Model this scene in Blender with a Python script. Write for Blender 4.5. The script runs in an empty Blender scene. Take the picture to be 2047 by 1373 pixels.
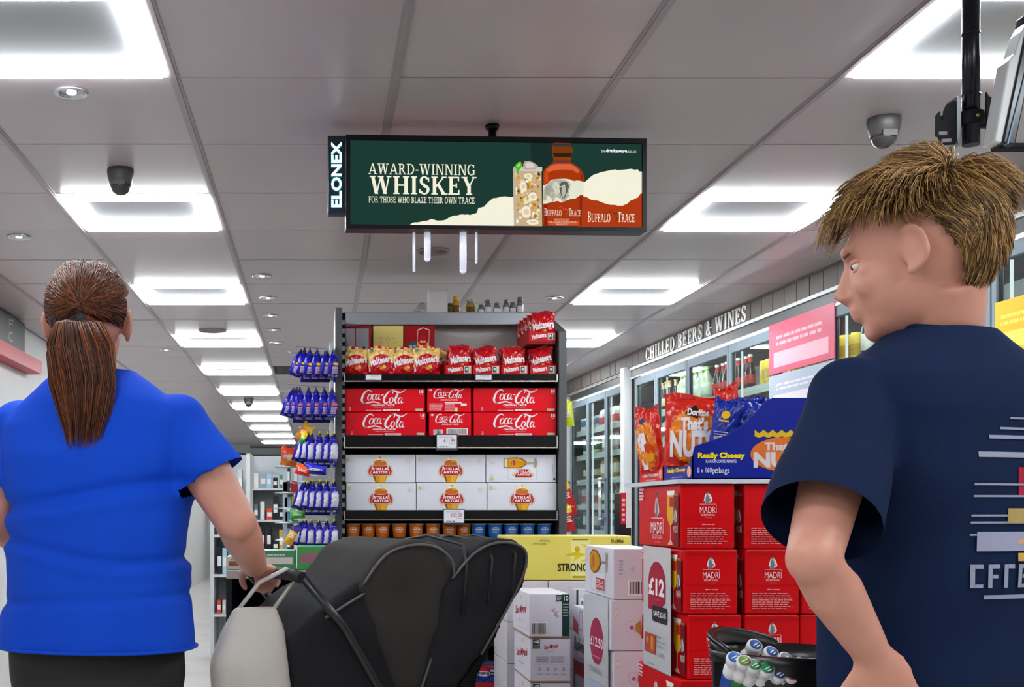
import bpy, bmesh, math, random
from math import sin, cos, pi, radians, sqrt, atan2
from mathutils import Vector, Matrix
random.seed(7)
C = bpy.context.scene.collection
sc = bpy.context.scene
F = 2430.0          # focal length in pixels of the 2047-wide photograph
CH = 1.15           # camera height
HC = 1.176          # ceiling height above the camera
CEIL = CH + HC
WS = bpy.data.scenes.new('work')       # scratch scene for evaluating text and remeshed shapes, removed at the end
def evaluated(o):
    WS.collection.objects.link(o); vl = WS.view_layers[0]; vl.update(); dg = vl.depsgraph; dg.update()
    me = bpy.data.meshes.new_from_object(o.evaluated_get(dg)); return me

# ---------------------------------------------------------------- camera, world, exposure
cam_d = bpy.data.cameras.new('camera'); cam = bpy.data.objects.new('camera', cam_d); C.objects.link(cam)
cam.location = (0, 0, CH); cam.rotation_euler = (pi / 2, 0, 0)
cam_d.sensor_width = 36; cam_d.sensor_fit = 'HORIZONTAL'; cam_d.lens = F / 2047 * 36
cam_d.shift_x = (1023.5 - 638) / 2047; cam_d.shift_y = (1020 - 686.5) / 2047
cam_d.clip_start = 0.05; cam_d.clip_end = 100
sc.camera = cam
w = bpy.data.worlds.new('world'); sc.world = w; w.use_nodes = True
bg = w.node_tree.nodes['Background']; bg.inputs[0].default_value = (0.93, 0.96, 1.0, 1); bg.inputs[1].default_value = 0.30
sc.view_settings.view_transform = 'Standard'; sc.view_settings.look = 'None'
sc.view_settings.exposure = 0.0; sc.view_settings.gamma = 1.0; sc.view_settings.use_curve_mapping = False
PANEL_L = 62.0      # radiance of the LED strips

# ---------------------------------------------------------------- materials
def lin(c):
    return c / 12.92 if c <= 0.04045 else ((c + 0.055) / 1.055) ** 2.4
def rgb(h):
    h = h.lstrip('#'); return tuple(lin(int(h[i:i + 2], 16) / 255) for i in (0, 2, 4)) + (1,)
_M = {}
def mat(name, col='#808080', rough=0.5, metal=0.0, noise=0.0, scale=8.0, bump=0.0, bscale=40.0, spec=0.5,
        emit=None, es=1.0, coat=0.0, col2=None, stretch=None, sheen=0.0):
    if name in _M: return _M[name]
    m = bpy.data.materials.new(name); _M[name] = m; m.use_nodes = True
    nt = m.node_tree; b = nt.nodes['Principled BSDF']
    c = rgb(col) if isinstance(col, str) else col
    b.inputs['Base Color'].default_value = c
    b.inputs['Roughness'].default_value = rough; b.inputs['Metallic'].default_value = metal
    b.inputs['Specular IOR Level'].default_value = spec
    b.inputs['Coat Weight'].default_value = coat; b.inputs['Coat Roughness'].default_value = 0.15
    b.inputs['Sheen Weight'].default_value = sheen
    if emit:
        b.inputs['Emission Color'].default_value = rgb(emit); b.inputs['Emission Strength'].default_value = es
    if noise or bump or col2:
        tc = nt.nodes.new('ShaderNodeTexCoord'); mp = nt.nodes.new('ShaderNodeMapping')
        nt.links.new(tc.outputs['Object'], mp.inputs[0])
        if stretch: mp.inputs['Scale'].default_value = stretch
        n = nt.nodes.new('ShaderNodeTexNoise'); n.inputs['Scale'].default_value = scale; n.inputs['Detail'].default_value = 4
        nt.links.new(mp.outputs[0], n.inputs['Vector'])
        if noise or col2:
            r = nt.nodes.new('ShaderNodeValToRGB')
            r.color_ramp.elements[0].position = 0.3; r.color_ramp.elements[1].position = 0.7
            if col2:
                r.color_ramp.elements[0].color = c; r.color_ramp.elements[1].color = rgb(col2)
            else:
                r.color_ramp.elements[0].color = tuple(x * (1 - noise) for x in c[:3]) + (1,)
                r.color_ramp.elements[1].color = tuple(min(1, x * (1 + noise)) for x in c[:3]) + (1,)
            nt.links.new(n.outputs[0], r.inputs[0]); nt.links.new(r.outputs[0], b.inputs['Base Color'])
        if bump:
            n2 = nt.nodes.new('ShaderNodeTexNoise'); n2.inputs['Scale'].default_value = bscale; n2.inputs['Detail'].default_value = 3
            nt.links.new(mp.outputs[0], n2.inputs['Vector'])
            bp = nt.nodes.new('ShaderNodeBump'); bp.inputs['Strength'].default_value = bump; bp.inputs['Distance'].default_value = 0.01
            nt.links.new(n2.outputs[0], bp.inputs['Height']); nt.links.new(bp.outputs[0], b.inputs['Normal'])
    return m
def emis(name, col, s=1.0):
    if name in _M: return _M[name]
    m = bpy.data.materials.new(name); _M[name] = m; m.use_nodes = True; nt = m.node_tree; nt.nodes.clear()
    e = nt.nodes.new('ShaderNodeEmission'); o = nt.nodes.new('ShaderNodeOutputMaterial')
    e.inputs[0].default_value = rgb(col); e.inputs[1].default_value = s; nt.links.new(e.outputs[0], o.inputs[0])
    return m
def glass_mat(name, tint='#e6f2ee', gloss=0.12, rough=0.02):
    if name in _M: return _M[name]
    m = bpy.data.materials.new(name); _M[name] = m; m.use_nodes = True; nt = m.node_tree; nt.nodes.clear()
    t = nt.nodes.new('ShaderNodeBsdfTransparent'); t.inputs[0].default_value = rgb(tint)
    g = nt.nodes.new('ShaderNodeBsdfGlossy'); g.inputs['Roughness'].default_value = rough
    lw = nt.nodes.new('ShaderNodeLayerWeight'); lw.inputs[0].default_value = 0.5
    pw = nt.nodes.new('ShaderNodeMath'); pw.operation = 'POWER'; pw.inputs[1].default_value = 4.0
    ml = nt.nodes.new('ShaderNodeMath'); ml.operation = 'MULTIPLY_ADD'; ml.inputs[1].default_value = 0.38; ml.inputs[2].default_value = gloss * .3
    nt.links.new(lw.outputs['Facing'], pw.inputs[0]); nt.links.new(pw.outputs[0], ml.inputs[0])
    mx = nt.nodes.new('ShaderNodeMixShader'); o = nt.nodes.new('ShaderNodeOutputMaterial')
    nt.links.new(ml.outputs[0], mx.inputs[0]); nt.links.new(t.outputs[0], mx.inputs[1]); nt.links.new(g.outputs[0], mx.inputs[2])
    nt.links.new(mx.outputs[0], o.inputs[0]); return m
def card(h, rough=0.4): return mat('card_' + h, h, rough, bump=0.05, bscale=25, noise=0.02, spec=0.16)
def ink(h): return mat('ink_' + h, h, 0.42, spec=0.16)
def foil(h): return mat('foil_' + h, h, 0.24, bump=0.3, bscale=16, noise=0.05, spec=0.45)
def plastic(h, r=0.35): return mat('plastic_%s_%s' % (h, r), h, r)
def steel(h='#b9bcc0', r=0.3): return mat('steel_%s_%s' % (h, r), h, r, metal=0.9)

# ---------------------------------------------------------------- objects
ORG = {}            # world origin of every root built here (all built unrotated)
def tag(o, label=None, cat=None, group=None, kind=None):
    if label: o['label'] = label
    if cat: o['category'] = cat
    if group: o['group'] = group
    if kind: o['kind'] = kind
    return o
def thing(name, label, cat, loc=(0, 0, 0), group=None, kind=None):
    o = bpy.data.objects.new(name, None); C.objects.link(o); o.empty_display_size = 0.05
    o.location = loc; ORG[o.name] = Vector(loc)
    return tag(o, label, cat, group, kind)
def worg(p):
    return ORG.get(p.name, Vector((0, 0, 0))) if p else Vector((0, 0, 0))
def link(name, me, parent=None, loc=None, world=True):
    o = bpy.data.objects.new(name, me); C.objects.link(o)
    loc = Vector(loc) if loc is not None else None
    if parent:
        o.parent = parent
        o.location = (loc - worg(parent)) if loc is not None else (0, 0, 0)
        ORG[o.name] = loc if loc is not None else worg(parent).copy()
    else:
        o.location = loc if loc is not None else (0, 0, 0); ORG[o.name] = Vector(o.location)
    return o
def dup(o, loc=None, rot=None, label=None, group=None, parent=None):
    c = o.copy(); C.objects.link(c); c.parent = parent
    if loc is not None: c.location = loc
    if rot is not None: c.rotation_euler = rot
    if label: c['label'] = label
    if group: c['group'] = group
    if parent is None: ORG[c.name] = Vector(c.location)
    for ch in o.children: dup(ch, parent=c)
    return c
class MB:
    """collects geometry in world coordinates"""
    def __init__(s): s.v = []; s.f = []; s.m = []; s.mats = []; s.sm = []
    def mi(s, m):
        if m not in s.mats: s.mats.append(m)
        return s.mats.index(m)
    def add(s, vs, fs, m, smooth=False):
        b = len(s.v); s.v += [Vector(v) for v in vs]; k = s.mi(m)
        for f in fs: s.f.append([i + b for i in f]); s.m.append(k); s.sm.append(smooth)
        return s
    def box(s, x0, x1, y0, y1, z0, z1, m, M=None):
        vs = [Vector((x, y, z)) for z in (z0, z1) for y in (y0, y1) for x in (x0, x1)]
        if M: vs = [M @ v for v in vs]
        return s.add(vs, [(0, 2, 3, 1), (4, 5, 7, 6), (0, 1, 5, 4), (2, 6, 7, 3), (0, 4, 6, 2), (1, 3, 7, 5)], m)
    def tube(s, pts, rad, m, n=10, smooth=True, cap=True):
        pts = [Vector(p) for p in pts]; rad = rad if isinstance(rad, (list, tuple)) else [rad] * len(pts)
        vs = []; fs = []; up = None
        for i, p in enumerate(pts):
            d = (pts[min(i + 1, len(pts) - 1)] - pts[max(i - 1, 0)]).normalized()
            if up is None: up = Vector((0, 0, 1)) if abs(d.z) < 0.9 else Vector((1, 0, 0))
            a = (up - d * up.dot(d)).normalized(); b = d.cross(a); up = a
            for k in range(n):
                t = 2 * pi * k / n; vs.append(p + (a * cos(t) + b * sin(t)) * rad[i])
        for i in range(len(pts) - 1):
            for k in range(n):
                fs.append((i * n + k, i * n + (k + 1) % n, (i + 1) * n + (k + 1) % n, (i + 1) * n + k))
        s.add(vs, fs, m, smooth)
        if cap:
            b0 = len(s.v) - len(vs); s.f.append([b0 + k for k in range(n)][::-1]); s.f.append([b0 + (len(pts) - 1) * n + k for k in range(n)])
            s.m += [s.mi(m)] * 2; s.sm += [False] * 2
        return s
    def lathe(s, prof, c, m, n=20, M=None, smooth=True):
        """prof: (r, z) from bottom to top, m a material or one per segment"""
        c = Vector(c); vs = []
        for r, z in prof:
            for k in range(n):
                t = 2 * pi * k / n; p = Vector((r * cos(t), r * sin(t), z)); vs.append(c + (M @ p if M else p))
        b = len(s.v); s.v += vs
        for i in range(len(prof) - 1):
            mm = m[i] if isinstance(m, (list, tuple)) else m; q = s.mi(mm)
            for k in range(n):
                s.f.append([b + i * n + k, b + i * n + (k + 1) % n, b + (i + 1) * n + (k + 1) % n, b + (i + 1) * n + k]); s.m.append(q); s.sm.append(smooth)
        for i in (0, len(prof) - 1):
            if prof[i][0] > 1e-5:
                f = [b + i * n + k for k in range(n)]; s.f.append(f if i else f[::-1])
                mm = (m[0] if i == 0 else m[-1]) if isinstance(m, (list, tuple)) else m
                s.m.append(s.mi(mm)); s.sm.append(False)
        return s
    def ell(s, c, r, m, M=None, nu=20, nv=14):
        c = Vector(c); vs = []; fs = []
        for j in range(1, nv):
            ph = pi * j / nv
            for i in range(nu):
                t = 2 * pi * i / nu; p = Vector((r[0] * sin(ph) * cos(t), r[1] * sin(ph) * sin(t), r[2] * cos(ph)))
                vs.append(c + (M @ p if M else p))
        a = Vector((0, 0, r[2])); vs.append(c + (M @ a if M else a)); vs.append(c - (M @ a if M else a)); T = len(vs) - 2
        for j in range(nv - 2):
            for i in range(nu): fs.append((j * nu + i, (j + 1) * nu + i, (j + 1) * nu + (i + 1) % nu, j * nu + (i + 1) % nu))
        for i in range(nu):
            fs.append((T, i, (i + 1) % nu)); fs.append((T + 1, (nv - 2) * nu + (i + 1) % nu, (nv - 2) * nu + i))
        return s.add(vs, fs, m, True)
    def loft(s, rings, m, n=28, cap=True, smooth=True):
        """rings: (center, rx, ry, rotz) or with an explicit exponent for squarish sections"""
        vs = []; fs = []
        for R in rings:
            c, rx, ry, rz = R[:4]; e = R[4] if len(R) > 4 else 1.0; tilt = R[5] if len(R) > 5 else None
            for k in range(n):
                t = 2 * pi * k / n; x = rx * math.copysign(abs(cos(t)) ** e, cos(t)); y = ry * math.copysign(abs(sin(t)) ** e, sin(t))
                p = Vector((x * cos(rz) - y * sin(rz), x * sin(rz) + y * cos(rz), 0))
                if tilt: p = tilt @ p
                vs.append(Vector(c) + p)
        for i in range(len(rings) - 1):
            for k in range(n): fs.append((i * n + k, i * n + (k + 1) % n, (i + 1) * n + (k + 1) % n, (i + 1) * n + k))
        s.add(vs, fs, m, smooth)
        if cap:
            b0 = len(s.v) - len(vs); q = s.mi(m); s.f.append([b0 + k for k in range(n)][::-1]); s.f.append([b0 + (len(rings) - 1) * n + k for k in range(n)]); s.m += [q, q]; s.sm += [True, True]
        return s
    def prism(s, poly, axis, a0, a1, m):
        """poly: list of 2-D points in the plane across the axis ('x': (y,z), 'y': (x,z), 'z': (x,y))"""
        def P(p, a): return {'x': (a, p[0], p[1]), 'y': (p[0], a, p[1]), 'z': (p[0], p[1], a)}[axis]
        n = len(poly); vs = [P(p, a0) for p in poly] + [P(p, a1) for p in poly]
        fs = [list(range(n)), list(range(n, 2 * n))[::-1]] + [(i, i + n, (i + 1) % n + n, (i + 1) % n) for i in range(n)]
        return s.add(vs, fs, m)
    def mesh(s, name, org=None):
        me = bpy.data.meshes.new(name); o = Vector(org) if org is not None else Vector((0, 0, 0))
        me.from_pydata([tuple(v - o) for v in s.v], [], s.f)
        for m in s.mats: me.materials.append(m)
        me.polygons.foreach_set('material_index', s.m); me.polygons.foreach_set('use_smooth', s.sm)
        me.update(); return me
    def build(s, name, parent=None, loc=None, label=None, cat=None, group=None, kind=None, bevel=0, fix=False):
        if loc is None: loc = worg(parent) if parent else s.base()
        loc = Vector(loc); me = s.mesh(name, loc)
        if fix:
            bm = bmesh.new(); bm.from_mesh(me); bmesh.ops.recalc_face_normals(bm, faces=bm.faces); bm.to_mesh(me); bm.free()
        o = link(name, me, parent, loc)
        if bevel:
            b = o.modifiers.new('bevel', 'BEVEL'); b.width = bevel; b.segments = 2; b.limit_method = 'ANGLE'; b.angle_limit = radians(50)
        return tag(o, label, cat, group, kind)
    def base(s):
        xs = [v.x for v in s.v]; ys = [v.y for v in s.v]
        return Vector(((min(xs) + max(xs)) / 2, (min(ys) + max(ys)) / 2, min(v.z for v in s.v)))
def P(x, y, z):     # the point at depth z seen at photograph pixel (x, y)
    return Vector(((x - 638) * z / F, z, CH + (1020 - y) * z / F))
def X_(x, z): return (x - 638) * z / F
def Z_(y, z): return CH + (1020 - y) * z / F
def remeshed(mb, name, vox=0.006, smooth=6, mats=None, disp=None, cuts=()):
    """union of overlapping closed shapes as one continuous surface"""
    o = bpy.data.objects.new('tmp', mb.mesh('tmp'))
    r = o.modifiers.new('r', 'REMESH'); r.mode = 'VOXEL'; r.voxel_size = vox; r.use_smooth_shade = True
    sm = o.modifiers.new('s', 'SMOOTH'); sm.iterations = smooth; sm.factor = 0.6
    me = evaluated(o); me.name = name
    bpy.data.objects.remove(o)
    me.materials.clear()
    for m in (mats or mb.mats[:1]): me.materials.append(m)
    if disp:
        nn = [(v.co.copy(), v.normal.copy()) for v in me.vertices]; out = []
        for co, n in nn: out += tuple(co + disp(co, n))
        me.vertices.foreach_set('co', out); me.update()
    if cuts:
        bm = bmesh.new(); bm.from_mesh(me)
        for cc in cuts:
            p, n, rad = cc[:3]; ok = cc[3] if len(cc) > 3 else (lambda v: True)
            p = Vector(p); n = Vector(n).normalized()
            near = [v for v in bm.verts if (v.co - p).length < rad and ok(v.co)]; ns = set(near)
            geom = near + [e for e in bm.edges if e.verts[0] in ns and e.verts[1] in ns] + [f for f in bm.faces if all(v in ns for v in f.verts)]
            bmesh.ops.bisect_plane(bm, geom=geom, plane_co=p, plane_no=n)
            bmesh.ops.delete(bm, geom=[v for v in bm.verts if (v.co - p).length < rad and (v.co - p).dot(n) > 1e-4 and ok(v.co)], context='VERTS')
        bm.to_mesh(me); bm.free()
    for p in me.polygons: p.use_smooth = True; p.material_index = 0
    return me

# ---------------------------------------------------------------- lettering
_T = {}
def text2d(s, bold=0.0, shear=0.0):
    """built-in font -> (verts, faces, bounds) in a unit frame"""
    k = (s, bold, shear)
    if k in _T: return _T[k]
    cu = bpy.data.curves.new('t', 'FONT'); cu.body = s; cu.size = 1; cu.offset = bold; cu.shear = shear; cu.resolution_u = 3; cu.dimensions = '2D'; cu.fill_mode = 'FRONT'
    o = bpy.data.objects.new('t', cu); me = evaluated(o)
    vs = [(v.co.x, v.co.y) for v in me.vertices]; fs = [list(p.vertices) for p in me.polygons]
    bpy.data.objects.remove(o); bpy.data.curves.remove(cu); bpy.data.meshes.remove(me)
    b = (min(v[0] for v in vs), max(v[0] for v in vs), min(v[1] for v in vs), max(v[1] for v in vs))
    _T[k] = (vs, fs, b); return _T[k]
def _ring(cx, cy, rx, ry, a0, a1, tx, ty, n=14):
    o = []; i = []
    for k in range(n + 1):
        a = radians(a0 + (a1 - a0) * k / n); o.append((cx + rx * cos(a), cy + ry * sin(a))); i.append((cx + (rx - tx) * cos(a), cy + (ry - ty) * sin(a)))
    return [[o[k], o[k + 1], i[k + 1], i[k]] for k in range(n)]
def _st(x, y0=0, y1=1, w=.17, x1=None):
    x1 = x if x1 is None else x1
    return [[(x - w / 2, y0), (x + w / 2, y0), (x1 + w / 2, y1), (x1 - w / 2, y1)]]
def _hb(x0, x1, y, h=.09): return [[(x0, y), (x1, y), (x1, y + h), (x0, y + h)]]
def serif_glyph(ch, K=.17, T=.08, S=.07):
    sf = lambda x, top, w=.36: _hb(x - w / 2, x + w / 2, 1 - S if top else 0, S)
    H = K * .55
    g = {
     'A': (.95, _st(.12, 0, 1, T * 1.2, .46) + _st(.8, 0, 1, K, .48) + _hb(.25, .68, .28, T) + sf(.12, 0, .28) + sf(.8, 0, .36)),
     'B': (.78, _st(.2, w=K) + _ring(.38, .75, .3, .25, -90, 90, K, T) + _ring(.38, .27, .35, .27, -90, 90, K, T) + _hb(.03, .4, 0, T) + _hb(.03, .4, 1 - T, T) + _hb(.2, .4, .48, T)),
     'C': (.85, _ring(.47, .5, .43, .52, 50, 310, K, T) + _st(.76, .66, .96, T) + _st(.76, .06, .24, T)),
     'D': (.92, _st(.2, w=K) + _ring(.38, .5, .48, .5, -90, 90, K, T) + _hb(.03, .4, 0, T) + _hb(.03, .4, 1 - T, T)),
     'E': (.74, _st(.2, w=K) + _hb(.03, .66, 0, T) + _hb(.03, .64, 1 - T, T) + _hb(.2, .52, .47, T) + _st(.64, 0, .26, T) + _st(.62, .76, 1, T) + _st(.5, .38, .64, T)),
     'F': (.7, _st(.2, w=K) + sf(.2, 0) + _hb(.03, .64, 1 - T, T) + _hb(.2, .52, .47, T) + _st(.62, .76, 1, T) + _st(.5, .38, .64, T)),
     'G': (.92, _ring(.47, .5, .43, .52, 50, 330, K, T) + _st(.76, .66, .96, T) + _st(.76, .05, .42, K) + sf(.76, 0, .01) + _hb(.6, .92, .4, S)),
     'H': (.96, _st(.2, w=K) + _st(.76, w=K) + _hb(.2, .76, .46, T) + sf(.2, 0) + sf(.2, 1) + sf(.76, 0) + sf(.76, 1)),
     'I': (.42, _st(.21, w=K) + sf(.21, 0) + sf(.21, 1)),
     'K': (.92, _st(.2, w=K) + _st(.28, .42, 1, T * 1.2, .74) + _st(.76, 0, .58, K, .4) + sf(.2, 0) + sf(.2, 1) + sf(.78, 0) + sf(.76, 1, .28)),
     'L': (.7, _st(.2, w=K) + sf(.2, 1) + _hb(.03, .66, 0, T) + _st(.63, 0, .28, T)),
     'M': (1.12, _st(.17, w=T) + _st(.56, .05, 1, K, .22) + _st(.56, .05, 1, T, .92) + _st(.93, w=K) + sf(.17, 0, .28) + sf(.93, 0) + sf(.15, 1, .24) + sf(.97, 1, .28)),
     'N': (.98, _st(.17, w=T) + _st(.78, 0, 1, K, .24) + _st(.82, w=T) + sf(.17, 0, .28) + sf(.15, 1, .26) + sf(.82, 1, .28)),
     'O': (.96, _ring(.48, .5, .44, .52, 0, 360, K, T, 28)),
     'P': (.76, _st(.2, w=K) + _ring(.38, .72, .33, .28, -90, 90, K, T) + _hb(.2, .4, .44, T) + _hb(.03, .4, 1 - T, T) + sf(.2, 0)),
     'R': (.88, _st(.2, w=K) + _ring(.38, .74, .3, .26, -90, 90, K, T) + _hb(.2, .4, .48, T) + _hb(.03, .4, 1 - T, T) + sf(.2, 0) + _st(.76, 0, .5, K, .44) + _hb(.68, .9, 0, S)),
     'S': (.68, _ring(.34, .745, .27, .27, 25, 265, H * 1.5, T) + _ring(.34, .27, .3, .28, -155, 85, H * 1.5, T) + _st(.58, .7, .94, T) + _st(.08, .06, .3, T) + _st(.42, .36, .62, H * 1.6, .26)),
     'T': (.8, _st(.4, w=K) + sf(.4, 0) + _hb(.05, .75, 1 - T, T) + _st(.08, .72, 1, T) + _st(.72, .72, 1, T)),
     'U': (.94, _st(.2, .3, 1, K) + _st(.76, .3, 1, T) + _ring(.48, .33, .36, .35, 180, 360, K * .8, T) + sf(.2, 1) + sf(.76, 1, .28)),
     'W': (1.3, _st(.4, 0, 1, K, .17) + _st(.4, 0, 1, T, .66) + _st(.9, 0, 1, K, .66) + _st(.9, 0, 1, T, 1.12) + sf(.17, 1, .34) + sf(.64, 1, .34) + sf(1.12, 1, .28)),
     'X': (.9, _st(.76, 0, 1, K, .2) + _st(.16, 0, 1, T, .72) + sf(.2, 1) + sf(.76, 0) + sf(.16, 0, .28) + sf(.72, 1, .28)),
     'Y': (.9, _st(.45, .42, 1, K, .18) + _st(.45, .42, 1, T, .74) + _st(.45, 0, .5, K) + sf(.45, 0) + sf(.18, 1) + sf(.74, 1, .28)),
     'Z': (.78, _hb(.08, .7, 0, T) + _hb(.08, .7, 1 - T, T) + _st(.16, 0, 1, K, .62) + _st(.68, 0, .28, T) + _st(.1, .74, 1, T)),
     '&': (.9, _ring(.38, .76, .2, .25, 0, 360, H * 1.3, T, 20) + _ring(.36, .27, .3, .28, 70, 350, K, T) + _st(.76, 0, .7, K, .28) + _hb(.62, .9, .44, T)),
     '-': (.42, _hb(.06, .36, .36, .1)), ' ': (.34, []), "'": (.2, _st(.1, .7, 1, .09)),
    }
    return g.get(ch, g['I'])
def serif2d(s, K=.17, gap=.05, T=.08, caps=None):
    x = 0; polys = []
    for i, ch in enumerate(s):
        k = 1.0 if (not caps or i in caps) else 0.8
        w, p = serif_glyph(ch, K, T)
        polys += [[(x + a * k, b * k) for a, b in q] for q in p]; x += w * k + gap
    vs = []; fs = []
    for q in polys: fs.append(list(range(len(vs), len(vs) + len(q)))); vs += q
    return vs, fs, (min(v[0] for v in vs), max(v[0] for v in vs), 0, 1)
def catmull(p, n=6):
    o = []; p = [p[0]] + list(p) + [p[-1]]
    for i in range(1, len(p) - 2):
        for k in range(n):
            t = k / n
            o.append(tuple(0.5 * ((2 * p[i][d]) + (-p[i - 1][d] + p[i + 1][d]) * t + (2 * p[i - 1][d] - 5 * p[i][d] + 4 * p[i + 1][d] - p[i + 2][d]) * t * t + (-p[i - 1][d] + 3 * p[i][d] - 3 * p[i + 1][d] + p[i + 2][d]) * t ** 3) for d in range(len(p[0]))))
    o.append(tuple(p[-2])); return o
def ribbon2d(strokes):
    """strokes: lists of (x, y, width)"""
    vs = []; fs = []
    for st in strokes:
        q = catmull(st); n = len(q); b = len(vs)
        for i, (x, y, wd) in enumerate(q):
            dx = q[min(i + 1, n - 1)][0] - q[max(i - 1, 0)][0]; dy = q[min(i + 1, n - 1)][1] - q[max(i - 1, 0)][1]; L = sqrt(dx * dx + dy * dy) or 1
            vs += [(x - dy / L * wd / 2, y + dx / L * wd / 2), (x + dy / L * wd / 2, y - dx / L * wd / 2)]
        for i in range(n - 1): fs.append([b + 2 * i, b + 2 * i + 1, b + 2 * i + 3, b + 2 * i + 2])
    return vs, fs, (min(v[0] for v in vs), max(v[0] for v in vs), min(v[1] for v in vs), max(v[1] for v in vs))
class Art:
    """flat print on a surface: o origin, u right, v up; warp lifts points onto a curved surface"""
    def __init__(s, o, u, v, warp=None, step=0.0004, mode=ink):
        s.o = Vector(o); s.u = Vector(u); s.v = Vector(v); s.n = s.u.cross(s.v); s.w = warp; s.step = step; s.k = 1; s.mb = MB(); s.mode = mode
    def pt(s, x, y): return s.o + s.u * x + s.v * y + s.n * (s.step * s.k + (s.w(x, y) if s.w else 0))
    def mesh2(s, vs, fs, col):
        s.k += .12
        m = s.mode(col) if isinstance(col, str) else col
        s.mb.add([s.pt(*p) for p in vs], fs, m); return s
    def up(s): s.k += 1; return s
    def poly(s, pts, col): return s.mesh2(pts, [list(range(len(pts)))], col)
    def rect(s, x0, y0, x1, y1, col): return s.poly([(x0, y0), (x1, y0), (x1, y1), (x0, y1)], col)
    def ell(s, cx, cy, rx, ry, col, n=20, a0=0, a1=360):
        return s.poly([(cx + rx * cos(radians(a0 + (a1 - a0) * k / n)), cy + ry * sin(radians(a0 + (a1 - a0) * k / n))) for k in range(n)], col)
    def fit(s, g, x0, y0, x1, y1, col, rot=0.0, keep=False, arc=0.0):
        vs, fs, b = g; W = b[1] - b[0]; H = b[3] - b[2]; kx = (x1 - x0) / W; ky = (y1 - y0) / H
        if keep: kx = ky = min(kx, ky)
        out = []; cx, cy = (x0 + x1) / 2, (y0 + y1) / 2
        for a, c in vs:
            x = (a - b[0] - W / 2) * kx; y = (c - b[2] - H / 2) * ky
            if arc: y -= arc * (x / ((x1 - x0) / 2)) ** 2
            if rot: x, y = x * cos(rot) - y * sin(rot), x * sin(rot) + y * cos(rot)
            out.append((cx + x, cy + y))
        return s.mesh2(out, fs, col)
    def text(s, t, x0, y0, x1, y1, col, bold=0.0, shear=0.0, **k): return s.fit(text2d(t, bold, shear), x0, y0, x1, y1, col, **k)
    def serif(s, t, x0, y0, x1, y1, col, K=.17, caps=None, T=.08, **k): return s.fit(serif2d(t, K, caps=caps, T=T), x0, y0, x1, y1, col, **k)
    def lines(s, x0, y0, x1, y1, n, col, fill=.5, seed=1):
        r = random.Random(seed); h = (y1 - y0) / n; k0 = s.k
        for i in range(n):
            a = x0; e = x1 - (x1 - x0) * r.random() * .18; y = y1 - (i + 1) * h
            while a < e:
                w_ = (x1 - x0) * r.uniform(.05, .16); s.rect(a, y, min(a + w_, e), y + h * fill, col); a += w_ + (x1 - x0) * .025
            s.k = k0
        return s
    def bars(s, x0, y0, x1, y1, n=22, seed=3):
        s.rect(x0, y0, x1, y1, '#f2f2f2'); s.up(); r = random.Random(seed); m = (x1 - x0) * .06; a = x0 + m; p = (x1 - x0 - 2 * m) / n
        k0 = s.k
        for i in range(n): s.rect(a + i * p, y0 + (y1 - y0) * .12, a + i * p + p * r.uniform(.25, .7), y1 - (y1 - y0) * .08, '#1d1d20'); s.k = k0
        return s
    def build(s, name, parent, **k): return s.mb.build(name, parent, **k)
def front(x, y, z): return Art((x, y, z), (1, 0, 0), (0, 0, 1))
def leftside(x, y, z): return Art((x, y, z), (0, -1, 0), (0, 0, 1))    # origin at the FAR lower corner

# ================================================================ the room
T = 0.6
M_tile = mat('ceiling_vinyl', '#b3a7aa', 0.32, noise=0.04, scale=1.6, bump=0.02, bscale=3, spec=0.45)
M_bar = mat('ceiling_bar', '#9a9093', 0.4)
M_gap = mat('ceiling_gap', '#2a2626', 0.9)
M_led = emis('led_strip', '#f6fbff', PANEL_L)
XL = [-0.392 + T * k for k in range(-3, 5)]        # ceiling bars (run away from the camera)
Z0 = 3.303                                          # one cross joint
x_left, x_right, y_end = -1.9, 2.9, 22.9
panel_rows = [Z0 - T + 1.8 * k for k in range(-3, 11)]
def is_panel(xa, ya): return (abs(xa + 0.992) < .05 or (abs(xa - 1.408) < .05 and ya < 10)) and any(abs(ya - p) < .05 for p in panel_rows)
b = MB(); b.box(x_left - .1, x_right + .2, -3.2, y_end + .1, CEIL + .03, CEIL + .1, M_gap)
ceiling = b.build('ceiling', kind='structure', loc=(0, 0, CEIL + .03))
xs = [-1.9, XL[0] + T - .01] if False else None
cols = [(-1.9, -1.592)] + [(-1.592 + T * k, -0.992 + T * k) for k in range(7)] + [(2.608, 2.9)]
me_cache = {}
rng = random.Random(5); far = MB()
kk = -10
while Z0 + kk * T < y_end:
    ya = Z0 + kk * T; kk += 1
    for (xa, xb) in cols:
        if is_panel(xa, ya): continue
        W_ = round(xb - xa, 3); dark = abs(xa + .392) < .05 and abs(ya - 9.903) < .05
        g = .0035; sag = rng.uniform(0, .002); D = min(T, y_end - ya)
        if ya > 15.5:
            far.box(xa + .012, xb - .012, ya + g, ya + D - g, CEIL, CEIL + .03, M_tile); continue
        key = (W_, D, dark)
        if key not in me_cache:
            t = MB(); t.box(.012, W_ - .012, g, D - g, 0, .03, mat('void_shade_tile', '#2b2d2f', .9) if dark else M_tile)  # closed tile; the shade of a ceiling void is put into its colour
            me = t.mesh('ceiling_tile'); me_cache[key] = me
        o = link('ceiling_tile', me_cache[key], ceiling, (xa, ya, CEIL - sag))
        if dark: o['label'] = 'ceiling tile coloured dark for the shade of an opening'
far.build('ceiling_tile_field', ceiling, kind='stuff')
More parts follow.
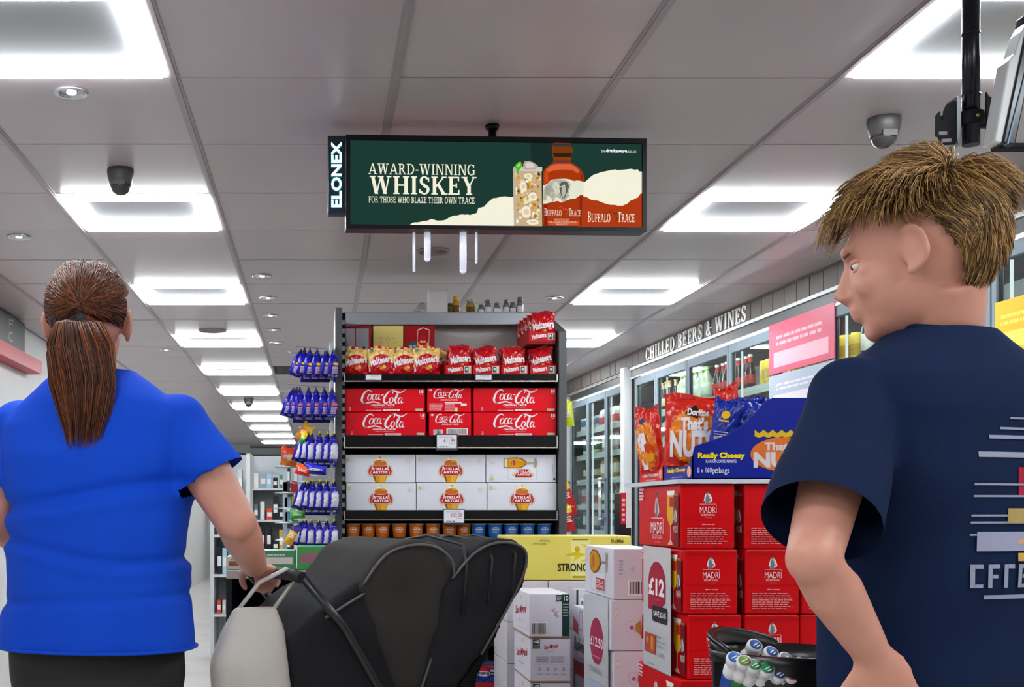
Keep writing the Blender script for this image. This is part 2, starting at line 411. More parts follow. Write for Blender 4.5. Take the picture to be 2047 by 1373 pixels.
for i in range(8):
    xa = -1.592 + T * i; t = MB()
    t.box(xa - .014, xa + .014, -3.2, y_end, CEIL - .004, CEIL + .03, M_bar); t.box(xa - .006, xa + .006, -3.2, y_end, CEIL - .0075, CEIL - .004, M_bar)
    t.build('ceiling_bar', ceiling, (xa, 0, CEIL))
# floor, walls
fm = mat('floor_tile', '#c9c6c1', 0.25, noise=.05, scale=3)
b = MB(); b.box(x_left - .1, x_right + .2, -3.2, y_end + .1, -.06, 0, fm); floor = b.build('floor', kind='structure', loc=(0, 0, 0))
wm = mat('wall_paint', '#c9c9c8', 0.7, noise=.03)
b = MB(); b.box(x_left - .1, x_left, -3.2, y_end, 0, CEIL + .1, wm); b.build('wall_left', kind='structure')
b = MB(); b.box(x_left - .1, x_right + .2, -3.3, -3.2, 0, CEIL + .1, mat('wall_added_dim', '#5c5652', .8, noise=.1)); b.build('wall_added_front', kind='structure')  # unseen wall added behind the camera to cut world fill and pale reflections
b = MB(); b.box(x_left - .1, x_right + .2, y_end, y_end + .1, 0, CEIL + .1, wm); b.build('wall_back', kind='structure')
b = MB(); b.box(x_right + .1, x_right + .2, -3.2, y_end, 0, CEIL + .1, wm); b.build('wall_right', kind='structure')

# LED panels: bright proud frame round a recessed grey diffuser
def led_panel():
    root = thing('led_panel', 'x', 'light', (0, 0, 0)); b = MB(); q = .044; h = .013
    for (x0, x1, y0, y1) in ((.03, .57, .03, .03 + q), (.03, .57, .57 - q, .57), (.03, .03 + q, .03 + q, .57 - q), (.57 - q, .57, .03 + q, .57 - q)):
        b.box(x0, x1, y0, y1, -h, 0, M_led)
    b.build('light_strip', root, (0, 0, 0))
    b = MB(); b.box(.03 + q, .57 - q, .03 + q, .57 - q, .001, .02, mat('panel_diffuser', '#747477', .35)); b.build('diffuser', root, (0, 0, 0))
    b = MB(); w1 = mat('panel_rim', '#c6c4c4', .4)
    for (x0, x1, y0, y1) in ((.012, .588, .004, .03), (.012, .588, .57, .596), (.012, .03, .03, .57), (.57, .588, .03, .57)): b.box(x0, x1, y0, y1, -.002, .02, w1)
    b.build('rim', root, (0, 0, 0)); return root
pp = led_panel(); first = True
ords = ['nearest', 'second nearest', 'third', 'fourth', 'fifth', 'sixth', 'seventh', 'eighth', 'ninth', 'tenth', 'eleventh', 'twelfth', 'thirteenth', 'fourteenth']
for side, xa in (('left', -.992), ('right', 1.408)):
    n = 0
    for ya in panel_rows:
        vis = ya > 2
        if side == 'right' and ya > 10: continue
        if vis: lab = 'square white frame-shaped ceiling light, %s in the %s-hand row' % (ords[n], side); n += 1
        else: lab = 'frame-shaped ceiling light over the photographer, %s row, %s' % (side, ['one before the frame', 'directly overhead', 'just behind', 'farthest back'][min(3, int((2 - ya) / 1.8))])
        if first: pp.location = (xa, ya, CEIL); pp['label'] = lab; pp['group'] = 'frame-shaped ceiling lights'; first = False
        else: dup(pp, (xa, ya, CEIL), label=lab)

# small recessed spotlights
def downlight():
    root = thing('spotlight', 'x', 'light', (0, 0, 0)); ch = steel('#c9cbce', .18)
    b = MB(); b.lathe([(.030, .004), (.033, -.006), (.046, -.010), (.050, -.004), (.050, .002)], (0, 0, 0), ch, 28); b.build('ring', root, (0, 0, 0))
    b = MB(); b.lathe([(.0, .0), (.012, -.001), (.030, .004)][::-1], (0, 0, 0), ch, 24); b.build('reflector', root, (0, 0, 0))
    b = MB(); b.ell((0, 0, -.002), (.014, .014, .006), emis('spot_led', '#f4f9ff', 9), nu=14, nv=8); b.build('bulb', root, (0, 0, 0)); return root
dl = downlight(); first = True
for (px, py, lab) in ((143, 183, 'round chrome ceiling spotlight just in front of the nearest left frame light'), (38, 472, 'round chrome spotlight at the left edge of the picture, left of the second frame light'),
    (524, 550, 'chrome ceiling spotlight nearest in the row left of the shelf end'), (536, 594, 'second chrome spotlight in the row left of the shelf end'),
    (541, 629, 'third chrome spotlight in the row left of the shelf end'), (547, 658, 'fourth chrome spotlight in the row left of the shelf end'),
    (553, 684, 'farthest chrome spotlight in the row, just above the hanging sweet bags'), (332, 698, 'small chrome spotlight beside the fourth left frame light, by the blue shirt'),
    (1108, 594, 'chrome ceiling spotlight above the right end of the shelf unit')):
    z = F * HC / (1020 - py); p = (X_(px, z), z, CEIL - .001)
    if first: dl.location = p; dl['label'] = lab; dl['group'] = 'chrome ceiling spotlights'; first = False
    else: dup(dl, p, label=lab)
# round vents / speakers
def vent(px, py, r, lab):
    z = F * HC / (1020 - py); p = Vector((X_(px, z), z, CEIL)); root = thing('ceiling_speaker', lab, 'speaker', p); m1 = mat('vent_grey', '#8b8385', .5)
    b = MB(); b.lathe([(r, .0), (r, -.006), (r * .9, -.012), (r * .82, -.008)], p, m1, 32); b.build('rim', root)
    b = MB()
    for k in range(5): b.lathe([(r * (.8 - k * .16), -.008), (r * (.8 - k * .16), -.011), (r * (.72 - k * .16), -.011), (r * (.72 - k * .16), -.008)], p, m1, 28)
    b.lathe([(r * .82, -.006), (0.001, -.006)], p, mat('vent_dark', '#6c6466', .6), 28); b.build('grille', root)
vent(866, 500, .074, 'round grey ceiling speaker grille below the hanging screen')
vent(425, 659, .094, 'round ceiling speaker grille between the left frame lights')
# dome cameras
def dome(px, py, r, lab):
    z = F * HC / (1020 - py); p = Vector((X_(px, z), z, CEIL)); root = thing('security_camera', lab, 'camera', p)
    m1 = plastic('#4c4a48', .4); m2 = plastic('#3a3836', .25)
    b = MB(); b.lathe([(r * 1.0, 0), (r * 1.04, -.012), (r * .98, -.03), (r * .86, -.052), (r * .8, -.056)], p, m1, 32); b.build('housing', root)
    b = MB(); b.lathe([(r * .8, -.054), (r * .76, -.066), (r * .6, -.080), (r * .3, -.089), (.0005, -.092)], p, m2, 28); b.build('dome', root)
    b = MB(); b.box(p.x - r * .45, p.x + r * .45, p.y - r * .9, p.y - r * .78, p.z - .062, p.z - .045, m1); b.build('lens_slot', root)
dome(241, 338, .045, 'dark grey dome camera on the ceiling above the second left frame light')
dome(1767, 236, .047, 'dark grey dome camera on the ceiling left of the black pole')
dome(497, 796, .05, 'small far dome camera low in the left row of ceiling lights')

# ================================================================ the hanging screen
zs = 3.66; yaw = radians(2.5)
SW, SH = .911, .278
ctr = P(993.5, 0, zs); top = Z_(273.5, zs); bot = Z_(460, zs); SH = top - bot
SM = Matrix.Translation((ctr.x, zs, bot)) @ Matrix.Rotation(yaw, 4, 'Z')
root = thing('hanging_screen', 'wide black-framed hanging screen showing a whiskey advert', 'screen', (ctr.x, zs, bot))
blk = mat('screen_casing', '#04060f', .35, spec=.25)
b = MB(); b.box(-SW / 2, SW / 2, .008, .06, 0, SH, blk, SM); b.box(-SW / 2 + .06, SW / 2 - .06, .06, .085, .03, SH - .03, blk, SM); b.build('casing', root, bevel=.002)
b = MB(); q = .0125
for (x0, x1, z0, z1) in ((-SW / 2, SW / 2, 0, q), (-SW / 2, SW / 2, SH - q - .002, SH), (-SW / 2, -SW / 2 + q, q, SH - q), (SW / 2 - q, SW / 2, q, SH - q)): b.box(x0, x1, -.004, .008, z0, z1, blk, SM)
b.build('bezel', root)
R3 = SM.to_3x3(); wS, hS = SW - 2 * q, SH - 2 * q - .002
scr = Art(SM @ Vector((-SW / 2 + q, .007, q)), R3 @ Vector((1, 0, 0)), R3 @ Vector((0, 0, 1)), step=.0003, mode=lambda h: emis('screen_' + h, h, 1.0))
def S(zx, zy):
    u = (zx - 172) / 1778; v = 1 - (zy - (178 + 17 * u)) / (510 + 2 * u); return (u * wS, v * hS)
def S2(x, y): return S((x / 6.823 + 1000 - 640) * 3.01, (y / 6.823 + 270 - 220) * 3.01)
scr.rect(0, 0, wS, hS, '#1d3b33'); scr.up()
for a, c in ((0, '#1c382f'),): pass
scr.poly([S(1270, 178 + 10), S(1400, 180 + 10), S(1400, 480), S(1270, 480)], '#183029'); scr.up()
cream = '#f5f1da'; rust = '#b03a15'
def torn(pts, amp, seed):
    r = random.Random(seed); o = []
    for i in range(len(pts) - 1):
        (x0, y0), (x1, y1) = pts[i], pts[i + 1]; n = max(1, int(abs(x1 - x0) / 14))
        for k in range(n): t = k / n; o.append((x0 + (x1 - x0) * t, y0 + (y1 - y0) * t + (r.uniform(-amp, amp) if k else 0)))
    return o + [pts[-1]]
L_ = torn([(530, 690), (548, 676), (640, 662), (665, 652), (700, 662), (740, 660), (790, 636), (850, 624), (900, 628), (940, 615), (950, 585), (985, 577), (1015, 545), (1040, 526), (1100, 516), (1160, 518), (1200, 520)], 2, 1)
scr.poly([S(x, y) for x, y in L_] + [S(1200, 698), S(530, 691)], cream)
R_ = torn([(1560, 440), (1590, 432), (1620, 410), (1650, 385), (1700, 366), (1750, 356), (1790, 350), (1800, 354), (1850, 350), (1885, 346), (1910, 352), (1925, 348), (1935, 362), (1951, 362)], 1.5, 2)
scr.poly([S(x, y) for x, y in R_] + [S(1951, 600), S(1560, 600)], cream); scr.up()
R2_ = torn([(1560, 512), (1590, 514), (1610, 518), (1640, 536), (1680, 540), (1720, 556), (1760, 566), (1830, 572), (1860, 560), (1880, 540), (1915, 525), (1925, 522), (1945, 494), (1951, 496)], 2, 3)
scr.poly([S(x, y) for x, y in R2_] + [S(1951, 707), S(1560, 703)], rust); scr.up()
def box_of(x0, y0, x1, y1): a = S(x0, y1); c = S(x1, y0); return a + c
scr.serif('AWARD-WINNING', *box_of(282, 323, 930, 381), cream, K=.15)
scr.serif('WHISKEY', *box_of(290, 398, 938, 500), cream, K=.2)
scr.serif('FOR THOSE WHO BLAZE THEIR OWN TRACE', *box_of(284, 522, 926, 553), cream, K=.15, T=.1)
scr.text('be', *box_of(1700, 228, 1726, 246), '#e8ece8', bold=-.005)
scr.text('drinkaware', *box_of(1730, 227, 1860, 246), '#ffffff', bold=.03)
scr.text('.co.uk', *box_of(1862, 229, 1917, 248), '#e8ece8', bold=-.005)
scr.serif('BUFFALO', *box_of(1618, 608, 1756, 670), cream, K=.16, caps=(0,))
scr.serif('TRACE', *box_of(1803, 610, 1905, 671), cream, K=.16, caps=(0,))
def head_outline(ox, oy, k, col):
    st = [[(0, 30, 2), (25, 10, 3), (50, 4, 3), (66, 14, 4)], [(66, 14, 6), (78, 20, 8), (86, 12, 5), (90, 4, 2)], [(90, 20, 2), (94, 34, 3), (86, 48, 4), (84, 60, 3), (76, 68, 2)]]
    vs, fs, _ = ribbon2d([[(ox + x * k, oy + y * k, w_ * k) for x, y, w_ in s_] for s_ in st]); scr.mesh2([S(*v) for v in vs], fs, col)
head_outline(1710, 602, 1.0, '#2c3a2c')
# the glass (left of the bottle)
scr.poly([S2(172, 440), S2(568, 440), S2(580, 1243), S2(188, 1240)], '#c9ad84'); scr.up()
rg = random.Random(11)
for _ in range(90):
    x = rg.uniform(195, 545); y = rg.uniform(510, 1215); r = rg.uniform(10, 42); n = rg.randint(5, 7); a0 = rg.random() * 6
    scr.poly([S2(min(572, max(178, x + r * cos(a0 + 6.28 * k / n) * rg.uniform(.5, 1))), min(1238, y + r * sin(a0 + 6.28 * k / n) * rg.uniform(.6, 1.2))) for k in range(n)], rg.choice(['#e9dfcc', '#f6f1e4', '#d69a2e', '#b47a1e', '#8d6a2c', '#dcc28e', '#f0e0b4', '#5a4417', '#e2c9a8']))
    if _ % 6 == 0: scr.up()
scr.up()
for (x, y, rx, ry) in ((310, 700, 60, 70), (440, 840, 70, 60), (350, 1050, 80, 85), (440, 1190, 100, 40), (380, 560, 70, 40)):
    scr.poly([S2(x + rx * cos(k * .7) * (.8 + .2 * (k % 2)), y + ry * sin(k * .7)) for k in range(9)], '#f3ead8'); scr.up(); scr.poly([S2(x + rx * .5 * cos(k * .9 + .4), y + ry * .5 * sin(k * .9 + .4)) for k in range(7)], '#ddcbaa')
scr.poly([S2(172, 430), S2(566, 432), S2(568, 492), S2(174, 490)], '#c5cfc9'); scr.poly([S2(172, 440), S2(196, 440), S2(212, 1240), S2(188, 1240)], '#b9b3a8'); scr.up()
scr.poly([S2(188, 430), S2(210, 390), S2(250, 362), S2(275, 366), S2(296, 420), S2(250, 480), S2(225, 560), S2(205, 460)], '#57b52a'); scr.up()
scr.poly([S2(215, 430), S2(245, 385), S2(268, 380), S2(250, 440)], '#a4dd6a')
scr.poly([S2(305, 400), S2(325, 358), S2(390, 352), S2(450, 375), S2(510, 420), S2(480, 470), S2(310, 470)], '#b9a79b'); scr.up()
scr.poly([S2(330, 400), S2(370, 368), S2(440, 388), S2(470, 440), S2(350, 450)], '#dbcfc8'); scr.up()
# the bottle
bt = [(578, 1243), (580, 520), (600, 470), (650, 420), (720, 378), (728, 320), (718, 290), (704, 240), (700, 190), (715, 150), (724, 104), (960, 108), (968, 150), (985, 190), (980, 250), (962, 300), (958, 350), (968, 378), (1040, 420), (1090, 460), (1130, 520), (1145, 580), (1140, 700), (1120, 1248)]
scr.poly([S2(*p) for p in bt], '#a8370f'); scr.up()
for pts, c in (([(720, 110), (965, 112), (966, 150), (718, 150)], '#2e3a33'), ([(720, 150), (972, 150), (980, 245), (706, 245)], '#7a3512'), ([(708, 245), (980, 245), (962, 300), (735, 300)], '#2b2212'),
               ([(740, 306), (955, 306), (950, 345), (735, 345)], '#8c3a12'), ([(735, 345), (955, 347), (962, 372), (722, 370)], '#56343a'),
               ([(610, 480), (680, 420), (760, 395), (960, 395), (1050, 450), (1085, 510), (1050, 520), (990, 480), (840, 470), (700, 490), (640, 520)], '#d8643f'),
               ([(596, 520), (640, 470), (650, 640), (596, 660)], '#cc4a1c'), ([(1100, 520), (1130, 560), (1128, 640), (1100, 620)], '#8c2a0c'),
               ([(590, 950), (640, 950), (640, 1240), (592, 1240)], '#8f1f10'), ([(1085, 850), (1120, 850), (1105, 1245), (1085, 1245)], '#7e2a10'), ([(650, 1180), (1080, 1180), (1080, 1244), (650, 1242)], '#c8531a')):
    scr.poly([S2(*p) for p in pts], c)
scr.up()
lb = torn([(580, 690), (640, 665), (700, 610), (760, 606), (860, 597), (940, 604), (1000, 628), (1080, 622), (1142, 645)], 5, 6)
lb2 = torn([(1135, 815), (1080, 830), (1030, 870), (940, 885), (860, 915), (820, 925), (780, 905), (700, 915), (640, 935), (580, 945)], 5, 7)
scr.poly([S2(*p) for p in lb + lb2], '#e4e6cf'); scr.up()
buf = [(582, 900), (584, 760), (600, 700), (650, 660), (700, 625), (760, 612), (840, 605), (900, 625), (940, 650), (962, 690), (945, 750), (920, 830), (890, 900), (850, 915), (820, 880), (790, 860), (745, 850), (735, 905), (700, 910), (690, 850), (640, 830), (620, 900)]
scr.poly([S2(*p) for p in buf], '#b3b2a2'); scr.up()
scr.poly([S2(*p) for p in [(720, 640), (780, 640), (790, 700), (810, 780), (760, 830), (730, 780), (705, 700)]], '#d3d2be')
scr.poly([S2(*p) for p in [(610, 720), (680, 680), (700, 760), (650, 820), (615, 800)]], '#a3a294')
scr.poly([S2(*p) for p in [(830, 640), (900, 640), (940, 690), (920, 760), (880, 860), (850, 880), (815, 790), (800, 700)]], '#5c5b51'); scr.up()
scr.poly([S2(*p) for p in [(840, 690), (880, 680), (890, 760), (870, 850), (850, 850), (830, 780)]], '#bab9a8')
vs, fs, _ = ribbon2d([[(775, 665, 8), (790, 700, 14), (815, 715, 12), (830, 700, 4)], [(925, 680, 4), (950, 700, 10), (955, 740, 8), (940, 760, 3)], [(700, 620, 3), (780, 608, 6), (870, 606, 6), (930, 640, 4)]])
scr.mesh2([S2(*v) for v in vs], fs, '#e8e8d8'); scr.up()
rb = random.Random(5); st_ = []
for _ in range(60):
    x = rb.uniform(600, 930); y = rb.uniform(650, 850); l_ = rb.uniform(18, 46); st_.append([(x, y, 3), (x + l_ * .3, y + l_ * .5, 5), (x + l_ * .35, y + l_, 2)])
vs, fs, _ = ribbon2d(st_[:30]); scr.mesh2([S2(*v) for v in vs], fs, '#7d7c70'); vs, fs, _ = ribbon2d(st_[30:]); scr.mesh2([S2(*v) for v in vs], fs, '#cdccba'); scr.up()
def b2(x0, y0, x1, y1): return S2(x0, y1) + S2(x1, y0)
scr.serif('BUFFALO', *b2(594, 1008, 830, 1112), '#f3e4d6', K=.15, caps=(0,)); scr.serif('TRACE', *b2(932, 1010, 1094, 1114), '#f3e4d6', K=.15, caps=(0,))
scr.serif('KENTUCKY', *b2(732, 1150, 944, 1172), '#f0c9b0'); scr.serif('STRAIGHT BOURBON', *b2(642, 1184, 1038, 1208), '#f0c9b0'); scr.serif('WHISKEY', *b2(746, 1218, 930, 1240), '#f0c9b0')
vs, fs, _ = ribbon2d([[(780, 1002, 3), (820, 988, 5), (850, 1006, 8), (880, 1024, 12), (905, 1016, 6)], [(905, 1030, 3), (915, 1060, 5), (900, 1080, 6), (890, 1112, 3)]])
scr.mesh2([S2(*v) for v in vs], fs, '#e05a35')
scr.build('display', root)
# ceiling pole
b = MB(); px_ = X_(989, zs); b.tube([(px_, zs + .05, CEIL), (px_, zs + .05, top - .05)], .0125, blk, 16); b.lathe([(.022, 0), (.022, -.012), (.013, -.02)], (px_, zs + .05, CEIL), blk, 20); b.box(px_ - .03, px_ + .03, zs + .03, zs + .1, top - .06, top - .0, blk); b.build('pole', root)
for (x, y1, wd, h) in ((829, 540, 5.5, 4), (856, 519, 13, 0), (928, 543, 14, 1), (954.5, 523, 5, 3)):
    r_ = wd * zs / F / 2; zb = Z_(y1, zs); xx = X_(x, zs); b = MB()
    b.tube([(xx, zs + .03, bot + .02), (xx, zs + .03, zb + r_)], r_, mat('rod_white_glow', '#e6e8f2', .25, emit='#dfe3f5', es=.35), 12); b.ell((xx, zs + .03, zb + r_), (r_, r_, r_), mat('rod_white_glow'), nu=12, nv=8)  # faint glow put into the rod material; the rods are no lamps
    b.build('white_rod', root)
# side sign
x0, x1 = X_(655, zs + .05), X_(692, zs + .05); z0, z1 = Z_(430, zs + .05), Z_(275, zs + .05)
sgn = thing('side_sign', 'narrow black box sign with glowing upright white letters left of the screen', 'sign', (x0, zs + .05, z0))
b = MB(); b.box(x0, x1, zs + .03, zs + .075, z0, z1, plastic('#041a26', .25)); b.build('sign_box', sgn, bevel=.003)
a = Art((x0, zs + .03, z0), (1, 0, 0), (0, 0, 1), step=.0006); W_ = x1 - x0; H_ = z1 - z0
a.mode = lambda h: emis('letter_and_halo_' + h, h, 1.0 if h == '#1c6f86' else 1.6)
vs, fs, bb = text2d('ELONEX', .05)
for col, grow in (('#1c6f86', 1), ('#e9fdff', 0)):  # wider teal copy paints a halo of glow around the white letters
    vs2, fs2, bb = text2d('ELONEX', .03 + .045 * grow); k = (H_ * .84) / (bb[1] - bb[0]); kx = W_ * .56 / (bb[3] - bb[2])
    if grow: k *= 1.02; kx *= 1.1
    a.mesh2([(W_ * .47 - (y - (bb[2] + bb[3]) / 2) * kx, H_ * .5 + (x - (bb[0] + bb[1]) / 2) * k) for x, y in vs2], fs2, col); a.up()
a.build('lettering', sgn)

# ================================================================ monitor mount at upper right
zm = 2.55; xm = X_(1941, zm); root = thing('monitor_mount', 'black and chrome ceiling pole with slotted brackets at upper right', 'bracket', (xm, zm, Z_(292, zm)))
chrome = mat('pole_black', '#26262b', .25, metal=.75); bk = mat('bracket_black', '#0b0c0f', .55, spec=.2)
rp = 16.5 * zm / F
b = MB(); zt = Z_(290, zm); b.tube([(xm, zm, zt), (xm, zm, CEIL)], rp, chrome, 28); b.build('pole', root)
b = MB()
for y in (68, 190): b.lathe([(rp, -.002), (rp + .0012, -.002), (rp + .0012, .002), (rp, .002)], (xm, zm, Z_(y, zm)), chrome, 28)
b.build('pole_joint', root)
b = MB(); zc = Z_(238, zm); b.lathe([(rp, -.014), (rp + .008, -.014), (rp + .008, .014), (rp, .014)], (xm, zm, zc), bk, 28)
b.box(xm - .055, xm + .06, zm - .006, zm + .02, zc - .014, zc + .012, bk); b.ell((xm, zm - rp - .009, zc), (.004, .003, .004), steel('#a08a50', .3), nu=10, nv=6); b.build('collar', root, bevel=.001)
def q(x, y): return (X_(x, zm), Z_(y, zm))
pl = [q(1867, 274), q(1867, 232), q(1873, 225), q(1876, 225), q(1876, 243), q(1880, 245), q(1882, 240), q(1883, 224), q(1888, 212), q(1900, 205), q(1907, 203), q(1907, 290), q(1879, 292), q(1874, 287), q(1873, 276)]
def slot_plate(dx, sgnx=1):
    b = MB(); P0 = [(xm + (x - xm) * sgnx + dx, z) for x, z in pl]; b.prism(P0, 'y', zm - .008, zm - .004, bk); return b
b = slot_plate(0); b.build('bracket_plate', root)
b = MB()
for (xa, ya, xb, yb) in ((1872, 269, 1888, 269), (1878, 284, 1896, 283)):
    A = P(xa, ya, zm); B = P(xb, yb, zm); b.tube([(A.x, zm - .0085, A.z), (B.x, zm - .0085, B.z)], .004, mat('slot_light', '#a79da3', .4), 10)
b.build('slot', root)
b = MB(); b.prism([q(1907, 196), q(1911, 196), q(1916, 206), q(1916, 290), q(1911, 295), q(1907, 280)], 'y', zm - .012, zm + .03, steel('#8f9498', .3)); b.build('side_plate', root, bevel=.001)
b = MB(); b.prism([q(1968, 186), q(1973, 195), q(1985, 198), q(1992, 208), q(1998, 200), q(2008, 195), q(2008, 280), q(1968, 280)], 'y', zm - .008, zm - .002, bk)
b.prism([q(1996, 190), q(2010, 186), q(2012, 202), q(1996, 206)], 'y', zm + .01, zm + .016, bk); b.build('bracket_plate', root)
# tilted monitor seen from its edge
mon = thing('tilted_monitor', 'dark tilted monitor seen edge-on beside the black pole at the right edge', 'monitor', P(2040, 285, 2.45))
b = MB(); zz = 2.45
def q2(x, y): return (X_(x, zz - .03), Z_(y, zz - .03))
b.prism([q2(2004, 285), q2(2060, 20), q2(2085, 25), q2(2030, 290)], 'y', zz - .03, zz + .02, mat('monitor_dark', '#0d1322', .2)); b.build('screen_panel', mon, bevel=.003)
b = MB(); b.prism([q2(1989, 282), q2(2018, 120), q2(2030, 105), q2(2045, 60), q2(2056, 40), q2(2004, 285)], 'y', zz - .028, zz + .018, mat('monitor_white', '#c4c6c6', .3)); b.build('back_shell', mon, bevel=.003)
b = MB(); b.prism([q2(2012, 287), q2(2052, 130), q2(2054, 130), q2(2015, 288)], 'y', zz - .033, zz - .02, mat('monitor_line', '#3c7890', .3)); b.build('trim', mon)
b = MB(); b.box(X_(1990, 2.45), X_(2070, 2.45), 2.44, 2.47, Z_(299, 2.45), Z_(287, 2.45), bk); b.build('lower_bar', mon, bevel=.003)

# ================================================================ chilled wall on the right
FA = Vector((2.543, 4.0, 0)); fa = math.atan(.036)
FM = Matrix.Translation(FA) @ Matrix.Rotation(fa, 4, 'Z')
def sy(z): return (z - 4.0) / cos(fa)
def hz(h): return CH + h
grey = mat('fridge_frame', '#7a8892', .6, spec=.2); dark = plastic('#1c1e20', .5); chr_ = steel('#d6d8da', .2)
def fthing(name, label, cat, s, **k): return thing(name, label, cat, FM @ Vector((0, s, 0)), **k)
RAIL = 1.048
b = MB(); b.box(-.02, .9, -6.5, 7.2, hz(RAIL), CEIL + .02, mat('bulkhead', '#8d837f', .55, noise=.06, scale=4), FM)
trim = b.build('trim_1', kind='structure', loc=FA)
b = MB(); s_ = -6.5; pm = mat('bulkhead_panel', '#544c47', .6, noise=.1, scale=5); rr = random.Random(2)
while s_ < 7.1:
    p_ = MB(); p_.box(-.03 + rr.uniform(-.002, .002), -.02, s_ + .004, s_ + .146, hz(RAIL + .012), CEIL - .012, pm, FM)
    p_.build('panel', trim, FM @ Vector((0, s_, hz(RAIL)))); s_ += .15
b = MB(); b.box(-.034, -.02, -6.5, 7.2, CEIL - .012, CEIL, mat('bulkhead_dark', '#57493f', .6), FM); b.build('top_strip', trim)
# end of the bulkhead and the wall beyond it
b = MB(); b.box(-.02, 1.2, 7.2, 19.5, 0, CEIL, wm, FM); b.build('wall_far_right', kind='structure', loc=FM @ Vector((0, 7.2, 0)))
# lettering
sl = thing('wall_sign_lettering', 'raised white slab letters of the chilled drinks sign on the right bulkhead', 'sign', FM @ Vector((-.03, 3.8, hz(RAIL))))
sA, sB = sy(8.71), sy(6.86)
txt = 'CHILLED BEERS & WINES'; vsA, fsA, bb = serif2d(txt, K=.19, T=.11, gap=.13); W_ = bb[1] - bb[0]; x = 0; lm = mat('sign_white', '#ecece8', .5)
for ch in txt:
    w_, pol = serif_glyph(ch, .19, .11)
    if pol:
        b = MB()
        for pg in pol:
            pts = []
            for (u, v) in pg:
                s_ = sA + (sB - sA) * (x + u) / W_; pts.append((s_, hz(RAIL) + .020 + v * .092))
            n = len(pts); vs = [FM @ Vector((-.032, p[0], p[1])) for p in pts] + [FM @ Vector((-.036, p[0], p[1])) for p in pts]
            b.add(vs, [list(range(n)), list(range(n, 2 * n))[::-1]] + [(i, i + n, (i + 1) % n + n, (i + 1) % n) for i in range(n)], lm)
        b.build('letter', sl, fix=True)
    x += w_ + .13
# fridge units
item_specs = []
def fridge(s0, s1, doors, label, proud):
    root = fthing('display_fridge', label, 'fridge', s0)
    f0 = -proud
    b = MB(); ht = hz(RAIL)
    b.box(f0, .75, s0, s1, ht - .06, ht - .005, dark, FM); b.box(.72, .75, s0, s1, .0, ht, plastic('#8a8f92', .6), FM); b.box(f0 + .02, .75, s0, s0 + .03, 0, ht, dark, FM); b.box(f0 + .02, .75, s1 - .03, s1, 0, ht, dark, FM); b.box(f0, .75, s0, s1, 0, .12, dark, FM)
    b.build('cabinet', root)
    b = MB(); b.box(f0 - .012, f0, s0, s1, ht - .006, ht + .012, plastic('#c4c6c6', .4), FM); b.build('top_rail', root)
    b = MB(); b.box(f0 - .012, f0, s0, s1, ht - .070, ht - .064, plastic('#c4c6c6', .4), FM); b.build('lower_rail', root)
    for h in LV:
        b = MB(); b.box(.06, .72, s0 + .03, s1 - .03, h - .02, h, plastic('#6b7074', .4), FM); b.box(.05, .06, s0 + .03, s1 - .03, h - .035, h + .012, plastic('#d8dadb', .4), FM); b.build('shelf', root)
    b = MB(); b.box(.03, .06, s0 + .05, s1 - .05, ht - .10, ht - .085, emis('fridge_led', '#f3fbff', 22), FM); b.build('tube_or_fill', root)
    for i, (a0, a1) in enumerate(doors):
        b = MB(); b.box(.035, .045, a0 - .004, a0 + .004, .3, ht - .12, emis('fridge_fill_side', '#f3fbff', 1.3), FM); b.build('tube_or_fill', root)  # fill strip added at each door to brighten the shelves, no real tube
        d = MB(); t0, t1 = f0 - .01, f0 + .02; st = .035; zt = ht - .08
        d.box(t0, t1, a0 + .004, a0 + st, .14, zt, grey, FM); d.box(t0, t1, a1 - st, a1 - .004, .14, zt, grey, FM); d.box(t0, t1, a0 + st, a1 - st, zt - .055, zt, grey, FM); d.box(t0, t1, a0 + st, a1 - st, .14, .24, grey, FM)
        do = d.build('door', root, bevel=.003)
        g = MB(); g.box(f0 + .004, f0 + .009, a0 + st, a1 - st, .24, zt - .055, glass_mat('fridge_glass', '#eef6f3', .30), FM); g.build('pane', do)
        g = MB(); g.box(f0 + .0, f0 + .012, a0 + st, a0 + st + .008, .24, zt - .055, dark, FM); g.box(f0 + .0, f0 + .012, a1 - st - .008, a1 - st, .24, zt - .055, dark, FM); g.build('gasket', do)
        hs = a1 - st / 2 if i % 2 == 0 else a0 + st / 2
        g = MB(); hx = f0 - .055; c1 = FM @ Vector((hx, hs, .0)); zh0, zh1 = CH - .065, CH + .25
        def W(t, s, z): return FM @ Vector((t, s, z))
        g.tube([W(hx, hs, zh0), W(hx, hs, zh1)], .009, chr_, 12); g.tube([W(f0 - .005, hs, zh1), W(hx, hs, zh1 + .004), W(hx - .012, hs, zh1 - .006)], .013, chr_, 10); g.tube([W(f0 - .005, hs, zh0), W(hx, hs, zh0 - .004), W(hx - .012, hs, zh0 + .006)], .013, chr_, 10)
        g.build('handle', do)
        item_specs.append((a0, a1))
    return root
LV = [hz(-.42), hz(-.18), hz(.04), hz(.26), hz(.48), hz(.70)]
bn = [sy(z) for z in (3.9, 4.5, 5.15, 5.8, 6.46, 7.1, 7.82, 8.46, 8.95)]
fridge(sy(3.85), sy(9.08), list(zip(bn[:-1], bn[1:])), 'near glass-door drinks fridge under the raised wall lettering', .03)
bf = [sy(z) for z in (9.32, 9.86, 10.44, 11.05)]
fridge(sy(9.27), sy(11.08), list(zip(bf[:-1], bf[1:])), 'far three-door drinks fridge beyond the white upright post', 0.0)
pb = MB(); s_ = sy(9.2); pb.box(-.07, .0, s_ - .055, s_ + .03, 0, hz(RAIL) + .03, mat('post_white', '#d9dcde', .3), FM)
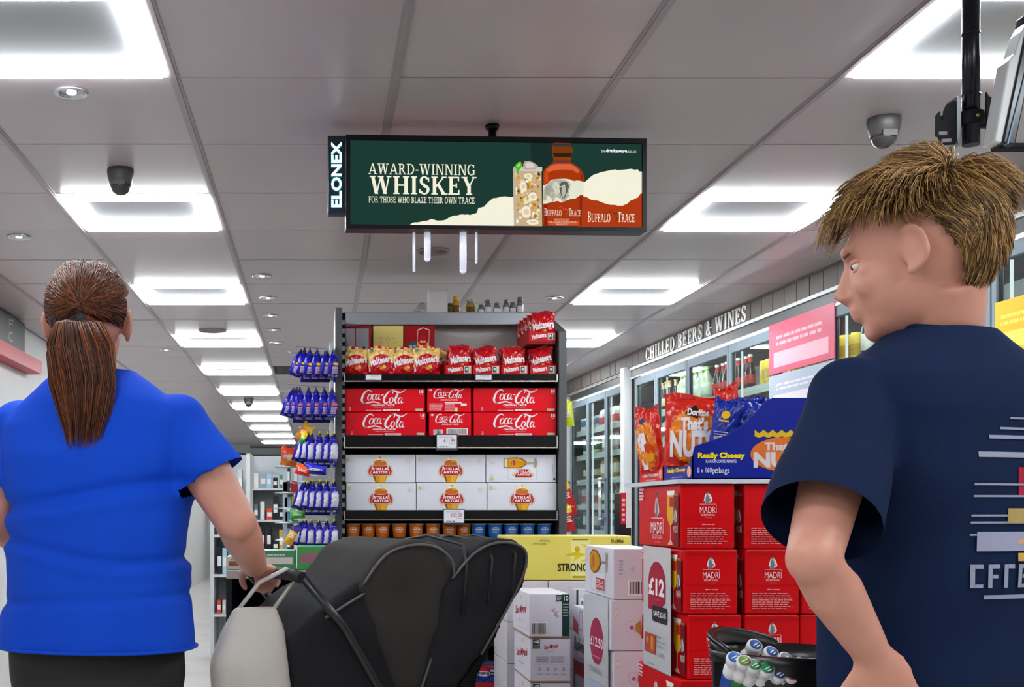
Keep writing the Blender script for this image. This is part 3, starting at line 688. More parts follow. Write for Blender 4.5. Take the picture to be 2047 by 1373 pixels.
po = pb.build('fridge_post', loc=FM @ Vector((0, s_, 0)), label='white upright corner post between the two runs of fridge doors', cat='post', bevel=.008)

# bottles and cans behind the glass
def bottle_mesh(kind, c1, c2, c3):
    b = MB(); g = mat('bottle_' + c1, c1, .12, spec=.7); l = mat('blabel_' + c2, c2, .5); c = mat('bcap_' + c3, c3, .35)
    if kind == 'beer': b.lathe([(.028, 0), (.030, .006), (.030, .045), (.0305, .046), (.0305, .10), (.030, .101), (.029, .12), (.020, .15), (.013, .175), (.012, .205), (.014, .207), (.014, .22)], (0, 0, 0), [g, g, g, l, g, g, g, g, l, c, c], 10)
    elif kind == 'wine': b.lathe([(.036, 0), (.037, .006), (.037, .05), (.0375, .051), (.0375, .13), (.037, .131), (.036, .16), (.022, .185), (.014, .205), (.0145, .206), (.0145, .235)], (0, 0, 0), [g, g, g, l, g, g, g, g, c, c], 10)
    elif kind == 'can': b.lathe([(.026, 0), (.031, .006), (.031, .05), (.031, .105), (.031, .148), (.026, .158), (.024, .156)], (0, 0, 0), [c, l, g, l, l, c], 12)
    elif kind == 'carton': b.box(-.035, .035, -.035, .035, 0, .12, g); b.box(-.0355, .0355, -.0355, .0355, .03, .09, l); b.prism([(-.035, .12), (.035, .12), (.0, .155)], 'x', -.035, .035, c)
    else: b.box(-.045, .045, -.035, .035, 0, .12, g); b.box(-.046, .046, -.036, .036, .05, .1, l)
    return b.mesh(kind + '_pack')
pal = [('beer', '#3a1f0d', '#e8dcb4', '#c99a2e', 'brown'), ('beer', '#12381c', '#d8e6d0', '#2c8a3a', 'green'), ('wine', '#16201a', '#f0ece0', '#7a1420', 'dark'), ('wine', '#8a1a2c', '#f2e6e6', '#c43a4a', 'red'),
       ('wine', '#b9c9a0', '#e9f2d8', '#6fae3a', 'pale green'), ('can', '#c8a020', '#e8c23a', '#c0c4c8', 'yellow'), ('can', '#b81e22', '#e8e4e0', '#c0c4c8', 'red'), ('can', '#1f3f8c', '#7fb2dc', '#c0c4c8', 'blue'),
       ('can', '#d86f1e', '#f2e2c0', '#c0c4c8', 'orange'), ('beer', '#2c1408', '#c9302c', '#e6e2da', 'brown'), ('carton', '#e6e2dc', '#c83a3a', '#f0eeea', 'white'), ('wine', '#c7a24a', '#f6f2e4', '#3b3b38', 'amber'),
       ('can', '#2f7a3c', '#e4ead8', '#c0c4c8', 'green'), ('box', '#dcd6cc', '#3a6a9c', '#ffffff', 'white'), ('wine', '#e2b8b4', '#f8f0ee', '#caa', 'pink')]
for i, p_ in enumerate(pal):
    if p_[3] == '#caa': pal[i] = p_[:3] + ('#ccaaaa',) + p_[4:]
bm_ = {}
nm = {'beer': ('beer_bottle', 'bottle'), 'wine': ('wine_bottle', 'bottle'), 'can': ('drink_can', 'can'), 'carton': ('carton', 'carton'), 'box': ('small_box', 'box')}
dn = ['nearest', 'second', 'third', 'fourth', 'fifth', 'sixth', 'seventh', 'eighth', 'ninth', 'tenth', 'eleventh']
tn = ['bottom', 'fifth', 'fourth', 'third', 'second', 'top']
rr = random.Random(21)
on9 = ['first', 'second', 'third', 'fourth', 'fifth', 'sixth', 'seventh', 'eighth', 'ninth', 'tenth']
for di, (a0, a1) in enumerate(item_specs):
    for ti, h in enumerate(LV):
        if di < 2: continue
        if di == 2 and ti < 5: continue
        if di in (3, 4, 5, 6) and ti < 4: continue
        if di == 7 and ti < 2: continue
        k = rr.randrange(len(pal))
        k = {(4, 5): 5, (3, 5): 5, (4, 4): 11, (5, 5): 9, (6, 5): 4, (5, 4): 3, (7, 5): 0, (8, 5): 4, (9, 5): 10, (10, 5): 13, (8, 4): 3}.get((di, ti), k)
        kd, c1, c2, c3, cn = pal[k]
        if k not in bm_: bm_[k] = bottle_mesh(kd, c1, c2, c3)
        st = .085 if kd != 'wine' else .095; s_ = a0 + .07; n = 0
        on, cat = nm[kd]; grp = '%s %ss, %s fridge door, %s shelf' % (cn, cat, dn[di], tn[ti])
        while s_ < a1 - .06:
            p = FM @ Vector((.12 + rr.uniform(-.01, .01), s_, h)); o = link(on, bm_[k], None, p); o.rotation_euler = (0, 0, rr.uniform(-.3, .3)); tag(o, '%s %s, %s from the right, %s shelf, %s fridge door from the near end' % (cn, cat, on9[n], tn[ti], dn[di]), cat, grp); s_ += st * (1.02 if n % 3 else 1.1); n += 1
        if di >= 8 and ti > 0:
            s_ = a0 + .10; n = 0
            while s_ < a1 - .06:
                o = link(on, bm_[k], None, FM @ Vector((.24 + rr.uniform(-.01, .01), s_, h))); tag(o, '%s %s, %s in the rear line, %s shelf, %s fridge door from near end' % (cn, cat, on9[n], tn[ti], dn[di]), cat, grp); s_ += st * 1.5; n += 1

def door_poster(za_, zb_, h0, h1, col, col2, lab):
    s0, s1 = sy(za_), sy(zb_); b = MB(); b.box(-.048, -.044, s0, s1, hz(h0), hz(h1), card(col), FM); r_ = b.build('door_poster', label=lab, cat='poster')
    O_ = FM @ Vector((-.048, s1, hz(h0))); a = Art(O_, FM.to_3x3() @ Vector((0, -1, 0)), (0, 0, 1)); W_ = s1 - s0; H_ = h1 - h0
    a.rect(W_ * .08, H_ * .12, W_ * .92, H_ * .42, col2); a.lines(W_ * .12, H_ * .55, W_ * .85, H_ * .8, 2, col2); a.build('print', r_)
door_poster(5.74, 6.5, .72, .985, '#c8335a', '#e8a4b4', 'pink and red promotional poster on the fridge door beside the dark blue t-shirt')
door_poster(5.74, 6.5, .53, .712, '#9aa4b4', '#c8c4cc', 'pale grey-blue poster under the pink poster on the fridge door')
door_poster(4.16, 4.46, .56, .76, '#e0b820', '#f0d860', 'yellow poster on the nearest fridge door at the right edge')

# ================================================================ the black end-of-aisle shelf unit
zg = 5.6
def GX(x): return X_(x, zg)
def GZ(y): return Z_(y, zg)
up_ = mat('upright', '#3f4245', .4); gb = mat('shelf_black', '#060709', .42, spec=.12); sil = mat('header_silver', '#9ea3aa', .35, metal=.35)
XLf, XRf = GX(684), GX(1116)
g = thing('shelf_unit', 'tall black metal end-of-aisle shelf unit stacked with sweets and drink boxes', 'shelf', ((XLf + XRf) / 2, 5.6, 0))
b = MB(); b.box(GX(670), XLf, 5.58, 6.12, 0, GZ(616), up_); b.build('side_panel', g)
b = MB(); b.prism([(5.58, 0), (5.58, GZ(664)), (5.95, GZ(610)), (6.12, GZ(610)), (6.12, 0)], 'x', XRf, GX(1131), up_); b.build('side_panel', g)
b = MB()
for k in range(28): b.box(XLf, XLf + .012, 5.596, 5.602, GZ(640) - k * .04 - .02, GZ(640) - k * .04, plastic('#8d9092', .5))
b.box(XLf, XLf + .016, 5.602, 5.62, 0, GZ(625), gb); b.build('slot_strip', g)
b = MB(); b.box(XLf, XRf, 6.06, 6.10, 0, GZ(770), gb); b.box(XLf, XRf, 6.06, 6.10, GZ(770), Z_(630, 6.0), mat('back_white', '#b9b2ae', .6)); b.build('back_panel', g)
b = MB(); zh = 5.96; b.box(X_(686, zh), X_(1104, zh), zh, zh + .02, Z_(649, zh), Z_(624, zh), sil); b.build('header_panel', g, bevel=.003)
b = MB(); b.box(XLf, XRf, zh + .02, 6.12, Z_(626, zh), Z_(624, zh), gb); b.build('top_shelf', g)
tops = {}
for nm_, yt, yb in (('a', 749.5, 764), ('b', 871.5, 896), ('c', 1021, 1040), ('d', 1076, 1094), ('e', 1250, 1270)):
    zt, zb = GZ(yt), GZ(yb); tops[nm_] = zt; b = MB(); b.box(XLf, XRf, 5.60, 6.06, zt - .022, zt, gb); b.build('shelf_board', g)
    b = MB(); x0, x1 = GX(688), GX(1112)
    b.prism([(5.585, zt + .002), (5.60, zt + .004), (5.60, zb), (5.582, zb + .004)], 'x', x0, x1, gb)
    b.box(x0, x1, 5.576, 5.586, zb, zb + .005, steel('#b9a99c', .25)); b.box(x0 - .001, x0 + .004, 5.574, 5.6, zb, zt, steel('#b9b9b9', .3)); b.box(x1 - .003, x1 + .001, 5.574, 5.6, zb, zt, steel('#b9b9b9', .3)); b.build('price_rail', g)
b = MB(); b.box(XLf, XRf, 5.6, 6.06, 0, .14, gb); b.build('base', g)
def price(x0, y0, x1, y1, t, lab, tall):
    b = MB(); b.box(GX(x0), GX(x1), 5.563, 5.573, GZ(y1), GZ(y0), plastic('#2c2e33', .4)); r_ = b.build('price_label', label=lab, cat='price label', group='price labels on the black shelf unit', bevel=.002)
    a = front(GX(x0), 5.563, GZ(y1)); W_ = GX(x1) - GX(x0); H_ = GZ(y0) - GZ(y1); m_ = .0045
    a.rect(m_, m_ + (.006 if tall else 0), W_ - m_, H_ - m_, '#dfe2ea'); a.up()
    if tall:
        a.text(t, W_ * .36, H_ * .5, W_ * .88, H_ * .72, '#b04a48', bold=.01); a.lines(W_ * .14, H_ * .8, W_ * .8, H_ * .86, 1, '#9aa0aa'); a.lines(W_ * .14, H_ * .2, W_ * .4, H_ * .3, 1, '#55585f'); a.rect(W_ * .46, H_ * .19, W_ * .53, H_ * .25, '#222226')
        a.lines(W_ * .6, H_ * .4, W_ * .86, H_ * .46, 1, '#b48888')
    else:
        a.lines(W_ * .3, H_ * .5, W_ * .85, H_ * .8, 2, '#b08a8c', seed=4); a.lines(W_ * .12, H_ * .2, W_ * .6, H_ * .4, 1, '#555860')
    a.build('label_print', r_)
price(870, 868.5, 913, 901, '£11.99', 'electronic price label reading 11.99 under the red cola boxes', True)
price(884, 1017, 927, 1049, '£12.50', 'electronic price label reading 12.50 under the white beer boxes', True)
price(729, 749, 763, 763, '', 'small price label under the yellow-topped sweet pouches', False)
price(947, 749, 982, 763, '', 'small price label under the trays of red sweet bags', False)

# script wordmark strokes, drawn in a 405 x 130 frame with y up
def coke_strokes():
    raw = [
     [(283, 92, 3), (270, 78, 9), (245, 76, 10), (215, 98, 15), (196, 135, 19), (190, 165, 18), (202, 186, 12), (225, 190, 8), (248, 178, 3)],
     [(196, 184, 6), (225, 192, 9), (262, 184, 12), (300, 178, 12), (335, 186, 8), (366, 194, 2)],
     [(272, 110, 4), (256, 118, 9), (246, 140, 11), (250, 160, 9), (262, 162, 6), (276, 146, 10), (282, 126, 9), (272, 110, 5), (285, 116, 4), (300, 112, 3)],
     [(318, 116, 7), (308, 108, 5), (294, 120, 10), (288, 144, 11), (296, 162, 8), (312, 156, 3)],
     [(346, 112, 4), (332, 112, 8), (320, 134, 11), (322, 156, 10), (334, 156, 5), (346, 134, 6), (354, 110, 6)], [(354, 110, 11), (348, 140, 11), (350, 160, 8), (364, 152, 3)],
     [(372, 118, 8), (394, 114, 8)],
     [(474, 104, 7), (484, 86, 9), (470, 76, 8), (440, 90, 12), (408, 128, 19), (394, 162, 19), (404, 188, 14), (428, 186, 8), (450, 164, 3)],
     [(446, 92, 3), (462, 76, 8), (490, 76, 12), (520, 90, 14), (552, 94, 11), (584, 78, 6), (600, 66, 2)],
     [(472, 138, 4), (456, 146, 10), (448, 168, 12), (452, 188, 9), (466, 188, 6), (480, 168, 10), (482, 148, 9), (472, 138, 5), (488, 146, 3)],
     [(500, 170, 3), (520, 130, 7), (528, 102, 9), (520, 100, 6), (506, 136, 12), (500, 172, 13), (508, 192, 9), (520, 186, 3)],
     [(556, 142, 4), (542, 142, 8), (530, 162, 11), (530, 186, 10), (544, 186, 5), (556, 164, 6), (564, 142, 6)], [(564, 142, 11), (558, 168, 11), (560, 190, 8), (576, 182, 3)]]
    return ribbon2d([[(x, -y, w_ * 1.0) for x, y, w_ in st] for st in raw])
CK = coke_strokes()
def carton(name, x0, x1, y0, y1, z0, z1, col, lab, cat, grp=None, bev=.003):
    b = MB(); b.box(x0, x1, y0, y1, z0, z1, card(col)); return b.build(name, label=lab, cat=cat, group=grp, bevel=bev)
proto = {}
def cola(kind, px0, px1, py0, py1, lab):
    x0, x1, z0, z1 = GX(px0), GX(px1), GZ(py1), GZ(py0); W_, H_ = x1 - x0, z1 - z0
    r_ = carton('cola_box', x0, x1, 5.625, 5.625 + (.18 if kind == 'long' else .36), z0, z1, '#dc0018', lab, 'drink box', 'red cola boxes')
    b = front(x0, 5.625, z0); wh = '#f4eef0'
    if kind == 'long':
        b.fit(CK, W_ * .235, H_ * .34, W_ * .775, H_ * .96, wh); b.text('ORIGINAL TASTE', W_ * .36, H_ * .245, W_ * .64, H_ * .32, wh, bold=.03); b.text('Delicious & Refreshing', W_ * .39, H_ * .165, W_ * .62, H_ * .215, '#f0b8c0')
        b.text('18', W_ * .935, H_ * .79, W_ * .985, H_ * .93, wh, bold=.03); b.text('CANS', W_ * .94, H_ * .73, W_ * .98, H_ * .765, wh)
        b.lines(W_ * .3, H_ * .05, W_ * .49, H_ * .1, 1, '#f0c4ca'); b.rect(W_ * .505, H_ * .04, W_ * .7, H_ * .115, '#f6e8ea'); b.up(); b.lines(W_ * .53, H_ * .06, W_ * .68, H_ * .1, 1, '#d86a78')
        b.rect(W_ * .89, H_ * .05, W_ * .98, H_ * .14, '#d8d2b0'); b.up(); b.text('Recycle', W_ * .895, H_ * .065, W_ * .975, H_ * .12, '#7b4a3a'); b.lines(W_ * .095, H_ * .06, W_ * .12, H_ * .22, 3, '#f0d0d4', seed=2)
    else:
        b.fit(CK, W_ * .14, H_ * .56, W_ * .84, H_ * .97, wh); b.text('ORIGINAL TASTE', W_ * .3, H_ * .475, W_ * .69, H_ * .53, wh, bold=.03); b.text('18', W_ * .04, H_ * .86, W_ * .1, H_ * .95, wh, bold=.03)
        if kind == 'info':
            b.lines(W_ * .05, H_ * .08, W_ * .38, H_ * .38, 6, '#efb6be', seed=5); b.lines(W_ * .41, H_ * .06, W_ * .66, H_ * .4, 7, '#efb6be', seed=9); b.rect(W_ * .4, H_ * .36, W_ * .78, H_ * .41, '#f3dfe2'); b.rect(W_ * .77, H_ * .26, W_ * .9, H_ * .36, '#f4eef0'); b.rect(W_ * .63, H_ * .03, W_ * .69, H_ * .18, '#d9e29a')
        else:
            b.bars(W_ * .1, H_ * .06, W_ * .32, H_ * .28, 14, 4); b.bars(W_ * .41, H_ * .06, W_ * .92, H_ * .33, 30, 8)
    b.build('front_print', r_)
cola('long', 682, 850, 775, 822.3, 'long red cola box, upper layer at the left end'); cola('long', 686, 852, 823, 871, 'long red cola box, lower layer at the left end')
cola('info', 855, 943, 774, 823, 'short end of red cola box with small print table, upper middle'); cola('code', 859, 943.5, 824, 871, 'short end of red cola box with barcodes, lower middle')
cola('long', 948, 1114, 774, 822.3, 'long red cola box, upper layer at the right end'); cola('long', 948.5, 1114.5, 823, 871, 'long red cola box, lower layer at the right end')

def stella_logo(a, cx, y0, H_, k=1.0, cut=True):
    """glass seen behind the shield; H_ is the full box height"""
    u = H_ * k
    def p(x, y): return (cx + x * u, y0 + y * u)
    gold = '#d99a14'
    a.poly([p(-.23, .66), p(-.27, .80), p(-.26, .90), p(-.2, .93), p(.2, .93), p(.26, .90), p(.27, .80), p(.23, .66)], '#eadfc0'); a.poly([p(-.24, .60), p(.24, .60), p(.22, .74), p(.1, .8), p(-.1, .8), p(-.22, .74)], '#c9701e')
    a.poly([p(-.3, .3), p(.3, .3), p(.17, .0), p(-.17, .0)], gold); a.up()
    a.poly([p(.0, .3), p(.24, .3), p(.14, .0), p(.0, .0)], '#e8b22c'); a.poly([p(-.27, .3), p(-.2, .3), p(-.12, .0), p(-.16, .0)], '#8a5408')
    a.ell(*p(-.08, .84), .06 * u, .05 * u, '#f6efdc', 8); a.ell(*p(.08, .77), .07 * u, .04 * u, '#d8a45c', 8); a.ell(*p(.0, .90), .02 * u, .025 * u, '#c23a2a', 8); a.up()
    for sg in (-1, 1): a.poly([p(sg * x, y) for x, y in ((.3, .66), (.42, .56), (.47, .42), (.46, .3), (.38, .2), (.28, .22), (.3, .4))], '#d7cbb0')
    a.up()
    for sg in (-1, 1):
        a.poly([p(sg * x, y) for x, y in ((.31, .62), (.38, .52), (.42, .42), (.41, .32), (.36, .26), (.3, .3))], '#c2343a'); 
    a.up(); a.poly([p(x, y) for x, y in ((-.29, .64), (-.12, .60), (.12, .60), (.29, .64), (.26, .52), (.36, .34), (.3, .26), (.18, .24), (-.18, .24), (-.3, .26), (-.36, .34), (-.26, .52))], '#e8dcc4'); a.up()
    a.poly([p(x, y) for x, y in ((-.27, .625), (-.12, .58), (.12, .58), (.27, .625), (.24, .52), (.34, .34), (.29, .275), (.18, .255), (-.18, .255), (-.29, .275), (-.34, .34), (-.24, .52))], '#bd1a20'); a.up()
    a.text('STELLA', *(p(-.265, .435) + p(.265, .53)), '#ffffff', bold=.03); a.text('ARTOIS', *(p(-.27, .315) + p(.27, .41)), '#ffffff', bold=.03)
def goblet_side(a, x0, y0, x1, y1):
    """goblet lying on its side, mouth to the left"""
    W_, H_ = x1 - x0, y1 - y0
    def p(x, y): return (x0 + x * W_, y0 + y * H_)
    a.poly([p(.0, .12), p(.12, .05), p(.4, .0), (p(.56, .12)), p(.68, .40), p(.68, .6), p(.56, .88), p(.4, 1), p(.12, .95), p(.0, .88)], '#8b5a16'); a.up()
    a.poly([p(.02, .15), p(.12, .10), p(.4, .06), p(.54, .18), p(.64, .42), p(.64, .58), p(.54, .82), p(.4, .94), p(.12, .9), p(.02, .85)], '#dd9a18'); a.poly([p(.66, .45), p(.90, .40), p(.90, .56), p(.66, .56)], '#b7aa98'); a.up()
    a.poly([p(.02, .15), p(.1, .11), p(.1, .89), p(.02, .85)], '#efe6cd'); a.poly([p(.14, .6), p(.45, .7), (p(.55, .6)), p(.45, .85), p(.14, .82)], '#f0b83a'); a.rect(*(p(.22, .28) + p(.34, .72)), '#c23a20'); a.poly([p(.9, .1), p(.96, .05), p(1, .5), p(.96, .95), p(.9, .9), p(.93, .5)], '#a79a86')
    a.up(); a.text('STELLA', *(p(.23, .3) + p(.28, .7)), '#f4d8c8')
def beer(px0, px1, py0, py1, lab, kind='logo'):
    x0, x1, z0, z1 = GX(px0), GX(px1), GZ(py1), GZ(py0); W_, H_ = x1 - x0, z1 - z0
    r_ = carton('beer_box', x0, x1, 5.625, 5.825, z0, z1, '#dfe0e8', lab, 'drink box', 'white beer boxes on the shelf unit', .002)
    a = front(x0, 5.625, z0)
    if kind == 'logo':
        stella_logo(a, W_ * .5, 0, H_); a.rect(W_ * .03, H_ * .76, W_ * .065, H_ * .89, '#dfc68c'); a.lines(W_ * .075, H_ * .76, W_ * .13, H_ * .88, 3, '#d8d8d8'); a.ell(W_ * .91, H_ * .78, W_ * .03, H_ * .09, '#dcd9d0', 12); a.up(); a.ell(W_ * .91, H_ * .78, W_ * .02, H_ * .06, '#e8e2cf', 10); a.up(); a.lines(W_ * .89, H_ * .74, W_ * .93, H_ * .82, 2, '#d8cba0')
    else:
        a.poly([(W_ * .31, H_ * .1), (W_ * .72, H_ * .1), (W_ * .72, H_ * .5), (W_ * .31, H_ * .5)], '#b9bac0'); a.up(); a.rect(W_ * .315, H_ * .115, W_ * .715, H_ * .5, '#e3e4ea'); a.up()
        a.poly([(W_ * x, H_ * y) for x, y in ((.38, .2), (.37, .3), (.42, .36), (.44, .48), (.62, .48), (.64, .36), (.69, .3), (.68, .2), (.64, .15), (.42, .15))], '#d8c7a8'); a.up()
        a.poly([(W_ * x, H_ * y) for x, y in ((.42, .18), (.41, .26), (.45, .34), (.46, .47), (.60, .47), (.61, .34), (.65, .26), (.64, .18))], '#b81f2c'); a.up(); a.text('STELLA', W_ * .445, H_ * .345, W_ * .62, H_ * .42, '#f6e6e8', bold=.03); a.text('ARTOIS', W_ * .44, H_ * .235, W_ * .625, H_ * .315, '#f6e6e8', bold=.03); a.up()
        goblet_side(a, W_ * .25, H_ * .5, W_ * .73, H_ * .9); a.rect(W_ * .05, H_ * .08, W_ * .11, H_ * .15, '#d8b66a'); a.lines(W_ * .05, H_ * .17, W_ * .1, H_ * .3, 3, '#c8c8c8'); a.rect(W_ * .86, H_ * .06, W_ * .862, H_ * .9, '#c6c7cf'); a.ell(W_ * .09, H_ * .78, W_ * .03, H_ * .09, '#dcd9cc', 12); a.rect(W_ * .955, H_ * .08, W_ * .985, H_ * .15, '#3a3a3e'); a.lines(W_ * .94, H_ * .35, W_ * .95, H_ * .65, 6, '#8d8d92')
    a.build('front_print', r_)
beer(689.5, 831, 908, 964, 'white beer box with red shield, upper left'); beer(832.5, 972, 908, 963.6, 'white beer box with red shield, upper middle'); beer(973.5, 1114, 908, 963.5, 'white beer box with goblet lying sideways, upper right', 'side')
beer(692, 832.5, 965.5, 1020.5, 'white beer box with red shield, lower left'); beer(834, 974.5, 965, 1020.5, 'white beer box with red shield, lower middle behind the price label'); beer(976, 1115, 965, 1020.5, 'white beer box with red shield, lower right')

# pouches ---------------------------------------------------------------
def pouch(w_, h_, d_, colfn, seed=0, nx=26, nz=34, crimp=.07, wr=.0012, round_=.5):
    """a filled foil bag standing on z=0, front towards -Y; colfn(u, v, front) -> material"""
    r = random.Random(seed); ph = [(r.uniform(5, 22), r.uniform(5, 22), r.uniform(0, 6), r.uniform(.3, 1)) for _ in range(5)]
    def bul(u, v):
        if v > 1 - crimp or v < crimp * .5: e = 0
        else: e = sin(pi * (v - crimp * .5) / (1 - crimp * 1.5)) ** round_
        return d_ / 2 * e * max(0, sin(pi * u)) ** .55
    def wrk(u, v): return sum(a * sin(fx * u * 2 + p_) * sin(fz * v * 2 + p_ * 2) for fx, fz, p_, a in ph) * wr
    def pinch(v): return 1 - .07 * sin(pi * v) ** .8
    def pt(u, v, s_): return Vector(((u - .5) * w_ * pinch(v), -s_ * (bul(u, v) + (wrk(u, v) if .02 < u < .98 else 0)) + wrk(v, u) * 1.2, v * h_ - (.006 * sin(pi * u * 2 + ph[0][2]) if v > .97 else 0)))
    b = MB()
    for s_ in (1, -1):
        base = len(b.v)
        for j in range(nz + 1):
            for i in range(nx + 1): b.v.append(pt(i / nx, j / nz, s_))
        for j in range(nz):
            for i in range(nx):
                q_ = [base + j * (nx + 1) + i, base + j * (nx + 1) + i + 1, base + (j + 1) * (nx + 1) + i + 1, base + (j + 1) * (nx + 1) + i]
                b.f.append(q_ if s_ == 1 else q_[::-1]); b.m.append(b.mi(colfn((i + .5) / nx, (j + .5) / nz, s_ == 1))); b.sm.append(True)
    return b, (lambda x, y: bul(min(1, max(0, x / w_)), min(1, max(0, y / h_))) + .0012 + 1.6 * wr)
def pouch_art(w_, h_, wf): return Art((-w_ / 2, 0, 0), (1, 0, 0), (0, 0, 1), warp=wf, step=.0003)
red, dred, gold, crm = foil('#c8101c'), foil('#8e0a14'), foil('#efc46c'), foil('#f6dfa0')
W1, H1 = .125, .138
def c_gold(u, v, f):
    if not f: return red
    x, y = (u - .53) * 1.0, (v - .42) * 1.1
    if v > .96: return gold
    if v > .30 and (x / .47) ** 2 + ((v - .36) / .36) ** 2 > 1: return crm if sin(u * 23 + v * 9) + cos(v * 21 - u * 7) > .7 else gold
    return red
def make_gold():
    t = thing('sweet_pouch', 'x', 'sweet bag', (0, 0, 0)); b, wf = pouch(W1, H1, .05, c_gold, 3, 30, 40); b.build('bag', t, (0, 0, 0))
    a = pouch_art(W1, H1, wf); a.text('Maltesers', .012, .054, .114, .088, '#fbeeee', bold=.035, rot=.22, arc=.004); a.up(); a.ell(.078, .039, .010, .009, '#e9a93c'); a.ell(.067, .033, .010, .008, '#dc9226'); a.up(); a.ell(.079, .040, .006, .005, '#f7cf7c')
    a.rect(.008, .020, .015, .038, '#f3dede'); a.ell(.018, .118, .0085, .0085, '#15706a'); a.up(); a.lines(.013, .113, .023, .122, 2, '#bfe0da'); a.ell(.05, .124, .012, .007, '#fbe9b8'); a.ell(.092, .118, .010, .007, '#e8a93e')
    a.build('front_print', t); return t
W2, H2 = .113, .118
def c_red(u, v, f):
    return dred if (v > .97 or v < .02) else red
def make_red():
    t = thing('sweet_bag', 'x', 'sweet bag', (0, 0, 0)); b, wf = pouch(W2, H2, .045, c_red, 8, 22, 26); b.build('bag', t, (0, 0, 0))
    a = pouch_art(W2, H2, wf); a.text('Maltesers', .010, .040, .106, .074, '#fbeeee', bold=.035, rot=.2, arc=.004); a.up(); a.ell(.066, .030, .009, .007, '#c98a34'); a.ell(.056, .027, .007, .006, '#8a4a1c'); a.up(); a.ell(.068, .031, .004, .003, '#f0c87c')
    for (x, y) in ((.02, .095), (.05, .104), (.085, .098), (.1, .085)): a.ell(x, y, .005, .0045, '#7a1a10'); 
    a.build('front_print', t); return t
mg = make_gold(); mr = make_red()
za = tops['a']
first = True
for x, rz, dy, s_, lab in ((711, .15, 0, 1, 'yellow-topped red sweet pouch, second from the left end'), (763, -.1, .0, 1.02, 'yellow-topped red sweet pouch, slumping, third from the left'), (810, .1, .01, 1, 'yellow-topped red sweet pouch, fourth from the left'), (855, -.05, 0, 1.04, 'yellow-topped red sweet pouch standing straight at the right of its group'),
        (692, .5, .05, 1, 'yellow-topped red sweet pouch turned sideways at the far left end'), (875, -.3, .07, 1.0, 'yellow-topped red sweet pouch just peeping out behind the group')):
    p = (GX(x), 5.665 + dy, za + .001)
    if first: o = mg; o.location = p; o['label'] = lab; o['group'] = 'yellow-topped sweet pouches'; first = False
    else: o = dup(mg, p, label=lab)
    o.rotation_euler = (-.10, 0, rz); o.scale = (s_, 1, s_ * .99)
for i, x in enumerate((722, 770, 818, 866)):
    dup(mg, (GX(x), 5.80 + .01 * i, za + .001), (-.05, 0, .1 * (-1) ** i), label='yellow-topped pouch standing in the second row, %s' % ['left', 'middle left', 'middle right', 'right'][i])
def tray(name, x0, x1, y0, y1, z0, fh, sh, lab):
    """open display tray with a low front"""
    c_ = card('#c4101c'); t = thing(name, lab, 'display box', ((x0 + x1) / 2, y0, z0), 'red sweet display trays'); q_ = .002
    b = MB(); b.box(x0, x1, y0, y0 + q_, z0, z0 + fh, c_); b.build('front_panel', t)
    for xa in (x0, x1 - q_):
        b = MB(); b.prism([(y0 + q_, z0), (y0 + q_, z0 + fh), (y0 + .05, z0 + sh), (y1, z0 + sh), (y1, z0)], 'x', xa, xa + q_, c_); b.build('side_wall', t)
    b = MB(); b.box(x0, x1, y1, y1 + q_, z0, z0 + sh, c_); b.build('back_panel', t)
    b = MB(); b.box(x0 + q_, x1 - q_, y0 + q_, y1, z0, z0 + q_, mat('kraft', '#9a7a58', .7)); b.build('bottom', t)
    a = front(x0, y0, z0); W_ = x1 - x0; a.text('Maltesers', W_ * .1, fh * .36, W_ * .64, fh * .86, '#f7e8e8', bold=.035, rot=.2, arc=.002); a.rect(W_ * .70, fh * .22, W_ * .95, fh * .86, '#e9efe9'); a.up(); a.rect(W_ * .72, fh * .27, W_ * .86, fh * .82, '#1c2422'); a.up(); a.ell(W_ * .79, fh * .56, W_ * .045, fh * .18, '#dfe8e4', 12); a.poly([(W_ * .76, fh * .34), (W_ * .82, fh * .4), (W_ * .79, fh * .6)], '#4c9a4a'); a.rect(W_ * .9, fh * .27, W_ * .925, fh * .82, '#3a3c3c')
    a.ell(W_ * .4, fh * .14, W_ * .22, fh * .16, '#b00c16', 14); a.build('front_print', t); return t
tl = ['left', 'second', 'third', 'right']
for i, (x0, x1) in enumerate(((891, 945), (947, 1001), (1003, 1057.5), (1061, 1114))):
    tray('display_tray', GX(x0), GX(x1), 5.615, 5.93, za, .048, .075, 'red open display tray of sweet bags, %s in the row of four' % tl[i])
mr['group'] = 'red sweet bags'; first = True
for i, x in enumerate((920, 975, 1029, 1088)):
    for j in range(3):
        p = (GX(x) + .004 * j * (-1) ** i, 5.655 + j * .075, za + .02 + .004 * j); lab = 'red sweet bag in the %s display tray, %s' % (tl[i], ['front', 'middle', 'back'][j])
        if first: o = mr; o.location = p; o['label'] = lab; first = False
        else: o = dup(mr, p, label=lab)
        o.rotation_euler = (-.06, 0.06 * (-1) ** (i + j), .12 * (-1) ** i * (1 - .3 * j) - (.3 if (i == 3 and j == 0) else 0)); o.scale = (1, 1, 1 + .06 * (j == 0) * (i == 0))
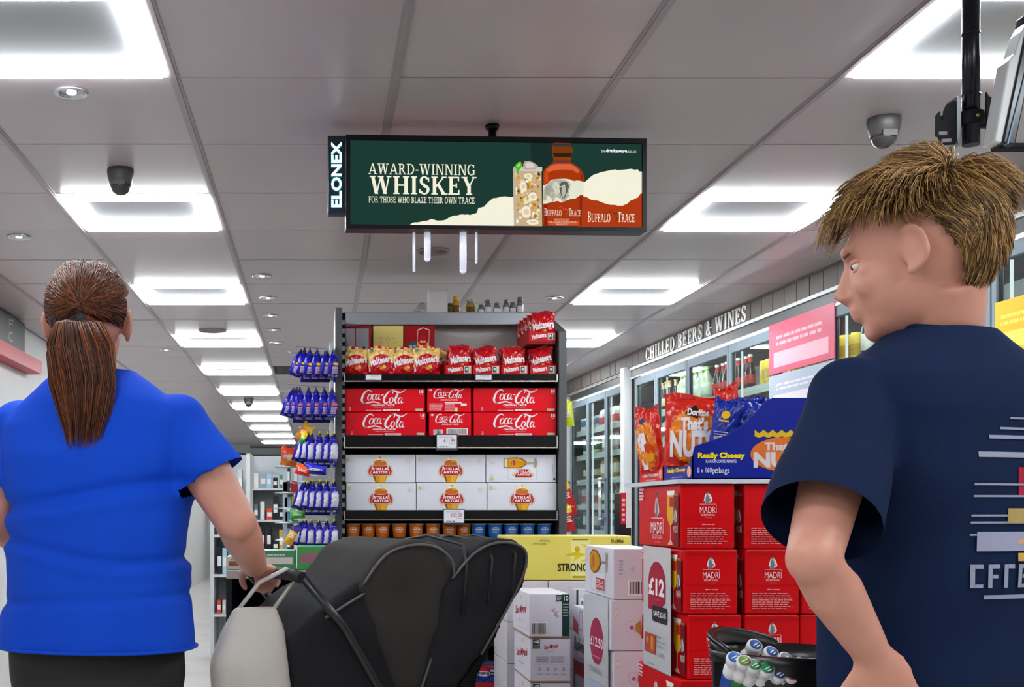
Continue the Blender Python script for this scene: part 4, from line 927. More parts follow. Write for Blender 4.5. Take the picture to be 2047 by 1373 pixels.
# stacked tray upper right
zt_ = GZ(681.5)
b = MB(); b.box(GX(1056), GX(1113), 5.625, 5.93, za + .145, zt_ - .001, card('#8f0c16')); b.build('tray_riser', label='dark red flat carton between the lower and upper sweet trays at right', cat='display box', bevel=.001)
tray('display_tray', GX(1059), GX(1113), 5.62, 5.97, zt_, .045, .06, 'red open display tray stacked on top at the upper right corner')
for j in range(8):
    o = dup(mr, (GX(1088) - .002 * j, 5.655 + j * .042, zt_ + .022 + .0005 * j), (-.04, .05 * (-1) ** j, -.12 - .015 * j), label='red sweet bag in the top corner tray, %s from the front' % ['first', 'second', 'third', 'fourth', 'fifth', 'sixth', 'seventh', 'last'][j])
    o.scale = (1, .85, 1.03)
# boxes at the back of the first shelf
def backbox(px0, px1, py0, py1, col, lab, art, y=5.9):
    x0, x1 = X_(px0, y), X_(px1, y); z1 = Z_(py0, y); r_ = carton('sweet_carton', x0, x1, y, y + .12, za + .001, z1, col, lab, 'box')
    a = front(x0, y, za); art(a, x1 - x0, z1 - za); a.build('front_print', r_)
backbox(682, 742, 651, 690, '#a50f1a', 'red carton with pale open flaps, left of the yellow carton', lambda a, w_, h_: (a.poly([(w_ * .08, h_ * .3), (w_ * .45, h_ * .3), (w_ * .45, h_ * .95), (w_ * .06, h_ * .95)], '#bab8c2'), a.poly([(w_ * .49, h_ * .3), (w_ * .92, h_ * .3), (w_ * .92, h_ * .95), (w_ * .49, h_ * .95)], '#aeacb8'), a.up(), a.poly([(w_ * .08, h_ * .3), (w_ * .44, h_ * .3), (w_ * .10, h_ * .9)], '#8f8d9a'), a.rect(w_ * .72, h_ * .55, w_ * .8, h_ * .63, '#3a3a46')))
def ya_(a, w_, h_):
    for i in range(3):
        vs, fs, _ = ribbon2d([[(w_ * (.2 + .22 * i), h_ * .74, .001), (w_ * (.24 + .22 * i), h_ * .79, .0016), (w_ * (.32 + .22 * i), h_ * .77, .0014), (w_ * (.3 + .22 * i), h_ * .70, .001), (w_ * (.22 + .22 * i), h_ * .70, .001)]]); a.mesh2(vs, fs, '#7a6a34')
    a.ell(w_ * .5, h_ * .42, w_ * .3, h_ * .16, '#e39c3e', 18); a.ell(w_ * .15, h_ * .5, w_ * .08, h_ * .06, '#e8a94a', 10); a.up(); a.ell(w_ * .5, h_ * .45, w_ * .12, h_ * .06, '#8e1418', 12)
backbox(746, 806, 651, 690, '#e6d27e', 'pale yellow carton between two red cartons on the top shelf', ya_)
def rd_(a, w_, h_):
    a.poly([(w_ * .40, h_ * .5), (w_ * .44, h_ * .93), (w_ * .62, h_ * .97), (w_ * .83, h_ * .93), (w_ * .8, h_ * .5)], '#e8dcc8'); a.up(); a.poly([(w_ * .415, h_ * .5), (w_ * .455, h_ * .915), (w_ * .62, h_ * .955), (w_ * .815, h_ * .915), (w_ * .785, h_ * .5)], '#a30f18'); a.up()
    a.poly([(w_ * .42, h_ * .5), (w_ * .44, h_ * .72), (w_ * .6, h_ * .6), (w_ * .78, h_ * .72), (w_ * .79, h_ * .5)], '#e8b04a'); a.up(); a.ell(w_ * .61, h_ * .73, w_ * .13, h_ * .1, '#c4101c', 14); a.up(); a.lines(w_ * .52, h_ * .7, w_ * .7, h_ * .76, 1, '#f4dede')
    a.ell(w_ * .28, h_ * .62, w_ * .14, h_ * .10, '#15686c', 18); a.up(); a.text('20.5%', w_ * .17, h_ * .59, w_ * .39, h_ * .65, '#d8efe9', bold=.02)
backbox(808, 869, 651, 690, '#a50f1a', 'red carton with a drawn cup and green badge', rd_)

# tubs on the low shelf --------------------------------------------------
def tub(kind):
    c = '#e07418' if kind == 'orange' else '#1f74c8'; t = thing('dip_tub', 'x', 'tub', (0, 0, 0)); pl_ = plastic(c, .35)
    b = MB(); b.lathe([(.026, 0), (.028, .002), (.034, .062)], (0, 0, 0), pl_, 20); b.build('cup', t, (0, 0, 0))
    b = MB(); b.lathe([(.034, .062), (.0375, .062), (.0375, .066), (.033, .067), (.001, .067)], (0, 0, 0), plastic('#e6ded6', .3), 20); b.build('lid', t, (0, 0, 0))
    b = MB()
    for k, (zz_, tx) in enumerate(((.036, .6), (.026, .45), (.046, .35))):
        rr_ = .0282 + (.034 - .028) * zz_ / .062 + .0006
        for i in range(10):
            a0 = -pi / 2 - tx + 2 * tx * i / 10; a1 = a0 + 2 * tx / 10 * (.8 if (i + k) % 3 else .45); h_ = .007 if k == 0 else .004
            b.add([(rr_ * cos(a0), rr_ * sin(a0), zz_), (rr_ * cos(a1), rr_ * sin(a1), zz_), ((rr_ + .0006) * cos(a1), (rr_ + .0006) * sin(a1), zz_ + h_), ((rr_ + .0006) * cos(a0), (rr_ + .0006) * sin(a0), zz_ + h_)], [(0, 1, 2, 3)], ink('#f6eee6'))
    b.build('label_print', t, (0, 0, 0)); return t
od = ['first', 'second', 'third', 'fourth', 'fifth', 'sixth', 'seventh', 'eighth']
for kind, xs_ in (('orange', (706, 738, 766, 800, 834, 868, 902, 931)), ('blue', (960, 993, 1026, 1059, 1092))):
    pt_ = tub(kind); pt_['group'] = kind + ' snack tubs'
    for i, x in enumerate(xs_):
        p = (GX(x), 5.66 + (.02 if x in (738, 931) else 0), tops['d'] + .001); lab = '%s snack tub with pale lid, %s from the left' % (kind, od[i])
        if i == 0: pt_.location = p; pt_['label'] = lab
        else: dup(pt_, p, (0, 0, .05 * (i % 3 - 1)), label=lab)
carton('sweet_carton', GX(838), GX(893), 5.9, 6.0, tops['d'], GZ(1043), '#8e1218', 'dark red carton at the back behind the orange tubs', 'box')
carton('sweet_carton', GX(912), GX(938), 5.9, 6.0, tops['d'], GZ(1043), '#1f4f94', 'blue carton at the back behind the blue tubs', 'box')

# on top of the unit ------------------------------------------------------
ztop = Z_(624, 5.96) + .001; yt = 6.04
def TX(x): return X_(x, yt)
b = MB(); b.box(TX(856), TX(893), 5.99, 6.09, ztop, Z_(578, 5.99), card('#c9c6c8')); b.box(TX(855.5), TX(893.5), 5.989, 6.091, Z_(583, 5.99), Z_(577, 5.99), card('#b9b6b8')); b.build('white_carton', label='plain white upright carton on top of the shelf unit', cat='box', bevel=.002)
def shaker(x, ytop, c, lab, cap='#b9bcc0', wd=15):
    r_ = wd * yt / F / 2; H_ = Z_(ytop, yt) - ztop; t = thing('storage_bottle', lab, 'bottle', (TX(x), yt, ztop), 'bottles on top of the shelf unit'); m1 = mat('shk_' + c, c, .25, metal=.4 if c.startswith('#8') else 0)
    b = MB(); b.lathe([(r_ * .9, 0), (r_, .004), (r_, H_ * .55), (r_ * .72, H_ * .72), (r_ * .6, H_ * .76)], (TX(x), yt, ztop), m1, 16); b.build('body', t)
    b = MB(); b.lathe([(r_ * .62, H_ * .76), (r_ * .72, H_ * .77), (r_ * .72, H_ * .95), (r_ * .5, H_)], (TX(x), yt, ztop), plastic(cap, .3), 14); b.lathe([(r_ * .5, H_), (0.0005, H_)], (TX(x), yt, ztop), plastic(cap, .3), 14); b.build('cap', t)
    b = MB(); rr_ = r_ + .0006; n = 8
    for i in range(n):
        a0 = -pi / 2 - .9 + 1.8 * i / n; a1 = a0 + 1.8 / n; b.add([(TX(x) + rr_ * cos(a0), yt + rr_ * sin(a0), ztop + H_ * .12), (TX(x) + rr_ * cos(a1), yt + rr_ * sin(a1), ztop + H_ * .12), (TX(x) + rr_ * cos(a1), yt + rr_ * sin(a1), ztop + H_ * .48), (TX(x) + rr_ * cos(a0), yt + rr_ * sin(a0), ztop + H_ * .48)], [(0, 1, 2, 3)], ink('#d8d9da' if c.startswith('#8') else '#5a4a12'))
    b.build('label_print', t)
shaker(911, 592, '#c08a12', 'tall yellow bottle on top of the shelf unit beside the white carton', '#d9a016', 16); shaker(899, 606, '#6a5a2a', 'short dark bottle on top of the unit behind the yellow bottle', '#4a4024', 14)
shaker(940, 599, '#a08426', 'brownish yellow jar on top of the shelf unit', '#8a8c8a', 20)
for i, (x, y) in enumerate(((962, 609), (975, 599), (993, 605), (1012, 599), (1025, 604), (1039, 594))):
    shaker(x, y, '#86898c', 'clear grey bottle on top of the unit, %s of six' % od[i], '#5c5e60', 14)
b = MB(); b.ell((TX(845), yt + .05, ztop + .03), (.028, .03, .04), glass_mat('film', '#e8e8ea', .3), nu=12, nv=8); b.ell((TX(833), yt + .05, ztop + .015), (.014, .02, .02), glass_mat('film'), nu=10, nv=6); b.build('clear_wrap', label='crumpled clear wrap left of the white carton on top', cat='wrapping')

# ================================================================ hanging sweet bags left of the unit
def hang_bag(kind, seed):
    w_, h_ = .062, .150; blue = foil('#120e94'); dk = foil('#080636'); wht = mat('paper_white', '#d5d6e6', .5)
    def c_(u, v, f):
        if kind == 'white' and f and .14 < u < .86 and .12 < v < .62: return wht
        if v > .9 or v < .06: return dk
        return blue
    t = thing('sweet_bag', 'x', 'sweet bag', (0, 0, 0))
    b, wf = pouch(w_, h_, .034, c_, seed, 14, 24, crimp=.2, wr=.0008)
    for v in b.v:
        k = v.z / h_
        if k > .55: v.x *= 1 - .75 * ((k - .55) / .45) ** 1.2; v.y *= 1 - .5 * ((k - .55) / .45)
    b.build('bag', t, (0, 0, 0))
    a = pouch_art(w_, h_, lambda x, y: wf(x, y) + .001)
    if kind == 'logo': a.ell(.031, .072, .016, .008, '#e8b818', 14); a.lines(.014, .018, .048, .058, 5, '#cdb0d6', .8, seed)
    elif kind == 'pink': a.ell(.031, .070, .018, .009, '#d8707a', 12); a.lines(.014, .018, .048, .058, 5, '#cdb8e0', .8, seed)
    else: a.lines(.016, .094, .046, .104, 1, '#c9a8c0', .8, seed)
    a.build('front_print', t)
    b = MB(); b.add([(-.006, 0, h_ - .01), (.006, 0, h_ - .01), (.004, .002, h_ + .016), (-.004, .002, h_ + .016)], [(0, 1, 2, 3)], foil('#0c0a50') if kind != 'white' else foil('#c8b020')); b.build('hang_tag', t, (0, 0, 0))
    return t
kinds = {k: hang_bag(k, i + 20) for i, k in enumerate(('logo', 'pink', 'white'))}
rows = [('logo', 700, 752, (588, 603, 618, 634, 651, 666), 'top'), ('pink', 778, 833, (572, 586, 600, 616, 632, 648, 663), 'second'), ('white', 866, 923, (594, 608, 622, 637, 652, 665), 'third'),
        ('white', 962, 1018, (594, 611, 625, 637, 652, 667), 'fourth'), ('white', 1040, 1090, (592, 605, 620, 637, 652, 666), 'bottom')]
used = set(); zb_ = 5.45
rack = thing('wire_rack', 'silver wire rack of pegs holding hanging purple-blue sweet bags', 'rack', (X_(670, 5.6), 5.6, 0)); wire = steel('#9aa3a8', .3)
for ri, (k, y0, y1, xs_, rn) in enumerate(rows):
    h_ = (y1 - y0) * zb_ / F; n = len(xs_)
    for i, x in enumerate(xs_):
        last = i == 0; c = (i - n / 2)
        p = Vector((X_(x, zb_) , zb_ - .004 * i, Z_(y1 + 2 * (i > 1), zb_))); lab = 'purple-blue hanging sweet bag, %s rack row, %s from the left' % (rn, od[i])
        if k not in used: o = kinds[k]; o.location = p; o['label'] = lab; used.add(k)
        else: o = dup(kinds[k], p, label=lab)
        o['group'] = 'hanging bags, %s rack row' % rn
        s_ = h_ / .150; o.scale = (s_ * 1.22 if k != 'white' else s_ * 1.12, 1, s_); o.rotation_euler = (.05, (.28 if i == 0 else .12 if i == 1 else 0) + random.uniform(-.03, .03), .35 + .05 * i)
        if i == 0: o.location.x -= .0
    for i in range(4):
        x = xs_[1] + (xs_[-1] - xs_[1]) * (i + .6) / 4
        o = dup(kinds[k], Vector((X_(x, 5.53), 5.53, Z_(y1 + 12, 5.53))), (0, 0, .2), label='purple-blue sweet bag hanging in the back of the %s rack row, %s' % (rn, od[i])); s_ = h_ / .150; o.scale = (s_ * 1.15, 1, s_ * .95); o['group'] = 'back bags, %s rack row' % rn
    zr = Z_(y0 + 4, zb_); x0 = X_(xs_[0] - 6, zb_); x1 = XLf - .035
    b = MB(); b.tube([(x0 - .02, zb_ + .02, zr + .006), (x0, zb_ + .02, zr), (x1, zb_ + .02, zr - .004)], .0022, wire, 6); b.tube([(x0, zb_ + .12, zr + .012), (x1, zb_ + .12, zr)], .0022, wire, 6); b.tube([(x1, zb_ + .02, zr - .004), (x1 - .03, zb_ + .12, zr + .03), (x0 + .02, zb_ + .14, zr + .045)], .002, wire, 6); b.build('peg', rack)
b = MB(); b.box(X_(668, 5.6) - .02, X_(668, 5.6) - .006, 5.5, 5.66, 0, GZ(690), wire); b.build('mounting_bar', rack)
b = MB(); o_ = foil('#e0801c')
def snack(name, x, y0, y1, z, w_, cols, lab, rot=0, grp=None, cat='snack bag'):
    h_ = (y1 - y0) * z / F; cs = [foil(c) for c in cols]
    b, wf = pouch(w_, h_, .03, lambda u, v, f: cs[min(len(cs) - 1, int(v * len(cols)))], int(x), 12, 16)
    t = thing(name, lab, cat, (X_(x, z), z, Z_(y1, z)), grp); ob = bpy.data.objects.new('bag', b.mesh('bag')); C.objects.link(ob); ob.parent = t
    a = pouch_art(w_, h_, wf); a.lines(w_ * .2, h_ * .35, w_ * .8, h_ * .6, 3, '#f2ead8', .6, int(y0)); a.build('front_print', t, loc=(0, 0, 0)) if False else None
    me = a.mb.mesh('front_print'); oa = bpy.data.objects.new('front_print', me); C.objects.link(oa); oa.parent = t
    t.rotation_euler = rot if isinstance(rot, tuple) else (0, rot, 0); return t
snack('snack_bag', 598, 842, 880, 5.5, .055, ('#e58a1c', '#d8701a', '#efb03a'), 'orange snack bag lying at the top of the third rack row', .6)
snack('snack_bag', 603, 862, 888, 5.44, .03, ('#2f9a3a', '#e8d020'), 'small green and yellow packet above the third rack row', .3)
snack('snack_bag', 571, 893, 930, 6.3, .06, ('#d8701c', '#b8481a', '#e8401c'), 'orange and red snack packets on the grey wire stand, left one', .1)
snack('snack_bag', 583, 897, 932, 6.3, .06, ('#c85a18', '#e0a020', '#e04a28'), 'orange and red snack packet on the grey wire stand, right one', -.1)
snack('snack_bag', 630, 928, 948, 5.40, .10, ('#1a1c9a', '#2a2cc8'), 'blue sweet bag lying flat across the fourth rack row', .1)
snack('snack_bag', 603, 930, 950, 5.40, .07, ('#d8301c', '#e86030'), 'red and orange sweet bag lying on the fourth rack row', .25)
snack('snack_bag', 574, 1045, 1088, 5.4, .04, ('#d8a01c', '#e0b030', '#3a2a7a'), 'yellow and purple packet leaning out at the bottom rack row', .5)
snack('snack_bag', 595, 1020, 1036, 5.5, .07, ('#3a9a3a', '#58b048'), 'green packet lying above the bottom rack row')
# crisps hanging on the right side of the unit
snack('crisp_packet', 1140, 962, 1012, 5.75, .06, ('#c8202c', '#c8202c', '#e8c020'), 'red and yellow crisp packet on the right side of the unit, upper', -.35)
snack('crisp_packet', 1144, 985, 1030, 5.78, .06, ('#c8202c', '#d8404c', '#e8d8c8'), 'red crisp packet on the right side of the unit, middle', -.4)
snack('crisp_packet', 1139, 1008, 1062, 5.7, .06, ('#c8202c', '#b01828', '#e8c020'), 'red crisp packet hanging lowest on the right of the unit', -.2)
snack('crisp_packet', 1138, 800, 852, 5.75, .05, ('#c8d820', '#d8e040'), 'lime yellow packet hanging on the right side of the unit', -.1)

# ================================================================ stacks of beer boxes
def madri_man(a, cx, y0, H_, col='#e9e4e4'):
    def p(x, y): return (cx + x * H_, y0 + y * H_)
    a.ell(*p(0, .88), .085 * H_, .1 * H_, '#8a7066', 12); a.poly([p(-.1, .86), p(-.09, .97), p(0, 1.02), p(.09, .97), p(.1, .88), p(0, .93)], '#4a3a36'); a.up()
    a.poly([p(-.14, .76), p(.08, .77), p(.18, .70), p(.30, .42), p(.34, .22), p(.22, .10), p(.10, .06), p(.09, .14), (p(.22, .24)), p(.13, .46), p(.10, .0), p(-.2, .0), p(-.24, .22), p(-.32, .16), p(-.27, .46), p(-.2, .68)], col); a.up()
    a.poly([p(-.1, .74), p(.05, .74), p(.10, .5), p(.09, .0), p(-.19, .0), p(-.17, .45)], '#767a82'); a.up(); a.poly([p(-.03, .72), p(.04, .71), p(.03, .5)], '#f0ecec'); a.ell(*p(.1, .55), .025 * H_, .03 * H_, '#c2202a', 8)
def madri_front(a, W_, H_):
    cx = W_ * .5; wh = '#f2dcdc'; madri_man(a, cx - W_ * .0, H_ * .70, H_ * .20); a.rect(cx - W_ * .15, H_ * .685, cx + W_ * .15, H_ * .69, wh)
    a.text('MADRÍ', cx - W_ * .15, H_ * .555, cx + W_ * .16, H_ * .675, '#f6e6e6', bold=-.005); a.text('EXCEPCIONAL', cx - W_ * .125, H_ * .51, cx + W_ * .125, H_ * .54, wh); a.text('Y LO QUE', cx - W_ * .07, H_ * .475, cx + W_ * .07, H_ * .49, '#dc9a9a')
    a.rect(W_ * .03, H_ * .445, W_ * .97, H_ * .449, '#8e0408'); a.text('¿Quién es este tipo?', cx - W_ * .11, H_ * .365, cx + W_ * .12, H_ * .39, wh, bold=.02); a.lines(W_ * .12, H_ * .08, W_ * .86, H_ * .345, 8, '#e69090', .42, 6)
    for i in range(18):
        a.rect(W_ * (.03 + i * .053), H_ * .90, W_ * (.032 + i * .053), H_ * .985, '#a50406')
    for j in range(3): a.rect(W_ * .03, H_ * (.905 + .03 * j), W_ * .97, H_ * (.908 + .03 * j), '#a50406')
def madri_side(a, W_, H_):
    """art along the long side, text readable from the aisle"""
    madri_man(a, W_ * .47, H_ * .48, H_ * .4); a.rect(W_ * .34, H_ * .465, W_ * .62, H_ * .475, '#f0d8d8'); a.text('MADRÍ', W_ * .33, H_ * .22, W_ * .64, H_ * .45, '#f4dede', bold=.0); a.text('EXCEPCIONAL', W_ * .37, H_ * .13, W_ * .62, H_ * .2, '#e8b0b4'); a.text('Y LO QUE', W_ * .42, H_ * .06, W_ * .56, H_ * .09, '#e0a0a6')
    for j in range(4): a.rect(W_ * .03, H_ * (.93 - .055 * j), W_ * (.15 - .02 * (j % 2)), H_ * (.965 - .055 * j), '#eeb8c4')
    a.poly([(W_ * .72, H_ * .9), (W_ * .9, H_ * .9), (W_ * .88, H_ * .83), (W_ * .74, H_ * .83)], '#f0ece4'); a.poly([(W_ * .735, H_ * .83), (W_ * .875, H_ * .83), (W_ * .90, H_ * .55), (W_ * .86, H_ * .4), (W_ * .81, H_ * .34), (W_ * .75, H_ * .42), (W_ * .72, H_ * .55)], '#e0a818'); a.rect(W_ * .80, H_ * .12, W_ * .815, H_ * .34, '#e4a8a8'); a.poly([(W_ * .74, H_ * .05), (W_ * .87, H_ * .05), (W_ * .82, H_ * .13), (W_ * .795, H_ * .13)], '#e4a8a8')
    a.up(); a.rect(W_ * .79, H_ * .65, W_ * .87, H_ * .80, '#b81c24'); a.up(); a.rect(W_ * .885, H_ * .04, W_ * .99, H_ * .82, '#7c0a14'); a.poly([(W_ * .885, H_ * .82), (W_ * .99, H_ * .82), (W_ * .97, H_ * .86), (W_ * .90, H_ * .86)], '#9c6a50'); a.up(); a.text('MADRÍ', W_ * .885, H_ * .25, W_ * .985, H_ * .38, '#f0d0d0'); madri_man(a, W_ * .935, H_ * .4, H_ * .26)
MZ, MH, MW, ML = 2.6, .1395, .1175, .335; MX = X_(1360, MZ)
zt0 = 1.15 + 53 * MZ / F
b = MB(); b.box(MX, MX + 3 * MW + .03, MZ + .005, MZ + ML - .005, 0, zt0 - 8 * MH, mat('pallet', '#8a6f4a', .7)); b.build('pallet', label='low wooden base under the red beer box stacks', cat='pallet')
first = None; jit = random.Random(4); rown = ['top', 'second', 'third', 'fourth', 'fifth', 'sixth', 'seventh', 'bottom']
for c_ in range(3):
    for i in range(8):
        dx = [0, .006, .014, -.002, .004, 0, .003, 0][i] if c_ == 0 else .018 + .002 * (i % 2); x0 = MX + c_ * MW + dx + .002 * c_; z0 = zt0 - (i + 1) * MH
        lab = 'red beer box, %s of the %s red stack' % (rown[i], ['left', 'middle', 'right'][c_])
        if first is None:
            first = carton('beer_box', x0, x0 + MW - .001, MZ, MZ + ML, z0 + .0005, z0 + MH - .0005, '#cf0a12', lab, 'drink box', 'red beer boxes', .004)
            a = front(x0, MZ, z0); madri_front(a, MW, MH); a.build('front_print', first); a = leftside(x0, MZ + ML, z0); madri_side(a, ML, MH); a.build('side_print', first); l0 = Vector(first.location) - Vector((x0, MZ, z0))
        else:
            if c_ and i > 5: continue
            dup(first, Vector((x0, MZ + jit.uniform(-.003, .003) + [0, 0, .006][min(i, 2)] * 0, z0)) + l0, label=lab)
# price poster on the red stack (hangs on its left side)
def poster(name, x, ya, yb, ztop_, zbot_, lab, art, tilt=0.0):
    W_ = yb - ya; H_ = ztop_ - zbot_; t = thing(name, lab, 'poster', (x, ya, zbot_)); b = MB(); b.box(x - .0015, x, ya, yb, zbot_, ztop_, mat('poster_white', '#cfd2d6', .25, bump=.15, bscale=9, coat=.3)); b.build('sheet', t)
    a = leftside(x - .0015, yb, zbot_); art(a, W_, H_); a.build('print', t); t.rotation_euler = (tilt, 0, 0); return t
def p12(a, W_, H_):
    a.poly([(W_ * .2, H_ * .48)] + [(W_ * (.52 + .32 * cos(radians(k))), H_ * (.70 + .18 * sin(radians(k)))) for k in range(180, -1, -12)] + [(W_ * .84, H_ * .56), (W_ * .6, H_ * .48)], '#a81c3c'); a.up()
    a.text('£12', W_ * .22, H_ * .60, W_ * .80, H_ * .745, '#f4eef0', bold=.04); a.text('each pack', W_ * .4, H_ * .565, W_ * .62, H_ * .575, '#e0a0b0'); a.up()
    a.poly([(W_ * (.64 + .27 * max(-1, min(1, 1.3 * cos(radians(k))))), H_ * (.455 + .065 * max(-1, min(1, 1.4 * sin(radians(k)))))) for k in range(0, 360, 15)], '#2e2c30'); a.up(); a.text('SAVE £5.05', W_ * .42, H_ * .435, W_ * .87, H_ * .48, '#f2f0ee', bold=.02)
    a.rect(W_ * .08, H_ * .12, W_ * .5, H_ * .28, '#b0483c'); a.up(); a.poly([(W_ * .32, H_ * .15), (W_ * .42, H_ * .15), (W_ * .42, H_ * .26), (W_ * .32, H_ * .26)], '#d8902c'); a.ell(W_ * .2, H_ * .22, W_ * .06, H_ * .03, '#c88078', 10)
    a.text('Madri', W_ * .54, H_ * .265, W_ * .7, H_ * .285, '#2a2a2e'); a.text('Excepcional', W_ * .54, H_ * .225, W_ * .88, H_ * .245, '#2a2a2e'); a.text('12 Pack', W_ * .54, H_ * .19, W_ * .78, H_ * .21, '#2a2a2e'); a.lines(W_ * .6, H_ * .12, W_ * .8, H_ * .16, 2, '#9a9aa0')
    a.lines(W_ * .2, H_ * .03, W_ * .45, H_ * .05, 1, '#8a8a90')
poster('price_poster', MX - .004, MZ + .055, MZ + .275, Z_(1096, MZ + .05), Z_(1352, MZ + .05), 'white price poster reading 12 pounds hanging on the red box stack', p12)

# white beer column behind
SZ, SH_, SWd, SL = 3.12, .1315, .125, .33; SX = X_(1226, SZ)
def st_side(a, W_, H_):
    a.rect(W_ * .25, H_ * .08, W_ * .75, H_ * .46, '#b8b6bd'); a.up(); a.rect(W_ * .27, H_ * .1, W_ * .73, H_ * .46, '#dcdae2'); a.up(); a.rect(W_ * .42, H_ * .12, W_ * .72, H_ * .36, '#b4202c'); a.up(); a.text('STELLA', W_ * .44, H_ * .25, W_ * .7, H_ * .33, '#f2dadc', bold=.03); a.text('ARTOIS', W_ * .44, H_ * .15, W_ * .7, H_ * .23, '#f2dadc', bold=.03)
    b_ = [(.2, .62), (.2, .82), (.3, .93), (.45, .93), (.58, .8), (.60, .66), (.5, .5), (.35, .44), (.24, .5)]
    a.poly([(W_ * x, H_ * y) for x, y in b_], '#80501a'); a.up(); a.poly([(W_ * (.4 + (x - .4) * .86), H_ * (.68 + (y - .68) * .86)) for x, y in b_], '#d08c18'); a.up(); a.rect(W_ * .32, H_ * .56, W_ * .38, H_ * .82, '#a05a18'); a.rect(W_ * .59, H_ * .68, W_ * .78, H_ * .72, '#8a7f74'); a.poly([(W_ * .78, H_ * .5), (W_ * .81, H_ * .5), (W_ * .82, H_ * .9), (W_ * .78, H_ * .9)], '#a0968a')
    a.lines(W_ * .05, H_ * .7, W_ * .1, H_ * .95, 4, '#c8a0a8')
def st_front(a, W_, H_, k):
    if k == 0: a.bars(W_ * .3, H_ * .08, W_ * .9, H_ * .38, 16, 5); a.lines(W_ * .12, H_ * .5, W_ * .2, H_ * .8, 5, '#b0aebc'); a.rect(W_ * .6, H_ * .5, W_ * .603, H_ * .85, '#9a98a8'); a.ell(W_ * .4, H_ * .6, W_ * .05, H_ * .06, '#cfcbd6', 8)
    else:
        a.ell(W_ * .1, H_ * .75, W_ * .05, H_ * .09, '#d8ccb0', 12); a.up(); a.ell(W_ * .1, H_ * .75, W_ * .035, H_ * .065, '#e4e0e8', 10)
        for q_ in range(14): an = q_ * 2 * pi / 14; a.rect(W_ * (.42 + .12 * cos(an)), H_ * (.46 + .12 * sin(an)), W_ * (.43 + .12 * cos(an)), H_ * (.475 + .12 * sin(an)), '#b0405a')
        a.ell(W_ * .42, H_ * .46, W_ * .04, H_ * .04, '#c8508a', 8); a.up(); a.poly([(W_ * .5, H_ * .52), (W_ * .6, H_ * .6), (W_ * .62, H_ * .3), (W_ * .5, H_ * .4)], '#b8863a'); a.poly([(W_ * .62, H_ * .25), (W_ * .64, H_ * .72), (W_ * .98, H_ * .76), (W_ * .98, H_ * .2)], '#b81c28'); a.up(); a.text('STELLA', W_ * .67, H_ * .4, W_ * .98, H_ * .6, '#f0dcdc', bold=.03)
for i in range(8):
    x0 = SX + [0, -.006, .0, .002, 0, .002, 0, 0][i]; z0 = (7 - i) * SH_
    r_ = carton('beer_box', x0, x0 + SWd, SZ, SZ + SL, z0 + .0005, z0 + SH_ - .0005, '#d9d7e2', 'white beer box, %s of the white column behind the red stack' % rown[i], 'drink box', 'white beer boxes in the tall column', .003)
    if i < 4: a = front(x0, SZ, z0); st_front(a, SWd, SH_, i); a.build('front_print', r_); a = leftside(x0, SZ + SL, z0); st_side(a, SL, SH_); a.build('side_print', r_)
def p1250(a, W_, H_):
    a.poly([(W_ * (.55 + .28 * cos(radians(k))), H_ * (.57 + .22 * max(-.95, sin(radians(k))))) for k in range(0, 360, 12)], '#a81c4c'); a.up(); a.text('£12.50', W_ * .3, H_ * .52, W_ * .82, H_ * .61, '#f0dce4', bold=.02); a.lines(W_ * .4, H_ * .42, W_ * .7, H_ * .45, 1, '#d89ab0'); a.rect(W_ * .1, H_ * .02, W_ * .9, H_ * .2, '#b9c0d8'); a.up(); a.rect(W_ * .5, H_ * .06, W_ * .7, H_ * .14, '#28407c')
    a.lines(W_ * .25, H_ * .28, W_ * .8, H_ * .33, 2, '#8f8f9a')
poster('price_poster', SX - .008, SZ + .02, SZ + .30, Z_(1196, SZ + .02), Z_(1420, SZ + .02), 'white price poster reading 12.50 hanging on the white column', p1250)
